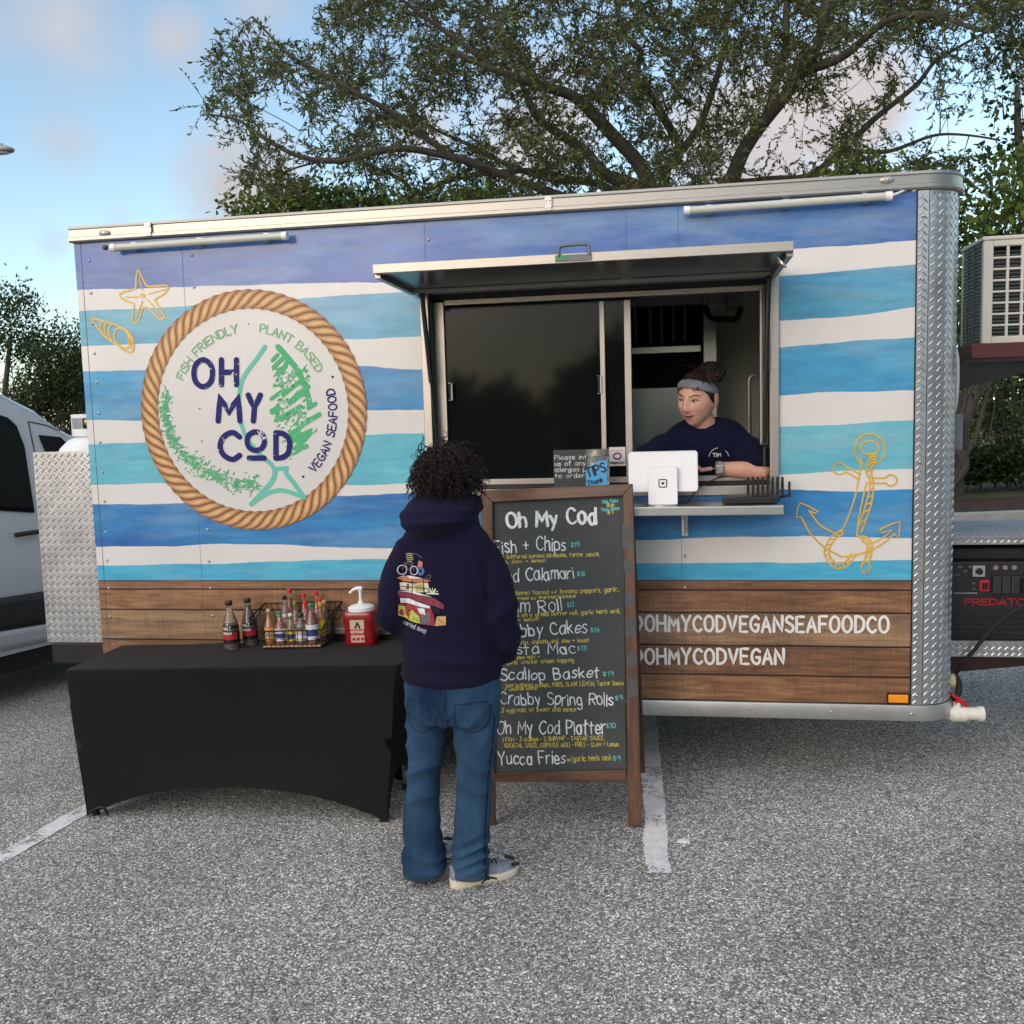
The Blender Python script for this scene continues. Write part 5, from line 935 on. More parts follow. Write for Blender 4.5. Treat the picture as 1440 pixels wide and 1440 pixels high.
c = [bpx(*p) for p in ((677, 690), (890, 680.5), (903, 1160), (687, 1160))]      # outer corners: TL TR BR BL
i_ = [bpx(*p) for p in ((694, 706.5), (876.5, 697), (880.5, 1081), (694.5, 1086))]
r0_, r1_ = bpx(694.5, 1098), bpx(881, 1098)
def slab(mb, q, h0, h1, k=None): vs = [bat(u, v, h0) for u, v in q]+[bat(u, v, h1) for u, v in q]; mb.hexa(vs, k)
lerp2 = lambda a, b, t_: (a[0]+(b[0]-a[0])*t_, a[1]+(b[1]-a[1])*t_)
mb = MB(); slab(mb, [c[0], c[1], i_[1], i_[0]], -.02, .022); mb.build('top_rail', WOODF, sb, bevel=.003)
mb = MB(); slab(mb, [i_[3], i_[2], r1_, r0_], -.018, .020); mb.build('bottom_rail', WOODF, sb, bevel=.003)
jl, jr = bpx(694.5, 1160), bpx(884, 1160)
mb = MB(); slab(mb, [c[0], i_[0], (r0_[0]-.001, 0), c[3]], -.020, .0215); mb.build('stile', WOODV, sb, bevel=.003)
mb = MB(); slab(mb, [i_[1], c[1], c[2], jr], -.020, .0215); mb.build('stile', WOODV, sb, bevel=.003)
mb = MB(); slab(mb, [i_[0], i_[1], i_[2], i_[3]], -.012, .004); SLATE = M('chalkboard', (.045, .050, .050), .75, 0, .22, 3.2, .1, 90, col2=(.065, .070, .070)); mb.build('chalkboard', SLATE, sb)
mb = MB()
for p, q in ((bpx(689.5, 1100), jl), ): pass
bk0, bk1 = Bo+Vector((.02, .60, 0)), Bo+Vector((c[2][0]-.02, .60, 0)); tp0, tp1 = bat(c[0][0]+.02, c[0][1]-.05, -.03), bat(c[1][0]-.02, c[1][1]-.05, -.03)
for p, q in ((bk0, tp0), (bk1, tp1)): mb = MB(); mb.hexa([p+Vector(v) for v in ((-.02, -.012, 0), (.02, -.012, 0), (.02, .012, 0), (-.02, .012, 0))]+[q+Vector(v) for v in ((-.02, -.012, 0), (.02, -.012, 0), (.02, .012, 0), (-.02, .012, 0))]); mb.build('rear_leg', WOODV, sb)
mb = MB(); m0, m1 = bk0.lerp(tp0, .25), bk1.lerp(tp1, .25); mb.box((m0.x, m0.y-.01, m0.z-.03), (m1.x, m1.y+.01, m1.z+.03)); mb.build('rear_rail', WOODF, sb)
PAT = M('chalk_paint_patch', (.085, .088, .085), .7, 0, .15, 20)
for px, py, hh, rnd in ((882.5, 755, 17, 0), (884, 796, 12, 1), (886, 843, 12, 1), (887, 882, 13, 0), (888.5, 927, 11, 1), (890, 966, 13, 0)):
    u, v = bpx(px, py); du = bpx(px+7.5, py)[0]-u; dv = bpx(px, py-hh)[1]-v; mb = MB(); m_ = 16
    pts = [(u+du*math.copysign(abs(math.cos(2*math.pi*k/m_+.2))**(1 if rnd else .3), math.cos(2*math.pi*k/m_+.2)), v+dv*math.copysign(abs(math.sin(2*math.pi*k/m_+.2))**(1 if rnd else .3), math.sin(2*math.pi*k/m_+.2))) for k in range(m_)]
    mb.prism([bat(a, b, .0218) for a, b in pts], tuple(Bn*.0008)); mb.build('frame_patch', PAT, sb)
bl = lambda u, v, h: bat(u, v, .0042+h)
def chalk(name, col): return distress2(name, col)
def distress2(name, col):
    m = M(name, col, .85, 0, .25, 120); return m
CW_ = chalk('chalk_white', (.72, .74, .74)); CY = chalk('chalk_yellow', (.62, .52, .10)); CT = chalk('chalk_turquoise', (.12, .50, .50))
def line(mb, t_, xa, ya, xb, yb2, h_, sw, k=0, jit=.25, seed=1, gap=1.2): 
    a, b = bpx(xa, ya), bpx(xb, yb2); s_ = .00268; write(mb, t_, a, b, h_*s_, sw, bl, k, jit, th=.0008, gap=gap, seed=seed)
TITLES = [('Oh My Cod', 713, 742, 838, 735, 26, .0125), ('Fish + Chips', 696, 779, 796, 772.5, 21, .0062), ('Fried Calamari', 691, 819, 807, 813.5, 20, .0058), ('Clam Roll', 700, 862, 790, 859, 20, .0060), ('Crabby Cakes', 700, 895.5, 826, 890, 20, .0060), ('Pasta Mac', 701, 921, 809, 918, 18, .0060), ('Scallop Basket', 704, 956.5, 843, 952, 17, .0058), ('Crabby Spring Rolls', 704, 990, 862, 992, 19, .0058), ('Oh My Cod Platter', 700, 1032, 852, 1031, 22, .0062), ('Yucca Fries', 702, 1075, 795, 1073, 19, .0062)]
DESC = [('beer battered banana blossoms, tartar sauce,', 697, 786, 843, 781.5, 6.4), ('fries, slaw + lemon', 697, 792.5, 767, 790.5, 6), ('vegan calamari tossed w/ banana peppers, garlic,', 694, 838, 870, 831.5, 7), ('aioli + served w/ marinara sauce', 700, 845, 809, 840, 6), ('clam strips on a grilled butter roll, garlic herb aioli,', 694, 869, 872, 861.5, 6.4), ('slaw + lemon', 708, 875.5, 758, 872.5, 5.6), ('chickpeas, herbs, chipotle aioli, slaw + lemon', 694, 907, 828, 902.5, 6.2), ('mushrooms, pine nuts +', 694, 928, 759, 925.5, 5.6), ('garlic cracker crumb topping', 713, 934, 807, 930.5, 6.2), ('beer battered scallops, FRIES, SLAW, LEMON, Tartar Sauce', 712, 966.5, 877, 963, 6.6), ('+ cocktail sauce', 710, 971.5, 755, 969, 5.4), ('2 egg rolls w/ sweet chili sauce', 706, 1001, 810, 1000, 6.8), ('1 FISH - 3 scallops - 5 SHRYMP - TARTAR SAUCE,', 707, 1042.5, 850, 1040, 6.8), ('COCKTAIL SAUCE, CHIPOTLE AIOLI - FRIES - SLAW + Lemon', 710, 1051, 870, 1049, 6.8), ('w/garlic herb aioli', 798, 1070.5, 859, 1068.5, 8.5)]
PRICE = [('$19', 803, 770, 815, 769, 8), ('$16', 812, 810.5, 823, 809.5, 8), ('$17', 798, 854, 808, 853, 8), ('$14', 831, 889.5, 843, 888.5, 7.5), ('$13', 812, 915, 825, 914, 7.5), ('$19', 848, 951, 863, 950, 7.5), ('$9', 865, 985, 876, 984, 8), ('$30', 853, 1024, 866, 1023, 8), ('$9', 862, 1070, 873, 1069, 8)]
for i, (t_, xa, ya, xb, yb2, h_, sw) in enumerate(TITLES):
    x0_, tot = 0, textw(t_, 1.25)
    for wd_ in t_.split(' '):              # every chalked word its own part
        lw = textw(wd_, 1.25); fa, fb_ = x0_/tot, (x0_+lw)/tot; mb = MB(); A_ = (xa+(xb-xa)*fa, ya+(yb2-ya)*fa); B_ = (xa+(xb-xa)*fb_, ya+(yb2-ya)*fb_)
        line(mb, wd_, *A_, *B_, h_, sw*.92, 0, .42, i*7+3+len(wd_), gap=1.25)
        if i == 0: line(mb, wd_, A_[0]+1.5, A_[1]-.5, B_[0]+1.5, B_[1]-.5, h_, sw*.5, 0, .42, 3+len(wd_), gap=1.25)
        mb.build('menu_word', CW_, sb); x0_ += lw+1.25+2.0+1.25
for i, (t_, xa, ya, xb, yb2, h_) in enumerate(DESC): mb = MB(); line(mb, t_, xa, ya, xb, yb2, h_, .0024, 0, .40, i*5+1); mb.build('menu_description', CY, sb)
for i, (t_, xa, ya, xb, yb2, h_) in enumerate(PRICE): mb = MB(); line(mb, t_, xa, ya, xb, yb2, h_, .0030, 0, .15, i+2); mb.build('price', CT, sb)
for t_, xa, ya, xb, yb2, h_, m_ in (('Side Fries', 846.5, 708, 869, 706, 5, CT), ('$6', 853, 713, 864, 712, 6, CY), ('Cups Sauce', 846, 718.5, 871, 716.5, 5, CT), ('$1', 854, 723.5, 862, 722.5, 6, CY)): mb = MB(); line(mb, t_, xa, ya, xb, yb2, h_, .0030, 0, .15, 9); mb.build('menu_note', m_, sb)
# ---- covered folding table
CLOTH = M('black_stretch_cloth', (.0075, .0066, .0075), .75, 0, .12, 2.0, .12, 160, spec=.2, sheen=.04)
tf0, tf1 = G(122, 1149), G(546, 1158); yf = (tf0.y+tf1.y)/2; TZ = .70
A = V(91, 944, yf-.02); B = V(560, 934, yf-.02); TZ0, TZ1 = A.z, B.z; print('table', A, B, tf0, tf1)
TZ = (TZ0+TZ1)/2; tb_y1 = -.045
tbl = thing('covered_table', 'long folding table under a tight black stretch cover left of the customer', 'table', ((A.x+B.x)/2, (yf+tb_y1)/2, 0))
mb = MB(); bl_ = [Vector((tf0.x, tf0.y, .004)), Vector((tf1.x, tf1.y, .004)), Vector((tf1.x, tb_y1-.05, .004)), Vector((tf0.x, tb_y1-.05, .004))]
tp = [Vector((A.x, yf-.02, TZ)), Vector((B.x, yf-.02, TZ)), Vector((B.x, tb_y1, TZ)), Vector((A.x, tb_y1, TZ))]
nv_, nu_ = 18, 36
for s_ in range(4):
    t0, t1, b0, b1 = tp[s_], tp[(s_+1) % 4], bl_[s_], bl_[(s_+1) % 4]; L_ = (t1-t0).length; grid = []; outn = Vector(((t1-t0).y, -(t1-t0).x, 0)).normalized()
    for j in range(nv_+1):
        v = j/nv_; row = []
        for i in range(nu_+1):
            u = i/nu_; arch = (.150 if L_ > .9 else .17)*(1-abs(2*u-1)**2.3)
            top = t0.lerp(t1, u); bot = b0.lerp(b1, u); bot = Vector((bot.x, bot.y, arch+.004))
            e = v**.75; x = top.x+(bot.x-top.x)*e; y = top.y+(bot.y-top.y)*v; z = top.z+(bot.z-top.z)*v
            p = Vector((x, y, z)); inn = -.035*math.sin(math.pi*v)*(1-abs(2*u-1)**3)*(.7 if L_ > .9 else 1.0)
            p += outn*inn
            cr_ = math.exp(-((min(u, 1-u))/.15)**2)*v*v*.008*math.sin(26*min(u, 1-u)*L_*8+v*6); p += outn*cr_
            row.append(tuple(p))
        grid.append(row)
    mb.loft(grid, closed=False)
n_ = 14; gt = []
for j in range(n_+1):
    v = j/n_; gt.append([tuple(tp[0].lerp(tp[1], i/nu_).lerp(tp[3].lerp(tp[2], i/nu_), v)+Vector((0, 0, .0015*noise.noise(Vector((i*.2, v*3, 1)))))) for i in range(nu_+1)])
mb.loft(gt, closed=False)
ob = mb.build('stretch_cover', CLOTH, tbl, smooth=True, sharp=50)
bmm = bmesh.new(); bmm.from_mesh(ob.data); bmesh.ops.remove_doubles(bmm, verts=bmm.verts, dist=.0006); bmesh.ops.recalc_face_normals(bmm, faces=bmm.faces); bmm.to_mesh(ob.data); bmm.free(); bv = ob.modifiers.new('b', 'BEVEL'); bv.width = .007; bv.segments = 3; bv.limit_method = 'ANGLE'; bv.angle_limit = R(45)
for p in bl_:
    cxm = (tp[0].x+tp[1].x)/2; sx_ = .03 if p.x < cxm else -.03; sy_ = .03 if p.y < (tp[0].y+tp[2].y)/2 else -.03
    mb = MB(); mb.tube([(p.x+sx_, p.y+sy_, .0), (p.x+sx_, p.y+sy_, TZ-.04)], .0135, 10); mb.tube([(p.x+sx_, p.y+sy_, 0), (p.x+sx_, p.y+sy_, .03)], .018, 10, 1); mb.build('leg', [M('leg_grey', (.2, .2, .2), .4, .5), BLACKP], tbl, smooth=True)
q = Vector((tf0.x+.055, tf0.y+.0, 0)); mb = MB(); mb.tube(cr([(tf0.x+.02, tf0.y-.004, .02), q+Vector((.0, -.012, .045)), q+Vector((.04, -.006, .05)), q+Vector((.055, .0, .012))], 5), .007, 6); mb.build('corner_strap', BLACKP, tbl, smooth=True)
# ---- sauces on the table
def ptab(px, py): return G(px, py, TZ+.002)
def glass(name, col, tr_=.75): return M(name, col, .06, 0, 0, 1, trans=tr_, ior=1.45, spec=.5)
CLEARG = glass('clear_glass', (.92, .90, .86), .92)
def bottle(px, py, hpx, wpx, label, liq, fill, cap, lab, style='round', cap2=None, tilt=0, lc2=None, group='sauce bottles', z0=None, P=None):
    # glass outside, the sauce inside it up to its level, a paper label, a cap
    if P is None: P = ptab(px, py)
    if lab is not None and style != 'vinegar': fill = min(.86, fill+.22)
    sc_ = (P-CW).length/FPX*1.02; h = hpx*sc_; r = wpx*sc_/2
    o = thing('sauce_bottle', label, 'bottle', tuple(P), group=group)
    if style == 'slim': prof = [(0, 0), (r*.92, 0), (r, .04*h), (r, .50*h), (r*.86, .58*h), (r*.5, .74*h), (r*.36, .86*h), (r*.36, .93*h)]
    elif style == 'vinegar': prof = [(0, 0), (r*.90, 0), (r, .03*h), (r*.97, .30*h), (r, .40*h), (r*.93, .50*h), (r*.70, .64*h), (r*.44, .76*h), (r*.36, .90*h), (r*.36, .92*h)]
    else: prof = [(0, 0), (r*.95, 0), (r, .03*h), (r, .58*h), (r*.9, .66*h), (r*.45, .76*h), (r*.42, .88*h)]
    c0 = (P.x, P.y, P.z)
    mb = MB(); mb.lathe(prof, c0, 20); mb.build('glass', CLEARG, o, smooth=True)
    zf = fill*h; inner = [(0, .012*h)]
    for (ra, za) in prof[1:]:
        if za < zf: inner.append((max(.001, ra-.0018), max(za, .012*h)))
    rz_ = np.interp(zf, [p[1] for p in prof[1:]], [p[0] for p in prof[1:]]); inner += [(rz_-.0018, zf), (0, zf)]
    mb = MB(); mb.lathe(inner, c0, 20); mb.build('sauce', liq, o, smooth=True)
    if lab is not None:
        l0, l1 = (.14*h, .50*h) if style != 'vinegar' else (.13*h, .50*h)
        mb = MB(); n = 20; rr = r+.0006
        rows = [l0, l0+(l1-l0)*.22, l0+(l1-l0)*.62, l1]; off = 1 if style == 'vinegar' else 0
        for q_ in range(3):
            for j in range(n):
                a, b = 2*math.pi*j/n, 2*math.pi*(j+1)/n; k = 0
                facing = (math.sin(a) < -.55)
                if lc2 and q_ == 1 and facing: k = 1
                ro_ = lambda z: rr if style != 'vinegar' else rr*np.interp(z, [.03*h, .30*h, .40*h, .50*h], [1, .975, 1.0, .935])
                mb.add([(c0[0]+ro_(z)*math.cos(t_), c0[1]+ro_(z)*math.sin(t_), c0[2]+z) for t_, z in ((a, rows[q_]), (b, rows[q_]), (b, rows[q_+1]), (a, rows[q_+1]))], [(0, 1, 2, 3)], k)
        lo = mb.build('label', [lab, lc2 or lab], o, smooth=True)
    rc_ = r*.44 if style != 'round' else r*.50; zc = prof[-1][1]
    mb = MB(); mb.lathe([(rc_*.9, zc-.015*h), (rc_, zc), (rc_, h*.985), (rc_*.9, h), (0, h)], c0, 16); mb.build('cap', cap, o, smooth=True)
    if cap2 is not None: mb = MB(); mb.lathe([(rc_*.92, zc-.12*h), (rc_*.92, zc-.016*h)], c0, 14); mb.build('neck_band', cap2, o, smooth=True)
    return o, P, h, r
col = lambda n_, *rgb, **k: M(n_, hexc(*rgb), k.get('rough', .4), 0, .06, 12, coat=.2)
CAPR, CAPG, CAPB, CAPW, CAPO, CAPT = col('cap_red', 200, 30, 34), col('cap_green', 44, 128, 84), col('cap_black', 18, 18, 20), col('cap_white', 226, 226, 220), col('cap_olive', 110, 140, 40), col('cap_tan', 196, 170, 140)
LBK, LRD, LWH, LYE, LOR, LBL, LTN = col('label_black', 18, 16, 17), col('label_red', 176, 40, 48), col('label_white', 205, 208, 214), col('label_yellow', 232, 196, 30), col('label_orange', 220, 160, 70), col('label_blue', 40, 66, 120), col('label_tan', 190, 170, 150)
VIN = col('malt_vinegar', 58, 12, 14, rough=.15); HOT = col('hot_sauce', 158, 34, 22); PALE = col('pale_sauce', 176, 112, 78); BRN = col('brown_sauce', 96, 56, 34); DRK = col('dark_red_sauce', 128, 20, 18); ORG = col('orange_sauce', 206, 120, 50)
WH = M('label_print_white', (.7, .68, .6), .5)
def vlabel(o, P, h, r):
    mb = MB(); z = P.z+.42*h
    f_ = lambda u, v, hh: (P.x+(r+.0012+hh)*math.sin(u/r), P.y-(r+.0012+hh)*math.cos(u/r), v)
    for t_, zz, w_, hh, sw in (('MALT', z, .034, .014, .0026), ('VINEGAR', z-.022, .040, .010, .0020)): write(mb, t_, (-w_/2, zz), (w_/2, zz), hh, sw, f_)
    mb.build('label_lettering', WH, o)
o = bottle(327, 911.5, 63, 21.5, 'malt vinegar bottle nearly empty, black label, leftmost on the table', VIN, .12, CAPB, LBK, 'vinegar', lc2=LRD, group='malt vinegar bottles'); vlabel(*o)
o = bottle(353, 905.5, 61, 20.5, 'full malt vinegar bottle, dark red, between the empty one and the wire basket', VIN, .86, CAPB, LBK, 'vinegar', lc2=LRD, group='malt vinegar bottles'); vlabel(*o)
# wire basket
b0, b1 = ptab(371, 911.5), ptab(450, 911.5); BY = (b0.y+b1.y)/2; BXC = (b0.x+b1.x)/2; BW = (b1.x-b0.x)/2; BD = .165; BT = .185
bk = thing('wire_basket', 'black wire basket with wooden base crammed with sauce bottles on the table', 'basket', (BXC, BY+BD/2, TZ+.002))
WIRE = M('black_wire', (.022, .018, .015), .5, .4, .2, 30); zb = TZ+.002
mb = MB(); mb.box((BXC-BW, BY, zb+.001), (BXC+BW, BY+BD, zb+.012)); mb.build('wooden_base', woodmat('basket_board', hexc(120, 84, 54), hexc(176, 136, 96), hexc(200, 164, 122)), bk, bevel=.002)
def ring4(z, g_, gb_): return [(BXC-BW-g_, BY-gb_*.4, z), (BXC+BW+g_, BY-gb_*.4, z), (BXC+BW+g_, BY+BD+gb_, z), (BXC-BW-g_, BY+BD+gb_, z)]
mb = MB(); bot = ring4(zb+.004, .001, .001); top = ring4(zb+BT, .055, .02); fr = ring4(zb+.085, .012, .006)
top[0] = (top[0][0], top[0][1], zb+BT-.035); top[1] = (top[1][0], top[1][1], zb+BT-.035)
tl = [Vector(p) for p in top]; fl = [Vector(p) for p in fr]; bt_ = [Vector(p) for p in bot]
for rg_ in (bt_, ): mb.tube(rg_+[rg_[0]], .003, 6)
mb.tube([tl[0], tl[3], tl[2], tl[1]], .0042, 6); mb.tube([tl[0], fl[0], fl[1], tl[1]], .0042, 6)
mb.tube([fl[0], fl[3], fl[2], fl[1]], .002, 5)
for f in (.25, .5, .75): rr_ = [bt_[k].lerp(fl[k], f) for k in range(4)]; mb.tube(rr_+[rr_[0]], .0018, 5)
for k, m_ in ((0, 13), (2, 13)):
    for i in range(1, m_):
        u = i/m_; p = bt_[k].lerp(bt_[(k+1) % 4], u); q = (fl if k == 0 else tl)[k].lerp((fl if k == 0 else tl)[(k+1) % 4], u); mb.tube([p, q], .0017, 5)
for a_, b_ in ((1, 2), (0, 3)):
    for i in range(0, 9):
        u = i/8; p = bt_[a_].lerp(bt_[b_], u); q = tl[a_].lerp(tl[b_], u); mb.tube([p, fl[a_].lerp(fl[b_], u), q], .0017, 5)
mb.build('wire_frame', WIRE, bk)
for sx_ in (0, 1):
    a_, b_ = (tl[0], tl[3]) if sx_ == 0 else (tl[1], tl[2]); d = -1 if sx_ == 0 else 1; p, q = a_.lerp(b_, .25), a_.lerp(b_, .75); mb = MB(); mb.tube(cr([p, p+Vector((d*.012, 0, -.03)), p.lerp(q, .5)+Vector((d*.016, 0, -.045)), q+Vector((d*.012, 0, -.03)), q], 5), .0035, 6); mb.build('handle', WIRE, bk, smooth=True)
def inb(u, v): return Vector((BXC-BW+.02+(2*BW-.04)*u, BY+.022+(BD-.044)*v, zb+.0125))
BOT = [(.04, .05, 48, 13, 'orange sauce bottle with tan cap at the left corner of the basket', ORG, .7, CAPT, LOR, 'slim', None, LTN), (.27, .02, 45, 15, 'pale red sauce bottle with green cap and blue white label, front of the basket', HOT, .45, CAPG, LWH, 'slim', None, LBL),
 (.29, .52, 62, 14, 'clear sauce bottle with black cap standing behind the green capped one', PALE, .3, CAPB, LTN, 'slim', None, None), (.31, .95, 68, 14, 'tallest sauce bottle with red cap at the back left of the basket', HOT, .6, CAPR, LWH, 'slim', None, None), (.48, .03, 42, 13, 'small sauce bottle with white cap, green neck and yellow label', HOT, .3, CAPW, LYE, 'slim', CAPG, LBL),
 (.47, .62, 54, 13, 'sauce bottle with olive green cap in the middle of the basket', PALE, .5, CAPO, LTN, 'slim', None, None), (.60, .92, 62, 13, 'red sauce bottle with red cap at the back middle of the basket', DRK, .7, CAPR, LWH, 'slim', None, None), (.68, .03, 42, 16, 'tan sauce bottle with dark green cap and pale diamond label', BRN, .55, col('cap_dark_green', 20, 60, 44), LTN, 'round', None, LWH),
 (.70, .55, 55, 13, 'sauce bottle with red cap above a red neck band', HOT, .6, CAPR, LTN, 'slim', CAPR, None), (.90, .04, 55, 18, 'large red sauce bottle with green cap and slanted white label at the right front', DRK, .55, CAPG, LWH, 'slim', None, LBL), (.86, .93, 65, 13, 'sauce bottle with bright red cap at the back right of the basket', HOT, .6, CAPR, LTN, 'slim', None, None),
 (.99, .55, 58, 13, 'sauce bottle with red cap on a yellow neck near the right side', ORG, .6, CAPR, LYE, 'slim', col('band_yellow', 226, 186, 40), None), (1.0, .98, 52, 14, 'brown sauce bottle with tan cap at the back right corner', BRN, .8, CAPT, LTN, 'slim', None, None)]
for u, v, h_, w_, lb, liq, fill, cap, lab, sty, c2, l2 in BOT: bottle(0, 0, h_, w_, lb, liq, fill, cap, lab, sty, c2, lc2=l2, group='sauce bottles in the wire basket', P=inb(u, v))
# ketchup jug with pump
P = ptab(505, 908); jg = thing('ketchup_jug', 'square red ketchup jug with white pump beside the wire basket', 'ketchup jug', tuple(P)); s_ = (P-CW).length/FPX; hw = 23*s_; hj = 46*s_; jy = P.y+hw*.75; KR = M('ketchup_red', hexc(128, 14, 20), .28, 0, .12, 9, coat=.35)
mb = MB(); mb.loft([ring((P.x, jy, P.z+z), hw*a, hw*.75*a, 32, pw=5.5) for z, a in ((0, .93), (.008, .97), (hj*.25, .94), (hj*.62, .95), (hj*.78, 1.0), (hj*.93, 1.0), (hj, .94), (hj+.004, .6))]); mb.build('jug', KR, jg, smooth=True)
zt_ = P.z+hj; mb = MB(); mb.lathe([(0, zt_+.001), (hw*.80, zt_+.002), (hw*.80, zt_+.018), (hw*.62, zt_+.026), (.014, zt_+.034), (.012, zt_+.046), (0, zt_+.047)], (P.x+.004, jy, 0), 24); mb.build('lid', WHITEP, jg, smooth=True)
zp = P.z+78*s_; mb = MB(); mb.tube([(P.x+.004, jy, zt_+.045), (P.x+.004, jy, zp-.008)], .0075, 12); mb.tube([(P.x+.016, jy, zp-.004), (P.x-.010, jy, zp-.004), (P.x-.028, jy-.008, zp-.009), (P.x-.046, jy-.014, zp-.024)], [.009, .010, .007, .0055], 10); mb.build('pump', WHITEP, jg, smooth=True)
jf = lambda u, v, h: (P.x+u, jy-hw*.75*.955-.003-h, P.z+v)
mb = MB(); mb.box((P.x-hw*.48, jf(0, 0, 0)[1]-.0004, P.z+hj*.50), (P.x+hw*.40, jf(0, 0, 0)[1]+.006, P.z+hj*.78)); mb.box((P.x-hw*.46, jf(0, 0, 0)[1]-.0004, P.z+hj*.10), (P.x+hw*.38, jf(0, 0, 0)[1]+.006, P.z+hj*.32)); mb.box((P.x-hw*.48, jf(0, 0, 0)[1]-.0003, P.z+hj*.32), (P.x+hw*.40, jf(0, 0, 0)[1]+.006, P.z+hj*.50), 1); mb.build('label', [LTN, LRD], jg)
mb = MB(); f2 = lambda u, v, h: (P.x+u, jf(0, 0, 0)[1]-.0008-h, P.z+v); write(mb, 'KETCHUP', (-hw*.44, hj*.385), (hw*.36, hj*.385), hj*.07, .0022, f2); mb.build('label_lettering', WH, jg)
mb = MB(); mb.ribbon([(-hw*.15, hj*.55), (-.001, hj*.69)], .008, f2); mb.ribbon([(.0, hj*.69), (hw*.12, hj*.55)], .008, f2); mb.build('label_mark', LBK, jg)
mb = MB()
for dx in (-.30, -.03, .24): mb.ribbon([(hw*dx, hj*.20), (hw*dx+.003, hj*.21)], .014, f2)
mb.build('label_tomato', LRD, jg)
# ---- on the serving shelf (trailer frame)
SZ = 1.3515
q0, q1 = T(823, 655, -.13), T(858, 655, -.13); jr_ = (q1.x-q0.x)/2; jx = (q0.x+q1.x)/2; jy = -.14
jz1 = T(840, 633, -.17).z
tj = thing('tip_jar', 'glass jar with blue TIPS card standing on the shelf above the menu board', 'jar', (jx, jy, SZ), TM)
mb = MB(); mb.loft([ring((jx, jy, z), jr_*a, jr_*a, 28, pw=3) for z, a in ((SZ, .9), (SZ+.006, .98), (jz1-.045, .98), (jz1-.03, .86), (jz1-.004, .86), (jz1, .86))]); mb.build('glass', CLEARG, tj, smooth=True)
mb = MB(); mb.lathe([(jr_*.865, jz1-.026), (jr_*.90, jz1-.024), (jr_*.90, jz1+.002), (jr_*.84, jz1+.003)], (jx, jy, 0), 24); mb.build('rim', M('jar_rim', (.42, .42, .36), .3, .5), tj, smooth=True)
cy_ = jy-jr_-.001; mb = MB(); mb.prism([(jx-jr_*.85, cy_, SZ+.004), (jx+jr_*.80, cy_, SZ+.004), (jx+jr_*.82, cy_, jz1-.045), (jx+jr_*.2, cy_, jz1-.046), (jx-jr_*.85, cy_, jz1-.078)], (0, -.0012, 0)); mb.build('card', M('blue_paper', hexc(84, 168, 220), .6, 0, .05, 20), tj)
mb = MB(); f2 = lambda u, v, h: (jx+u, cy_-.0016-h, SZ+v); zt0 = T(830, 670, cy_).z-SZ; write(mb, 'TIPS', (-jr_*.72, zt0-.004), (jr_*.74, zt0+.022), .040, .007, f2, slant=.05); write(mb, 'Thank', (-jr_*.7, zt0-.040), (jr_*.5, zt0-.024), .020, .0036, f2); mb.build('card_lettering', BLACKP, tj)
# allergy notice
n0, n1 = T(778, 634, .02), T(838, 634, .02); al = thing('chalk_notice', 'small black chalk sign about allergies leaning on the window behind the tip jar', 'sign', ((n0.x+n1.x)/2, .02, OZ0+.013), TM)
nz1 = T(778, 633, .02).z; nz0 = OZ0+.0135; mb = MB(); mb.box((n0.x, .016, nz0), (n0.x+.225, .022, nz1)); mb.build('board', SLATE, al, bevel=.002)
mb = MB(); f2 = lambda u, v, h: (u, .0155-h, v)
for i, t_ in enumerate(('Please inform', 'us of any', 'allergies prior', 'to ordering')):
    z = T(780, 646.5+i*8.6, .016).z; write(mb, t_, (n0.x+.006, z), (n0.x+(.215, .150, .205, .19)[i], z+.001), .020, .0026, f2, jit=.2, seed=i, th=.0006)
mb.build('lettering', CW_, al)
# sticker in the window
s0, s1 = T(856, 629, .045), T(880, 655, .045); st_ = thing('window_sticker', 'square white review sticker in the narrow window pane', 'sticker', ((s0.x+s1.x)/2, .045, s1.z), TM)
mb = MB(); mb.box((s0.x, .0485, s1.z), (s1.x-.001, .0495, s0.z)); mb.build('card', M('sticker_white', (.66, .64, .62), .5), st_)
f2 = lambda u, v, h: (u, .0482-h, v); mb = MB(); w_ = s1.x-s0.x; write(mb, 'HappyCow', (s0.x+.05*w_, s1.z+.010), (s1.x-.08*w_, s1.z+.010), .012, .0022, f2); mb.build('lettering', BLACKP, st_)
mb = MB(); cx, cz = (s0.x+s1.x)/2, (s0.z+s1.z)/2+.002; mb.ribbon(cr([(cx+.017*math.cos(t_), cz+.014*math.sin(t_)) for t_ in np.linspace(0, 6.28, 12, endpoint=False)], 3, True), .008, f2, closed=True); mb.build('round_emblem', M('emblem_purple', hexc(120, 60, 110), .5), st_)
for k in range(5): mb = MB(); xx = s0.x+w_*(.18+.15*k); mb.ribbon([(xx, s0.z-.016), (xx+.001, s0.z-.016)], .006, f2); mb.build('star', M('star_ochre', hexc(190, 130, 90), .5), st_)
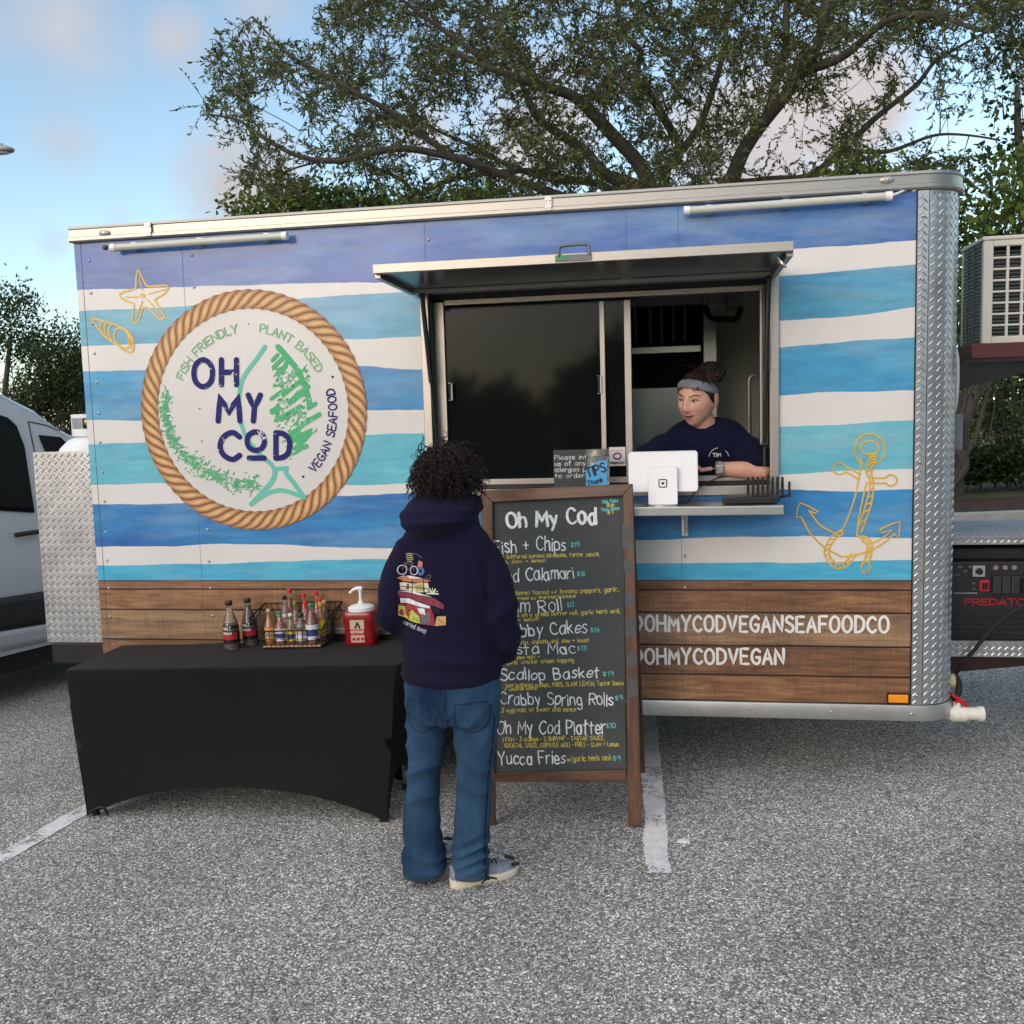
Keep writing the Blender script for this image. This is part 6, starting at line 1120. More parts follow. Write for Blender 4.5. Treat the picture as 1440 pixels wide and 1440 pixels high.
# card terminal: white tablet on a stand
TW = M('tablet_white', (.80, .80, .80), .28, 0, .01, 3, coat=.3)
yt = -.20; t0, t1 = T(883, 636, yt), T(982, 691, yt); tz0 = T(930, 692, yt).z; tz1 = T(930, 635, yt).z
tab = thing('card_terminal', 'white tablet till on a square white stand on the serving shelf', 'till', ((t0.x+t1.x)/2, -.16, SZ), TM)
def rrect(x0, x1, z0, z1, r_, n=6):
    o = []
    for cx, cz, a in ((x1-r_, z0+r_, -90), (x1-r_, z1-r_, 0), (x0+r_, z1-r_, 90), (x0+r_, z0+r_, 180)): o += [(cx+r_*math.cos(R(a+90*k/n)), cz+r_*math.sin(R(a+90*k/n))) for k in range(n+1)]
    return o
tl_ = lambda x, z, y: (x, y+(z-SZ)*.22, z)
mb = MB(); pts = rrect(t0.x, t1.x, tz0, tz1, .014); mb.prism([tl_(x, z, -.215) for x, z in pts], (0, .016, 0)); mb.build('tablet', TW, tab, bevel=.004, smooth=True)
p0, p1 = T(911.5, 690, -.235), T(953, 690, -.235); zs1 = T(930, 657, -.235).z; cxs = (p0.x+p1.x)/2; hw = (p1.x-p0.x)/2
mb = MB(); pts = rrect(cxs-hw, cxs+hw, SZ+.004, zs1, .008); mb.prism([tl_(x, z, -.245) for x, z in pts], (0, .022, 0)); mb.build('stand', TW, tab, bevel=.003, smooth=True)
mb = MB(); mb.lathe([(0, SZ), (hw*1.02, SZ), (hw*1.02, SZ+.004), (0, SZ+.004)], (cxs, -.225, 0), 24, sx=1, sy=.6); mb.build('foot', ALUD, tab, smooth=True)
mb = MB(); ez = T(932, 680, -.24).z; e = .0165
f2 = lambda u, v, h: tl_(cxs+u, ez+v, -.246-h)
mb.ribbon([np.array((x-0, z)) for x, z in cr(rrect(-e, e, -e, e, .006, 2), 2, True)], .0046, f2, .0006, closed=True); mb.prism([f2(x, z, .0002) for x, z in rrect(-.0055, .0055, -.0055, .0055, .0015, 2)], (0, -.0008, 0)); mb.build('square_mark', BLACKP, tab)
# router with its aerials
yr = -.10; r0_, r1_ = T(1014, 702, -.20), T(1103, 700, -.20)
ro_ = thing('wifi_router', 'flat black router with a row of upright aerials at the right end of the shelf', 'router', ((r0_.x+r1_.x)/2, yr, SZ), TM)
rx0, rx1 = r0_.x, 3.355; mb = MB(); mb.loft([[(rx0, -.24, SZ+z), (rx1-.03, -.24, SZ+z), (rx1+.01, -.16, SZ+z), (rx1, -.07, SZ+z), (rx0+.07, -.05, SZ+z), (rx0+.03, -.12, SZ+z)] for z in (.004, .012, .030)]); mb.build('case', BLACKP, ro_, bevel=.004)
for k in range(8):
    x = T(1052+k*6.9, 690, -.13).x; z1 = T(1055+k*6.6, 670.5, -.13).z; mb = MB(); mb.box((x-.006, -.136, SZ+.030), (x+.006, -.122, SZ+.050)); mb.loft([[(x-a, -.136+.003, z), (x+a, -.136+.003, z), (x+a, -.124, z), (x-a, -.124, z)] for a, z in ((.0055, SZ+.05), (.0062, SZ+.07), (.005, z1))]); mb.build('aerial', BLACKP, ro_)
for k in range(5): mb = MB(); x = T(1036+k*4.6, 697, -.15).x; mb.box((x-.005, -.215, SZ+.0305), (x+.005, -.20, SZ+.036)); mb.build('status_light', M('router_grey', (.06, .06, .065), .4), ro_)
q = T(1110, 677, -.12); mb = MB(); mb.tube([(rx1, -.12, SZ+.018), (q.x-.002, -.12, SZ+.026)], .006, 6); mb.tube([(q.x, -.12, SZ+.018), (q.x, -.12, q.z)], [.0065, .005], 8); mb.build('side_aerial', BLACKP, ro_, smooth=True)
a_, b_ = T(953, 703, -.2), T(1014, 669, -.02); mb = MB(); mb.tube(cr([(a_.x, -.17, SZ+.004), (a_.x+.04, -.16, SZ+.006), (a_.lerp(b_, .5).x, -.10, a_.lerp(b_, .5).z), (b_.x, -.005, OZ0+.052), (b_.x+.05, .06, OZ0+.045)], 7), .003, 6); single(mb, 'charging_cable', 'thin black cable from the tablet till up through the window', 'cable', BLACKP, (a_.x, -.17, SZ), TM, smooth=True)
# ================================================================== VAN (world frame, its side along x)
YV = 0.0
vu = (RW @ ray(1500, 572)); vu.z = 0; vu.normalize(); vi = Vector((-vu.y, vu.x, 0)); VP0 = G(30, 918, .36); VP0.z = 0
FV = Matrix((vu, vi, Vector((0, 0, 1)))).transposed().to_4x4(); FV.translation = VP0; FVi = FV.inverted()
vn = thing('parked_van', 'white passenger van with dark windows parked behind the left end of the trailer', 'van', (-1.0, .95, 0), FV)
VWHT = M('van_white', (.42, .44, .48), .25, 0, .02, 3, coat=.4); VGL = M('van_glass', (.006, .008, .008), .05, 0, .1, 3, spec=.14); VCL = M('van_cladding', (.016, .017, .018), .55, 0, .15, 10)
def vz(px, py):                       # survey onto the side of the van (its own frame, x to the nose)
    d = RW @ ray(px, py); t = (VP0-CW).dot(vi)/d.dot(vi); return FVi @ (CW+d*t)
zr0 = vz(0, 533).z; sx0 = vz(0, 533).x
roof = [(-3.3, zr0-.12), (-3.2, zr0+.0), (-2.2, zr0+.05), (sx0-.5, zr0+.03)]+[(vz(px, py).x, vz(px, py).z) for px, py in ((0, 533), (19, 539), (48, 557), (73.5, 571), (99, 593.5))]
lx, lz = roof[-1]; roof += [(lx+.25, lz-.16), (lx+.5, lz-.36), (lx+.7, lz-.52), (lx+1.15, lz-.64), (lx+1.4, lz-.86), (lx+1.48, lz-1.15)]; print('van', VP0, vu, [tuple(round(q_, 2) for q_ in r_) for r_ in roof])
zr = lambda x: float(np.interp(x, [p[0] for p in roof], [p[1] for p in roof]))
BZ = vz(30, 918).z
def yside(z): return YV+float(np.interp(z, [.2, .5, .72, .95, 1.25, 1.6, 2.0, 2.3], [.05, .02, .012, .0, .022, .07, .15, .24]))
mb = MB(); rings = []; xs_ = sorted(set([p[0] for p in roof]+list(np.linspace(-3.3, roof[-1][0], 50))))
for x in xs_:
    zt_ = zr(x); prof = []
    for z in (BZ, BZ+.1, .72, .80, .95, 1.25, 1.6, 1.85, 2.0, 2.15): 
        if z < zt_-.10: prof.append((yside(z), z))
    while len(prof) < 10: prof.append((yside(zt_-.10), zt_-.10))
    e = yside(zt_-.10); prof += [(e+.03, zt_-.055), (e+.09, zt_-.02), (e+.22, zt_), (YV+.98, zt_+.02)]
    full = prof+[(2*(YV+.98)-y, z) for y, z in reversed(prof[:-1])]
    rings.append([(x, y, z) for y, z in full])
mb.loft(rings); vb_ = mb.build('body', VWHT, vn, smooth=True, sharp=50)
def vpanel(pts, name, mat, off=.006, ds=8):
    mb = MB(); P = [(vz(*p).x, vz(*p).z) for p in pts]
    xs2 = sorted(set(np.round(np.linspace(min(p[0] for p in P), max(p[0] for p in P), 14), 4))|set(round(p[0]+q_, 4) for p in P for q_ in (-.0005, .0005))); cols = []
    for x in xs2:
        zz = []
        for i in range(len(P)):
            (xa, za), (xb, zb_) = P[i-1], P[i]
            if (xa-x)*(xb-x) <= 0 and abs(xa-xb) > 1e-6: zz.append(za+(zb_-za)*(x-xa)/(xb-xa))
        if len(zz) < 2: continue
        lo, hi = min(zz), max(zz); cols.append([(x, yside(lo+(hi-lo)*k/ds)-off, lo+(hi-lo)*k/ds) for k in range(ds+1)])
    mb.loft(cols, closed=False); o = mb.build(name, mat, vn, smooth=True); s_ = o.modifiers.new('s', 'SOLIDIFY'); s_.thickness = .012; s_.offset = 0; return o
vpanel([(-60, 579), (-20, 580), (12, 581), (27, 586), (38, 598), (45, 625), (51, 721), (0, 718), (-60, 714)], 'side_window', VGL, ds=14)
vpanel([(68, 611), (97, 614), (120, 640), (130, 690), (84, 690), (76, 640)], 'door_window', VGL)
vpanel([(-90, 854), (0, 841), (64, 831), (120, 822), (120, 860), (66, 876), (0, 887), (-90, 904)], 'cladding', VCL, .014, 4)
vpanel([(-90, 906), (0, 888.5), (66, 877.5), (120, 862), (120, 884), (66, 902), (0, 916), (-90, 934)], 'rocker_panel', M('rocker_silver', (.42, .44, .46), .35, .2, .05, 4), .010, 3)
for pl in ([(-60, 541), (-25, 542), (0, 544), (25, 549), (47, 558)], [(56, 591.5), (80, 597), (99, 605)], [(56, 591.5), (60, 640), (66, 730), (76, 840)]):
    mb = MB(); mb.tube([Vector((vz(*p).x, yside(vz(*p).z)-.002, vz(*p).z)) for p in cr(pl, 5)], .004, 5); mb.build('door_seam', VCL, vn)
q = vz(51, 748); mb = MB(); mb.tube([(q.x-.16, yside(q.z)-.03, q.z), (q.x+.02, yside(q.z)-.03, q.z)], .016, 8); mb.build('door_handle', VCL, vn, smooth=True)
for x in (-2.45, lx+.55):
    for y in (YV+.02, YV+1.72):
        mb = MB(); mb.lathe([(.19, .0), (.28, .0), (.325, .03), (.335, .07), (.335, .15), (.325, .19), (.19, .2)], (x, y, .335), 30, 0, 'y'); wv = mb.build('wheel', TY, vn, smooth=True); mb = MB(); mb.lathe([(0, .03), (.08, .02), (.19, .01), (.19, .1), (0, .1)], (x, y, .335), 20, 0, 'y'); mb.build('rim', ALUD, wv, smooth=True)
mb = MB(); mb.box((-3.2, YV+.10, .22), (lx+1.2, YV+1.86, BZ+.05)); mb.build('underbody', DARKV, vn)
# ================================================================== CUSTOMER (world frame, seen from behind)
f0 = G(612, 1236); f1 = G(662, 1244); YP = (f0.y+f1.y)/2; cs = thing('person', 'curly haired customer in navy hoodie and blue jeans seen from behind at the menu board', 'person', ((f0.x+f1.x)/2, YP, 0))
def c_(px, py, dy=0.0): p = V(px, py, YP); return Vector((p.x, YP+dy, p.z))
MP = (c_(700, 900)-c_(600, 900)).length/100; print('customer height', c_(628, 617).z, 'feet', f0, f1, 'm/px', MP)
YAWC = R(-16)
def sect(mb, rows, dep=.62, n=28, rot=YAWC, dyf=None, pw=2.3):
    mb.loft([ring(c_((a+b)/2, y, dyf(y) if dyf else 0), (b-a)/2*MP, (b-a)/2*MP*(dep(y) if callable(dep) else dep), n, rot*.6, pw=pw) for y, a, b in rows])
SKIN = M('skin', (.50, .30, .215), .5, 0, .08, 30, col2=(.56, .345, .25), spec=.4)
# body: one continuous figure under the clothes
bm_ = MB(); sect(bm_, [(716, 604, 652), (740, 590, 664), (775, 578, 680), (850, 578, 686), (900, 578, 690), (950, 574, 698), (985, 580, 694)], .55)
def limb(mb, pts, rs, n=14): mb.tube(cr([tuple(p) for p in pts], 5), list(np.interp(np.linspace(0, len(rs)-1, (len(rs)-1)*5+1), range(len(rs)), rs)), n)
bm_.loft([ring(c_(628, y, .05), .074*a, .094*a, 24) for y, a in ((634, .35), (638, .65), (648, .92), (662, 1.0), (680, .95), (694, .75), (702, .5))]); limb(bm_, [c_(630, 690, .05), c_(630, 725, .03)], [.058, .066])
for sx_, sh, el, wr in ((-1, (588, 774), (556, 868), (590, 905)), (1, (668, 780), (706, 890), (672, 925))):
    S_, E_, W_ = c_(*sh), c_(*el, -.02), c_(*wr, .24); limb(bm_, [S_, S_.lerp(E_, .5), E_+Vector((-sx_*.01, .01, .01)), E_.lerp(W_, .5), W_], [.054, .044, .036, .032, .024])
    d = (W_-E_).normalized(); H = W_+d*.05; bm_.loft([ring(W_+d*t_, .030+.010*math.sin(t_*30), .016, 12) for t_ in (0, .03, .06, .09)])
    for k in range(4): a = H+d*.04+Vector(((k-1.5)*.019, 0, 0)); limb(bm_, [a, a+d*.035, a+d*.06+Vector((0, 0, -.02)), a+d*.062+Vector((0, 0, -.042))], [.0092, .009, .0085, .007], 8)
    a = W_+d*.03+Vector((-sx_*.03, 0, 0)); limb(bm_, [a, a+d*.03+Vector((-sx_*.016, 0, .0)), a+d*.06+Vector((-sx_*.014, 0, -.006))], [.011, .010, .008], 8)
for pts in (([603, 985], [600, 1080], [594, 1170], [596, 1222]), ([668, 985], [667, 1080], [664, 1170], [664, 1230])): limb(bm_, [c_(*p) for p in pts], [.070, .046, .034, .028])
mesh_obj(remesh(bm_, .0075, 4), 'body', SKIN, cs)
# jeans
DEN = M('denim', hexc(20, 40, 66), .95, 0, .3, 3.4, .3, 220, col2=hexc(58, 90, 118), sheen=.02, spec=.15, stretch=(1, 1, .5))
t_ = DEN.node_tree; pb = t_.nodes['Principled BSDF']; src = pb.inputs['Base Color'].links[0].from_socket; co = t_.nodes.new('ShaderNodeTexCoord'); wv_ = t_.nodes.new('ShaderNodeTexNoise'); mpn = t_.nodes.new('ShaderNodeMapping'); mpn.inputs['Scale'].default_value = (110, 110, 22); t_.links.new(co.outputs['Object'], mpn.inputs[0]); t_.links.new(mpn.outputs[0], wv_.inputs[0]); wv_.inputs['Scale'].default_value = 6; mx = t_.nodes.new('ShaderNodeMixRGB'); mx.blend_type = 'OVERLAY'; mx.inputs[0].default_value = .55; t_.links.new(src, mx.inputs[1]); t_.links.new(wv_.outputs[0], mx.inputs[2]); t_.links.new(mx.outputs[0], pb.inputs['Base Color'])
jm = MB(); sect(jm, [(935, 570, 700), (950, 567, 703), (975, 567, 706), (1000, 570, 704), (1012, 574, 700)], .66)
sect(jm, [(975, 569, 640), (1000, 570, 634), (1030, 571, 629), (1060, 572, 625), (1090, 571, 621), (1120, 569, 619), (1150, 567, 619), (1180, 566, 622), (1200, 566, 627), (1215, 566, 628), (1229, 568, 626)], .98, rot=0)
sect(jm, [(975, 632, 706), (1000, 635, 703), (1030, 638, 699), (1060, 640, 696), (1090, 641, 693), (1120, 641, 691), (1150, 639, 690), (1180, 637, 689), (1200, 635, 689), (1215, 634, 690), (1230, 635, 689)], .98, rot=0, dyf=lambda y: .0)
me = remesh(jm, .0085, 5)
zk, za_ = c_(600, 1085).z, c_(600, 1200).z; zc_ = c_(634, 1000).z; xc_ = c_(636, 1000).x
def fold(t): return 1-2*abs(math.sin(t))**.7
def jw(p):
    v = Vector(p); n1 = noise.noise(v*3.1); n2 = noise.noise(v*6+Vector((5, 0, 0))); s_ = 1 if p[0] > xc_ else -1
    f = .010*math.exp(-((p[2]-zk)/.12)**2)*fold(p[2]*34+s_*p[0]*22+n1*4)*(.4+.6*abs(n2)*2)+.0105*math.exp(-((p[2]-za_-.03)/.085)**2)*fold(p[2]*40-s_*p[0]*30+n1*6)*(.3+abs(n2)*1.5)+.008*math.exp(-((p[2]-zc_+.02)/.11)**2)*fold(p[2]*38-s_*p[0]*34+n1*3)*(.4+abs(n2))
    return f+.0045*noise.noise(v*8)+.002*noise.noise(v*24)
displace(me, jw); d3 = me.copy(); jo = mesh_obj(me, 'jeans', DEN, cs); sm_ = jo.modifiers.new('s', 'SUBSURF'); sm_.levels = 0; sm_.render_levels = 1
btj = BVHTree.FromPolygons([v.co.copy() for v in d3.vertices], [tuple(p.vertices) for p in d3.polygons])
def onj(u, v, h):
    hit = btj.ray_cast(Vector((u, YP-.6, v)), Vector((0, 1, 0))); return (hit[0]+Vector((0, -.0012-h, 0))) if hit[0] else Vector((u, YP-.05, v))
STI = M('seam_stitch', hexc(96, 84, 62), .9, 0, .2, 90); SHD = M('seam_ridge', hexc(16, 30, 52), .95)
def jl_(name, pts, w_, mat): 
    mb = MB(); P_ = cr([(c_(*p).x, c_(*p).z) for p in pts], 10); mb.ribbon(P_, w_, onj, .0006); mb.build(name, mat, jo)
for pts in ([(636, 958), (637, 985), (638, 1008)], [(572, 1000), (576, 1060), (573, 1120), (571, 1180), (572, 1224)], [(699, 1000), (693, 1060), (687, 1120), (685, 1180), (686, 1224)]): jl_('seam', pts, .0045, SHD)
for pts in ([(580, 975), (622, 977), (621, 1008), (600, 1020), (581, 1006), (580, 975)], [(650, 977), (692, 977), (691, 1008), (671, 1020), (651, 1008), (650, 977)]):
    jl_('back_pocket', pts, .0035, SHD)
for pts in ([(569, 1221), (590, 1226), (610, 1225), (625, 1220)], [(637, 1222), (655, 1226), (675, 1225), (687, 1220)]): jl_('hem_stitch', pts, .0022, STI)
# hoodie
HOOD = M('navy_sweatshirt', hexc(22, 20, 43), .95, 0, .12, 4, .25, 260, sheen=.03, spec=.15)
hm_ = MB(); dep = lambda y: float(np.interp(y, [720, 760, 850, 960], [.50, .56, .64, .68]))
sect(hm_, [(716, 596, 662), (728, 584, 672), (742, 572, 678), (757, 562, 690), (780, 557, 698), (820, 560, 703), (860, 562, 703), (900, 562, 703), (925, 561, 705), (945, 563, 706), (957, 566, 705)], dep)
for sx_, pts, rs in ((-1, (c_(582, 770), c_(562, 810, -.02), c_(556, 856, -.04), c_(560, 878, .05), c_(580, 895, .17)), [.070, .066, .063, .060, .052]), (1, (c_(674, 775), c_(697, 818, -.02), c_(707, 870, -.03), c_(704, 912, .06), c_(682, 930, .19)), [.070, .068, .066, .066, .054])): limb(hm_, pts, rs, 18)
# fallen hood: a thick roll round the neck that drops in the middle of the back
hr = []; m_ = 26
for k in range(m_+1):
    a = 2*math.pi*k/m_; dx, dy = math.sin(a), -math.cos(a); bk_ = max(0, -dy)
    ctr = c_(621, 712)+Vector((dx*.105, .05+dy*.125, -.005-.055*bk_)); hr.append((ctr, .040+.018*bk_))
hm_.tube([p for p, r_ in hr], [r_ for p, r_ in hr], 14)
hm_.loft([ring(c_(x, y, dy), rx*MP, rx*MP*.6, 20) for x, y, rx, dy in ((626, 690, 36, .02), (624, 700, 42, -.01), (620, 715, 50, -.05), (617, 730, 47, -.085), (614, 744, 30, -.09), (612, 750, 10, -.085))])
me = remesh(hm_, .0085, 7)
def hw_(p):
    v = Vector(p); n1 = noise.noise(v*2.6); n2 = noise.noise(v*7)
    zh, ze = c_(630, 945).z, c_(630, 880).z; xm = c_(630, 800).x; side = abs(p[0]-xm)/.2
    f = .0075*math.exp(-((p[2]-zh-.045)/.075)**2)*fold(p[2]*30+n1*4+p[0]*5)+.011*min(1, side**4)*math.exp(-((p[2]-ze)/.12)**2)*fold(p[2]*27-abs(p[0]-xm)*22+n1*4)+.006*math.exp(-((side-.72)/.16)**2)*math.exp(-((p[2]-ze-.17)/.12)**2)*fold(p[2]*16+abs(p[0]-xm)*46+n1*3)
    f += .0065*noise.noise(Vector((p[0]*6, p[1]*6, p[2]*2.4)))+.0035*n2
    zs = c_(620, 722).z; f += .004*math.exp(-((p[2]-zs)/.035)**2)*math.sin(p[2]*150+(p[0]-xm)**2*160+n1*3)
    return f
displace(me, hw_); dgm = me.copy(); ho = mesh_obj(me, 'hoodie', HOOD, cs)
bt = BVHTree.FromPolygons([v.co.copy() for v in dgm.vertices], [tuple(p.vertices) for p in dgm.polygons])
def cp2(x, y): p = c_(530+x/4.5, 600+y/4.5); return (p.x, p.z)
def onback(u, v, h):
    d = (Vector((u, 0, v))-Vector((CW.x, 0, CW.z))); o_ = Vector((u, YP-.6, v)); hit = bt.ray_cast(o_, Vector((0, 1, 0)))
    return (hit[0]+Vector((0, -.0025-h*1.0, 0))) if hit[0] else Vector((u, YP-.1, v))
SEAMH = M('sweatshirt_seam', hexc(12, 10, 26), .95)
for pts in ([(566, 936), (600, 941), (640, 943), (680, 943), (703, 938)], [(577, 762), (566, 790), (563, 830), (566, 860)], [(683, 766), (693, 795), (696, 835), (692, 870)], [(622, 700), (620, 722), (617, 745)]):
    mb = MB(); mb.ribbon(cr([(c_(*p).x, c_(*p).z) for p in pts], 8), .0038, lambda u, v, h: onback(u, v, h-.0016), .0004); mb.build('seam', SEAMH, ho)
pr = {}
def shp(pts, rgb, lay):
    key = rgb; mb = pr.setdefault(key, MB()); P = [cp2(*p) for p in pts]; n = len(P)
    # fan-fill on a small grid so the print hugs the cloth
    bmx = bmesh.new(); vs = [bmx.verts.new((a, 0, b)) for a, b in P]; f = bmx.faces.new(vs); bmesh.ops.triangulate(bmx, faces=[f]); bmesh.ops.subdivide_edges(bmx, edges=bmx.edges[:], cuts=3, use_grid_fill=True); bmesh.ops.triangulate(bmx, faces=bmx.faces[:])
    bmx.verts.ensure_lookup_table(); idx = {v_: i for i, v_ in enumerate(bmx.verts)}
    mb.add([onback(v_.co.x, v_.co.z, .0004*lay) for v_ in bmx.verts], [tuple(idx[v_] for v_ in f_.verts) for f_ in bmx.faces]); bmx.free()
def strk(pts, rgb, w_, lay=3, sm=False): pr.setdefault(rgb, MB()).ribbon([cp2(*p) for p in (cr(pts, 4) if sm else pts)], w_*MP/4.5, lambda u, v, h: onback(u, v, h+.0004*lay), .0004)
MAR, CRE, OLV, GRYP, RED, WHP, TANP, YGR, BLK_, BLU = (118, 52, 66), (206, 196, 166), (158, 158, 104), (96, 92, 100), (140, 44, 58), (206, 206, 212), (176, 116, 82), (176, 186, 84), (16, 14, 20), (70, 96, 140)
shp([(180, 962), (270, 965), (370, 955), (378, 985), (365, 1012), (270, 1018), (182, 1005)], CRE, 1); shp([(285, 968), (345, 965), (350, 1005), (290, 1012)], OLV, 2); shp([(205, 968), (240, 968), (243, 1002), (208, 1004)], GRYP, 2)
shp([(165, 932), (200, 920), (330, 930), (390, 942), (335, 958), (200, 955)], TANP, 2); shp([(180, 925), (250, 918), (335, 928), (250, 934)], WHP, 3)
shp([(178, 1090), (400, 1108), (422, 1215), (320, 1208), (180, 1160)], RED, 1); shp([(172, 1015), (300, 1020), (420, 1050), (475, 1085), (470, 1112), (400, 1092), (300, 1068), (185, 1052)], MAR, 2); shp([(172, 1012), (300, 1017), (400, 1040), (300, 1030)], WHP, 3)
shp([(188, 1056), (260, 1064), (388, 1096), (384, 1110), (260, 1094), (192, 1086)], WHP, 3); shp([(390, 1096), (450, 1112), (446, 1142), (398, 1132)], BLK_, 3)
shp([(182, 1100), (250, 1118), (318, 1165), (320, 1205), (250, 1198), (180, 1162)], YGR, 3); shp([(300, 1110), (350, 1112), (355, 1150), (320, 1145)], WHP, 4); shp([(325, 1140), (385, 1135), (388, 1208), (325, 1204)], GRYP, 4); shp([(430, 1155), (487, 1153), (486, 1208), (418, 1214)], (190, 150, 104), 3); shp([(218, 782), (262, 780), (272, 815), (258, 835), (226, 836)], OLV, 2); shp([(308, 820), (334, 828), (334, 866), (298, 862)], (176, 110, 104), 2)
for k in range(4): strk([(220, 790+k*12), (266, 788+k*12)], BLK_, 5)
for cx, cy, rr in ((196, 884, 27), (276, 884, 25), (322, 886, 17)): strk([(cx+rr*math.cos(a), cy+rr*math.sin(a)*1.05) for a in np.linspace(0, 6.3, 22)], WHP if rr > 20 else BLU, 5 if rr > 20 else 18)
for pl in ([(196, 884), (215, 845), (262, 850), (276, 884)], [(215, 845), (236, 886), (262, 850)], [(205, 840), (222, 842)], [(258, 842), (275, 838)], [(255, 785), (290, 782), (325, 800)]): strk(pl, GRYP, 5)
for pl in ([(180, 965), (185, 1010)], [(265, 940), (262, 1030)], [(340, 935), (345, 1020)], [(190, 985), (370, 990)]): strk(pl, BLK_, 4, 5)
for a in range(7): strk([(400, 1020), (400+38*math.cos(R(a*30+180)), 1020+34*math.sin(R(a*30+180)))], OLV if a % 2 else WHP, 7)
for k, (xx, yy) in enumerate(((215, 1130), (240, 1150), (270, 1170), (235, 1180), (295, 1185), (205, 1150), (440, 1170), (460, 1195), (450, 1180))): strk([(xx, yy), (xx+12, yy+7)], (206, 120, 50) if k % 2 else (120, 140, 50), 9, 6)
strk([(360, 915), (385, 905), (380, 930), (350, 925)], GRYP, 4, 3, True)
for k, (rgb, mb) in enumerate(pr.items()): mb.build('back_print', M('print_%d_%d_%d' % rgb, hexc(*rgb), .85, 0, .25, 60), ho)
mb = MB(); write(mb, 'carried away', cp2(198, 1222), cp2(358, 1262), .018, .0028, lambda u, v, h: onback(u, v, h), slant=.2, th=.0004, jit=.2); mb.build('print_lettering', M('print_script', (.35, .34, .38), .8), ho)
# shoes
MESHG = M('shoe_mesh', hexc(128, 136, 150), .8, 0, .2, 60, .4, 300); SOLE = M('shoe_sole', hexc(214, 206, 188), .6, 0, .1, 30); SDK = M('shoe_black', (.015, .015, .017), .6)
def shoe(hp, tp):
    hp, tp = Vector(hp), Vector(tp); d = (tp-hp); d.z = 0; L_ = d.length; d.normalize(); s_ = Vector((-d.y, d.x, 0)); at3 = lambda t_, w_, z: hp+d*(t_*L_)+s_*w_+Vector((0, 0, z))
    W = lambda t_: float(np.interp(t_, [0, .06, .2, .45, .72, .9, .97, 1], [.014, .030, .036, .035, .048, .040, .024, .010]))
    mb = MB(); ts = (0, .03, .08, .18, .3, .45, .6, .72, .82, .9, .96, 1); rings = []
    for t_ in ts: w_ = W(t_); sp__ = .012*max(0, (t_-.8)/.2)**2; top = .034 if t_ < .5 else .030; rings.append([at3(t_, -w_*.94, sp__+.001), at3(t_, w_*.94, sp__+.001), at3(t_, w_*1.06, .014+sp__), at3(t_, w_*1.02, top+sp__), at3(t_, -w_*1.02, top+sp__), at3(t_, -w_*1.06, .014+sp__)])
    mb.loft(rings); so_ = mb.build('shoe_sole', SOLE, cs, smooth=True, sharp=50)
    mb = MB(); rings = []
    for t_ in (.01, .06, .15, .28, .42, .55, .68, .80, .90, .97, 1): 
        w_ = W(t_)*.97; hh = float(np.interp(t_, [0, .1, .28, .42, .6, .8, .95, 1], [.085, .10, .10, .088, .066, .050, .038, .030])); z0 = .028+.012*max(0, (t_-.8)/.2)**2; rings.append([at3(t_, w_*math.cos(a)*(1 if math.sin(a) < .5 else .92), z0+max(0, math.sin(a))*(hh-.03)) for a in np.linspace(-.05, math.pi+.05, 11)])
    mb.loft(rings); mb.build('shoe_upper', MESHG, cs, smooth=True)
    mb = MB()
    for sd in (-1, 1): mb.tube(cr([at3(.40, sd*W(.4)*1.03, .006), at3(.50, sd*W(.5)*1.06, .022), at3(.62, sd*W(.6)*1.05, .012)], 4), [.004]*4+[.009]+[.004]*4, 6); mb.tube(cr([at3(.86, sd*W(.86)*.95, .050), at3(.93, sd*W(.93)*.95, .046), at3(.985, sd*W(.98)*.9, .038)], 3), .007, 6); mb.tube(cr([at3(.34, sd*W(.34)*.98, .036), at3(.44, sd*W(.44)*.82, .068), at3(.5, sd*.018, .082)], 4), .004, 5)
    for t_ in (.48, .54, .60, .66): zz = float(np.interp(t_, [.42, .6, .8], [.092, .071, .055])); mb.tube(cr([at3(t_, -.020, zz-.005), at3(t_+.01, 0, zz), at3(t_, .020, zz-.005)], 3), .003, 5)
    mb.build('shoe_trim', SDK, cs, smooth=True)
h1, t1 = G(634, 1248), G(722, 1226); shoe(h1, h1+(t1-h1).normalized()*.275); h2, t2 = G(583, 1234), G(640, 1196); shoe(h2, h2+(t2-h2).normalized()*.275)
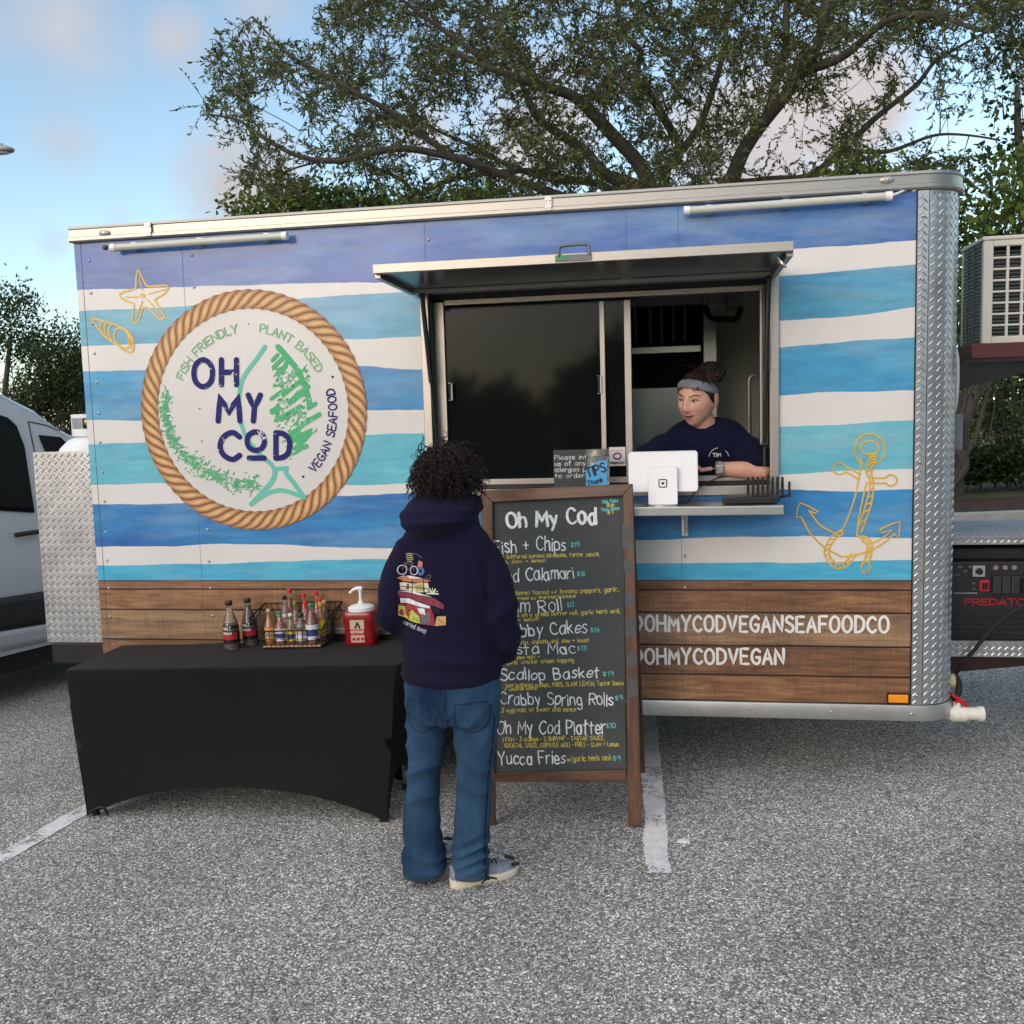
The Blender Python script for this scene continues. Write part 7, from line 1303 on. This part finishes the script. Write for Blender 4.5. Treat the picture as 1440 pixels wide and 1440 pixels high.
# curly hair: a cap and some hundreds of springy locks
HAIR = M('dark_curls', (.008, .0055, .005), .5, 0, .3, 30, col2=(.020, .012, .009), spec=.3)
hc = c_(626, 660, .03); mb = MB(); rgh = random.Random(5); cap = []
for i in range(13):
    a = math.pi*i/12; cap.append([hc+Vector((.096*math.sin(a)*math.cos(b), .102*math.sin(a)*math.sin(b), .092*math.cos(a)-.008))*(1+.08*noise.noise(Vector((a*2, b*2, 0)))) for b in np.linspace(0, 2*math.pi, 24, endpoint=False)])
mb.loft(cap)
for k in range(1800):
    v = Vector(np.random.normal(size=3)).normalized()
    if v.z < -.55 or (v.y > .55 and v.z < .3): continue
    p0 = hc+Vector((v.x*.086, v.y*.092, v.z*.080)); n = 22; ln_ = rgh.uniform(.05, .115); rr = rgh.uniform(.004, .010); tw = rgh.uniform(3.0, 5.5)*rgh.choice((-1, 1)); ph = rgh.uniform(0, 6.28)
    fly = 1.15 if rgh.random() < .08 else 1; d0_ = (v*(.42*fly)+Vector((rgh.gauss(0, .35), rgh.gauss(0, .35), -.25))).normalized(); pts = []; ax = d0_.copy(); pos = p0.copy()
    for i in range(n):
        u = i/(n-1); ax = (ax+Vector((v.x*.02, v.y*.02, -.085))).normalized(); pos = pos+ax*ln_/n
        o1 = ax.orthogonal().normalized(); o2 = ax.cross(o1); a = ph+tw*2*math.pi*u*.6; r2 = rr*min(1, u*3+.2); pts.append(pos+o1*math.cos(a)*r2+o2*math.sin(a)*r2)
    if fly > 1 and v.z > .75: continue
    r0 = rgh.uniform(.0011, .0029)*(.5 if fly > 1 else 1); mb.tube(pts, [r0*(1-.65*(i/(n-1))**2) for i in range(n)], 5)
for a_, b_ in (((590, 640), [(586, 632), (588, 626), (594, 618), (592, 613)]), ((598, 630), [(592, 624), (590, 634), (588, 642), (584, 640)]), ((575, 685), [(569, 682), (572, 690), (568, 696)]), ((676, 668), [(682, 672), (684, 665), (680, 662)])):
    mb.tube(cr([tuple(c_(*a_, .02))]+[tuple(c_(*q_, .02)) for q_ in b_], 6), .0022, 5)
mb.build('hair', HAIR, cs, smooth=True)
# ================================================================== SERVER in the window (trailer frame)
yv_ = .03
def w_(px, py, y=yv_): p = T(px, py, y); return Vector((p.x, y, p.z))
sv = thing('person', 'smiling server in navy sweatshirt and grey headband leaning on the window sill', 'person', tuple(w_(1000, 700, .35)), TM)
HC = w_(980, 562, .02); RH = (Matrix.Rotation(R(-30), 4, 'Z') @ Matrix.Rotation(R(5), 4, 'Y') @ Matrix.Rotation(R(10), 4, 'X')); HM = Matrix.Translation(HC) @ RH; HS = 1.10
def hd_(x, y, z): return HM @ Vector((x*HS, y*HS, z*HS))
gs = lambda x, z, x0, z0, sx, sz: math.exp(-((x-x0)/sx)**2-((z-z0)/sz)**2)
def headpt(dx, dy, dz):
    x, y, z = .073*dx, .092*dy, .112*dz
    t_ = max(0, -dz); x *= 1-.30*t_**1.7
    if dy > 0: y *= 1-.35*t_**1.5
    if dy < 0:
        y *= .95
        amp = float(np.interp(z, [-.045, -.034, -.024, -.005, .022, .035], [0, .016, .031, .020, .008, 0])); y -= amp*math.exp(-(x/(.0125 if z < -.012 else .009))**2)
        y -= .005*gs(x, z, .014, -.029, .007, .007)+.005*gs(x, z, -.014, -.029, .007, .007)
        y += .0085*(gs(x, z, .031, .010, .017, .010)+gs(x, z, -.031, .010, .017, .010)); y -= .005*(gs(x, z, .028, .030, .022, .007)+gs(x, z, -.028, .030, .022, .007))
        y -= .006*(gs(x, z, .040, -.022, .020, .018)+gs(x, z, -.040, -.022, .020, .018)); y -= .007*(gs(x, z, 0, -.047, .022, .006)+gs(x, z, 0, -.066, .018, .006)); y += .006*gs(x, z, 0, -.056, .016, .005); y -= .009*gs(x, z, 0, -.094, .020, .016)
    return (x, y, z)
bs = MB(); nl, nm = 40, 64; rings = []
for i in range(1, nl):
    a = math.pi*i/nl; rings.append([hd_(*headpt(math.sin(a)*math.sin(b), -math.sin(a)*math.cos(b), math.cos(a))) for b in np.linspace(0, 2*math.pi, nm, endpoint=False)])
bs.loft(rings)
for sx_ in (-1, 1): bs.loft([[hd_(sx_*(.071+.012*k*.5), .012+.020*f*math.cos(b)+.006*k, .000+.032*f*math.sin(b)) for b in np.linspace(0, 6.28, 14, endpoint=False)] for k, f in ((0, .7), (1, 1.0), (1.6, .9), (1.9, .5))])
NB = w_(1000, 626, .10); limb(bs, [hd_(0, .025, -.075), HC.lerp(NB, .62)+Vector((.0, .02, 0)), NB], [.056, .056, .07])
bs.loft([ring(p, rx, ry, 22) for p, rx, ry in ((w_(1000, 612, .12), .10, .07), (w_(998, 625, .13), .17, .10), (w_(1000, 660, .18), .165, .11), (w_(1005, 740, .33), .15, .10), (Vector((w_(1005, 800, .45).x, .45, 1.02)), .17, .11))])
SL, SR = w_(940, 632, .10), w_(1040, 628, .12)
ER, WR = w_(1072, 662, .05), w_(1008, 659, .0); EL, WL = w_(903, 655, .03), w_(945, 672, -.02)
for S_, E_, W_, sg in ((SR, ER, WR, -1), (SL, EL, WL, 1)):
    limb(bs, [S_, S_.lerp(E_, .5)+Vector((0, .01, 0)), E_, E_.lerp(W_, .35), W_], [.055, .050, .042, .043, .028])
    d = (W_-E_).normalized(); sd_ = Vector((0, -1, 0)); bs.loft([ring(W_+d*t_, .016, .030, 12) for t_ in (-.01, .02, .055, .085)])
    for k in range(4): a = W_+d*.08+Vector((0, (k-1.5)*.018, 0)); limb(bs, [a, a+d*.032, a+d*.056+Vector((0, 0, -.012)), a+d*(.066-.006*abs(k-1.5))+Vector((0, 0, -.028))], [.0090, .0088, .0082, .007], 8)
    a = W_+d*.025+Vector((0, -.026, 0)); limb(bs, [a, a+d*.03+Vector((0, -.014, -.004)), a+d*.055+Vector((0, -.012, -.012))], [.011, .0098, .008], 8)
SK2 = M('fair_skin', (.58, .30, .21), .48, 0, .06, 30, col2=(.64, .37, .27), spec=.4); me = remesh(bs, .0042, 2); sbody = mesh_obj(me, 'body', SK2, sv)
sme = sbody.data; off_ = Vector(sv['_b']); fb = BVHTree.FromPolygons([v.co+off_ for v in sme.vertices], [tuple(p.vertices) for p in sme.polygons])
def fp(x, z, o_=.001):                 # point on the face at (x, z) of the head, o_ proud of the skin
    a = hd_(x, -.22, z); d = (hd_(x, 0, z)-a).normalized(); h = fb.ray_cast(a, d); return (h[0] if h[0] else hd_(x, -.09, z))-d*o_
LIP = M('lips', (.34, .11, .10), .4)
mb = MB(); mb.tube([fp(x, -.0470-.003*(abs(x)/.027)**2, .0005) for x in np.linspace(-.027, .027, 9)], [.0012, .002, .0026, .0032, .003, .0032, .0026, .002, .0012], 6); mb.build('lips', LIP, sv, smooth=True)
mb = MB(); mb.tube([fp(x, -.0660+.015*(abs(x)/.024)**2, .0005) for x in np.linspace(-.0245, .0245, 9)], [.0012, .0024, .0034, .004, .004, .004, .0034, .0024, .0012], 6); mb.build('lips', LIP, sv, smooth=True)
mb = MB(); mb.tube([fp(x, -.0560, -.001) for x in np.linspace(-.018, .018, 7)], [.002, .0052, .0072, .0078, .0072, .0052, .002], 6); mb.build('mouth', M('mouth_dark', (.05, .012, .012), .5), sv, smooth=True)
mb = MB(); mb.tube([fp(x, -.0508, .0024) for x in np.linspace(-.016, .016, 9)], [.0008, .0014, .0019, .0022, .0022, .0022, .0019, .0014, .0008], 6); mb.build('teeth', M('teeth', (.66, .62, .56), .3), sv, smooth=True)
EW, IB, LD_, BR = M('eye_white', (.46, .43, .40), .25), M('iris_brown', (.022, .014, .010), .15), M('lash_dark', (.04, .02, .016), .7), M('brow_brown', (.05, .03, .022), .9)
for sx_ in (-1, 1):
    mb = MB(); mb.tube([fp(sx_*x, .0085+.001*math.sin((x-.02)*140), .0006) for x in np.linspace(.020, .044, 7)], [.001, .003, .0042, .0046, .0042, .003, .001], 8); mb.build('eye', EW, sv, smooth=True)
    ci = fp(sx_*.031-.003, .0078, .0035); mb = MB(); mb.tube([ci, ci+(RH @ Vector((0, -1, 0)))*.0022], .0044, 10); mb.build('iris', IB, sv, smooth=True)
    mb = MB(); mb.tube(cr([fp(sx_*.018, .0085, .001), fp(sx_*.026, .0130, .003), fp(sx_*.036, .0132, .003), fp(sx_*.046, .0085, .001)], 4), [.0012]+[.0022]*11+[.0012], 6); mb.build('eyelid', LD_, sv, smooth=True)
    mb = MB(); mb.tube(cr([fp(sx_*.012, .0260, .0005), fp(sx_*.025, .0315, .0005), fp(sx_*.040, .0320, .0005), fp(sx_*.050, .0265, .0005)], 4), [.0022]*4+[.0028]*5+[.0022]*3+[.0008], 6); mb.build('eyebrow', BR, sv, smooth=True)
    mb = MB(); p_ = fp(sx_*.0085, -.0330, -.0012); mb.tube([p_, p_+(RH @ Vector((sx_*.003, -.001, .001)))], .0026, 8); mb.build('nostril', LD_, sv, smooth=True)
# hair, bun and headband
HR2 = M('brown_hair', (.012, .007, .006), .42, 0, .4, 40, stretch=(1, 1, .2), col2=(.034, .018, .013), spec=.45); mb = MB(); rings = []
for i in range(0, 15):
    a = math.pi*.60*i/14; row = []
    for b in np.linspace(0, 2*math.pi, 40, endpoint=False):
        dx, dy, dz = math.sin(a)*math.sin(b), -math.sin(a)*math.cos(b), math.cos(a); fr_ = max(0, math.cos(b))
        lim = math.pi*(.55-.25*fr_**.6); a2 = min(a, lim); dx, dy, dz = math.sin(a2)*math.sin(b), -math.sin(a2)*math.cos(b), math.cos(a2); x, y, z = headpt(dx, dy, dz); f = 1.08+.02*math.sin(b*17+a*3)+.012*math.sin(b*41); row.append(hd_(x*f, y*f, z*f+.002))
    rings.append(row)
mb.loft(rings)
bc = (.034, .056, .104)
for k in range(110):
    a, b, t0 = rgh.uniform(0, 6.28), rgh.uniform(0, 6.28), rgh.uniform(.7, 1.15); R_ = .047*t0; v1 = Vector(np.random.normal(size=3)).normalized(); v2 = v1.orthogonal().normalized(); v3 = v1.cross(v2); mb.tube([hd_(bc[0]+(v2.x*math.cos(q_)+v3.x*math.sin(q_))*R_*1.15, bc[1]+(v2.y*math.cos(q_)+v3.y*math.sin(q_))*R_*1.1, bc[2]+(v2.z*math.cos(q_)+v3.z*math.sin(q_))*R_*.85) for q_ in np.linspace(0, 4.6, 14)], [.0042]*12+[.003, .0015], 5)
for k in range(240):
    b = rgh.uniform(.3, 6.0); a0_ = R(rgh.uniform(70, 105)) if 1.6 < b < 4.7 else R(rgh.uniform(52, 66)); pts = []
    for u in np.linspace(0, 1, 9): a = a0_*(1-u)+R(12)*u; dx, dy, dz = math.sin(a)*math.sin(b), -math.sin(a)*math.cos(b), math.cos(a); x, y, z = headpt(dx, dy, dz); pts.append(hd_(x*(1.13+.03*math.sin(k*2.3))*(1-u)+(x*1.1*.5+bc[0]*.5)*u, y*(1.13+.03*math.sin(k*1.7))*(1-u)+(y*.5+bc[1]*.5)*u, z*(1.13+.05*math.sin(k*3.1))))
    mb.tube(pts, rgh.uniform(.0016, .0036), 4)
for k in range(16): x = rgh.uniform(-.06, .08); mb.tube(cr([hd_(x, .03, .10), hd_(x*1.1, .01+rgh.gauss(0, .02), .130), hd_(x*1.3-.02, -.02+rgh.gauss(0, .02), .135+rgh.gauss(0, .008))], 4), .0012, 4)
mb.build('hair', HR2, sv, smooth=True)
mb = MB(); rings = []
for b in np.linspace(0, 2*math.pi, 48, endpoint=False):
    a = R(50+34*(1-math.cos(b))/2+ (0)); row = []
    for da, f in ((-.17, 1.115), (-.12, 1.15), (0, 1.165), (.12, 1.15), (.17, 1.115)): dx, dy, dz = math.sin(a+da)*math.sin(b), -math.sin(a+da)*math.cos(b), math.cos(a+da); x, y, z = headpt(dx, dy, dz); f2_ = f+.012*math.sin(b*11+da*30); row.append(hd_(x*f2_, y*f2_, z*f2_))
    rings.append(row)
mb.loft(rings+[rings[0]], closed=False); hb_ = mb.build('headband', M('grey_headband', hexc(120, 124, 132), .9, 0, .2, 30, .3, 200), sv, smooth=True); s_ = hb_.modifiers.new('s', 'SOLIDIFY'); s_.thickness = .004
# sweatshirt
NAVS = M('navy_crew_top', hexc(16, 20, 42), .95, 0, .12, 5, .2, 260, sheen=.03, spec=.15); sm2 = MB()
sm2.loft([ring(p, rx, ry, 26) for p, rx, ry in ((w_(997, 598, .105), .078, .070), (w_(996, 604, .11), .105, .085), (w_(995, 612, .12), .155, .11), (w_(993, 622, .125), .195, .125), (w_(996, 640, .15), .215, .135), (w_(1002, 690, .22), .20, .14), (w_(1005, 760, .36), .185, .13), (Vector((w_(1005, 800, .45).x, .45, 1.0)), .20, .14))])
limb(sm2, [SR+Vector((-.01, 0, -.005)), SR.lerp(ER, .45)+Vector((.012, -.01, .01)), SR.lerp(ER, .85)+Vector((.004, -.012, .012)), ER+Vector((-.008, -.012, .010))], [.088, .080, .068, .055], 18); limb(sm2, [SL+Vector((.01, 0, -.005)), SL.lerp(EL, .5)+Vector((-.0, -.01, .01)), EL+Vector((.0, -.008, .004)), EL.lerp(WL, .6)], [.090, .080, .064, .05], 18)
limb(sm2, [SL+Vector((0, 0, -.005)), w_(972, 612, .11), w_(1016, 610, .12), SR+Vector((0, 0, -.005))], [.080, .078, .078, .080], 18)
me = remesh(sm2, .0075, 12)
def sw(p):
    v = Vector(p); n1 = noise.noise(v*4); return .006*noise.noise(Vector((p[0]*9, p[1]*9, p[2]*5)))+.0045*math.sin(p[0]*70+p[2]*40+n1*5)*max(0, min(1, (abs(p[0]-w_(990, 600).x)-.10)/.1))+.003*noise.noise(v*22)
displace(me, sw); d2 = me.copy(); so2 = mesh_obj(me, 'sweatshirt', NAVS, sv); bt2 = BVHTree.FromPolygons([v.co.copy() for v in d2.vertices], [tuple(p.vertices) for p in d2.polygons])
def onchest(u, v, h):
    hit = bt2.ray_cast(Vector((u, -.6, v)), Vector((0, 1, 0))); return (hit[0]+Vector((0, -.002-h, 0))) if hit[0] else Vector((u, -.05, v))
lc = w_(1012, 639); mb = MB(); write(mb, 'TIM', (lc.x-.030, lc.z-.010), (lc.x+.004, lc.z-.008), .016, .0032, onchest); mb.ribbon([(lc.x+.045*math.cos(t_)-.004, lc.z-.014+.045*math.sin(t_)) for t_ in np.linspace(1.7, 3.0, 9)], .0022, onchest); mb.ribbon([(lc.x+.040*math.cos(t_), lc.z-.012+.036*math.sin(t_)) for t_ in np.linspace(.1, .9, 6)], .0022, onchest); mb.build('chest_emblem', M('emblem_white', (.6, .6, .62), .7), so2)
mb = MB(); d = (WR-ER).normalized(); cw = WR-d*.012; o1 = Vector((0, 0, 1)); o2 = d.cross(o1); mb.loft([[cw+d*t_+(o1*math.cos(b)*r_*1.0+o2*math.sin(b)*r_*1.12) for b in np.linspace(0, 6.283, 20, endpoint=False)] for t_, r_ in ((-.012, .0325), (-.011, .0345), (.011, .0345), (.012, .0325))]); wb = mb.build('watch_strap', M('watch_band', (.30, .24, .22), .5), sv, smooth=True)
mb = MB(); p = cw-o2*-.040+Vector((0, -.0, 0)); y_ = cw.y-.044; mb.box((cw.x-.017, y_, cw.z-.019), (cw.x+.017, y_+.010, cw.z+.019)); mb.build('watch_case', M('watch_steel', (.42, .42, .42), .25, .8), wb, bevel=.004)
# ------------------------------------------------------------------ tidy
for o in bpy.data.objects:
    if '_b' in o: del o['_b']
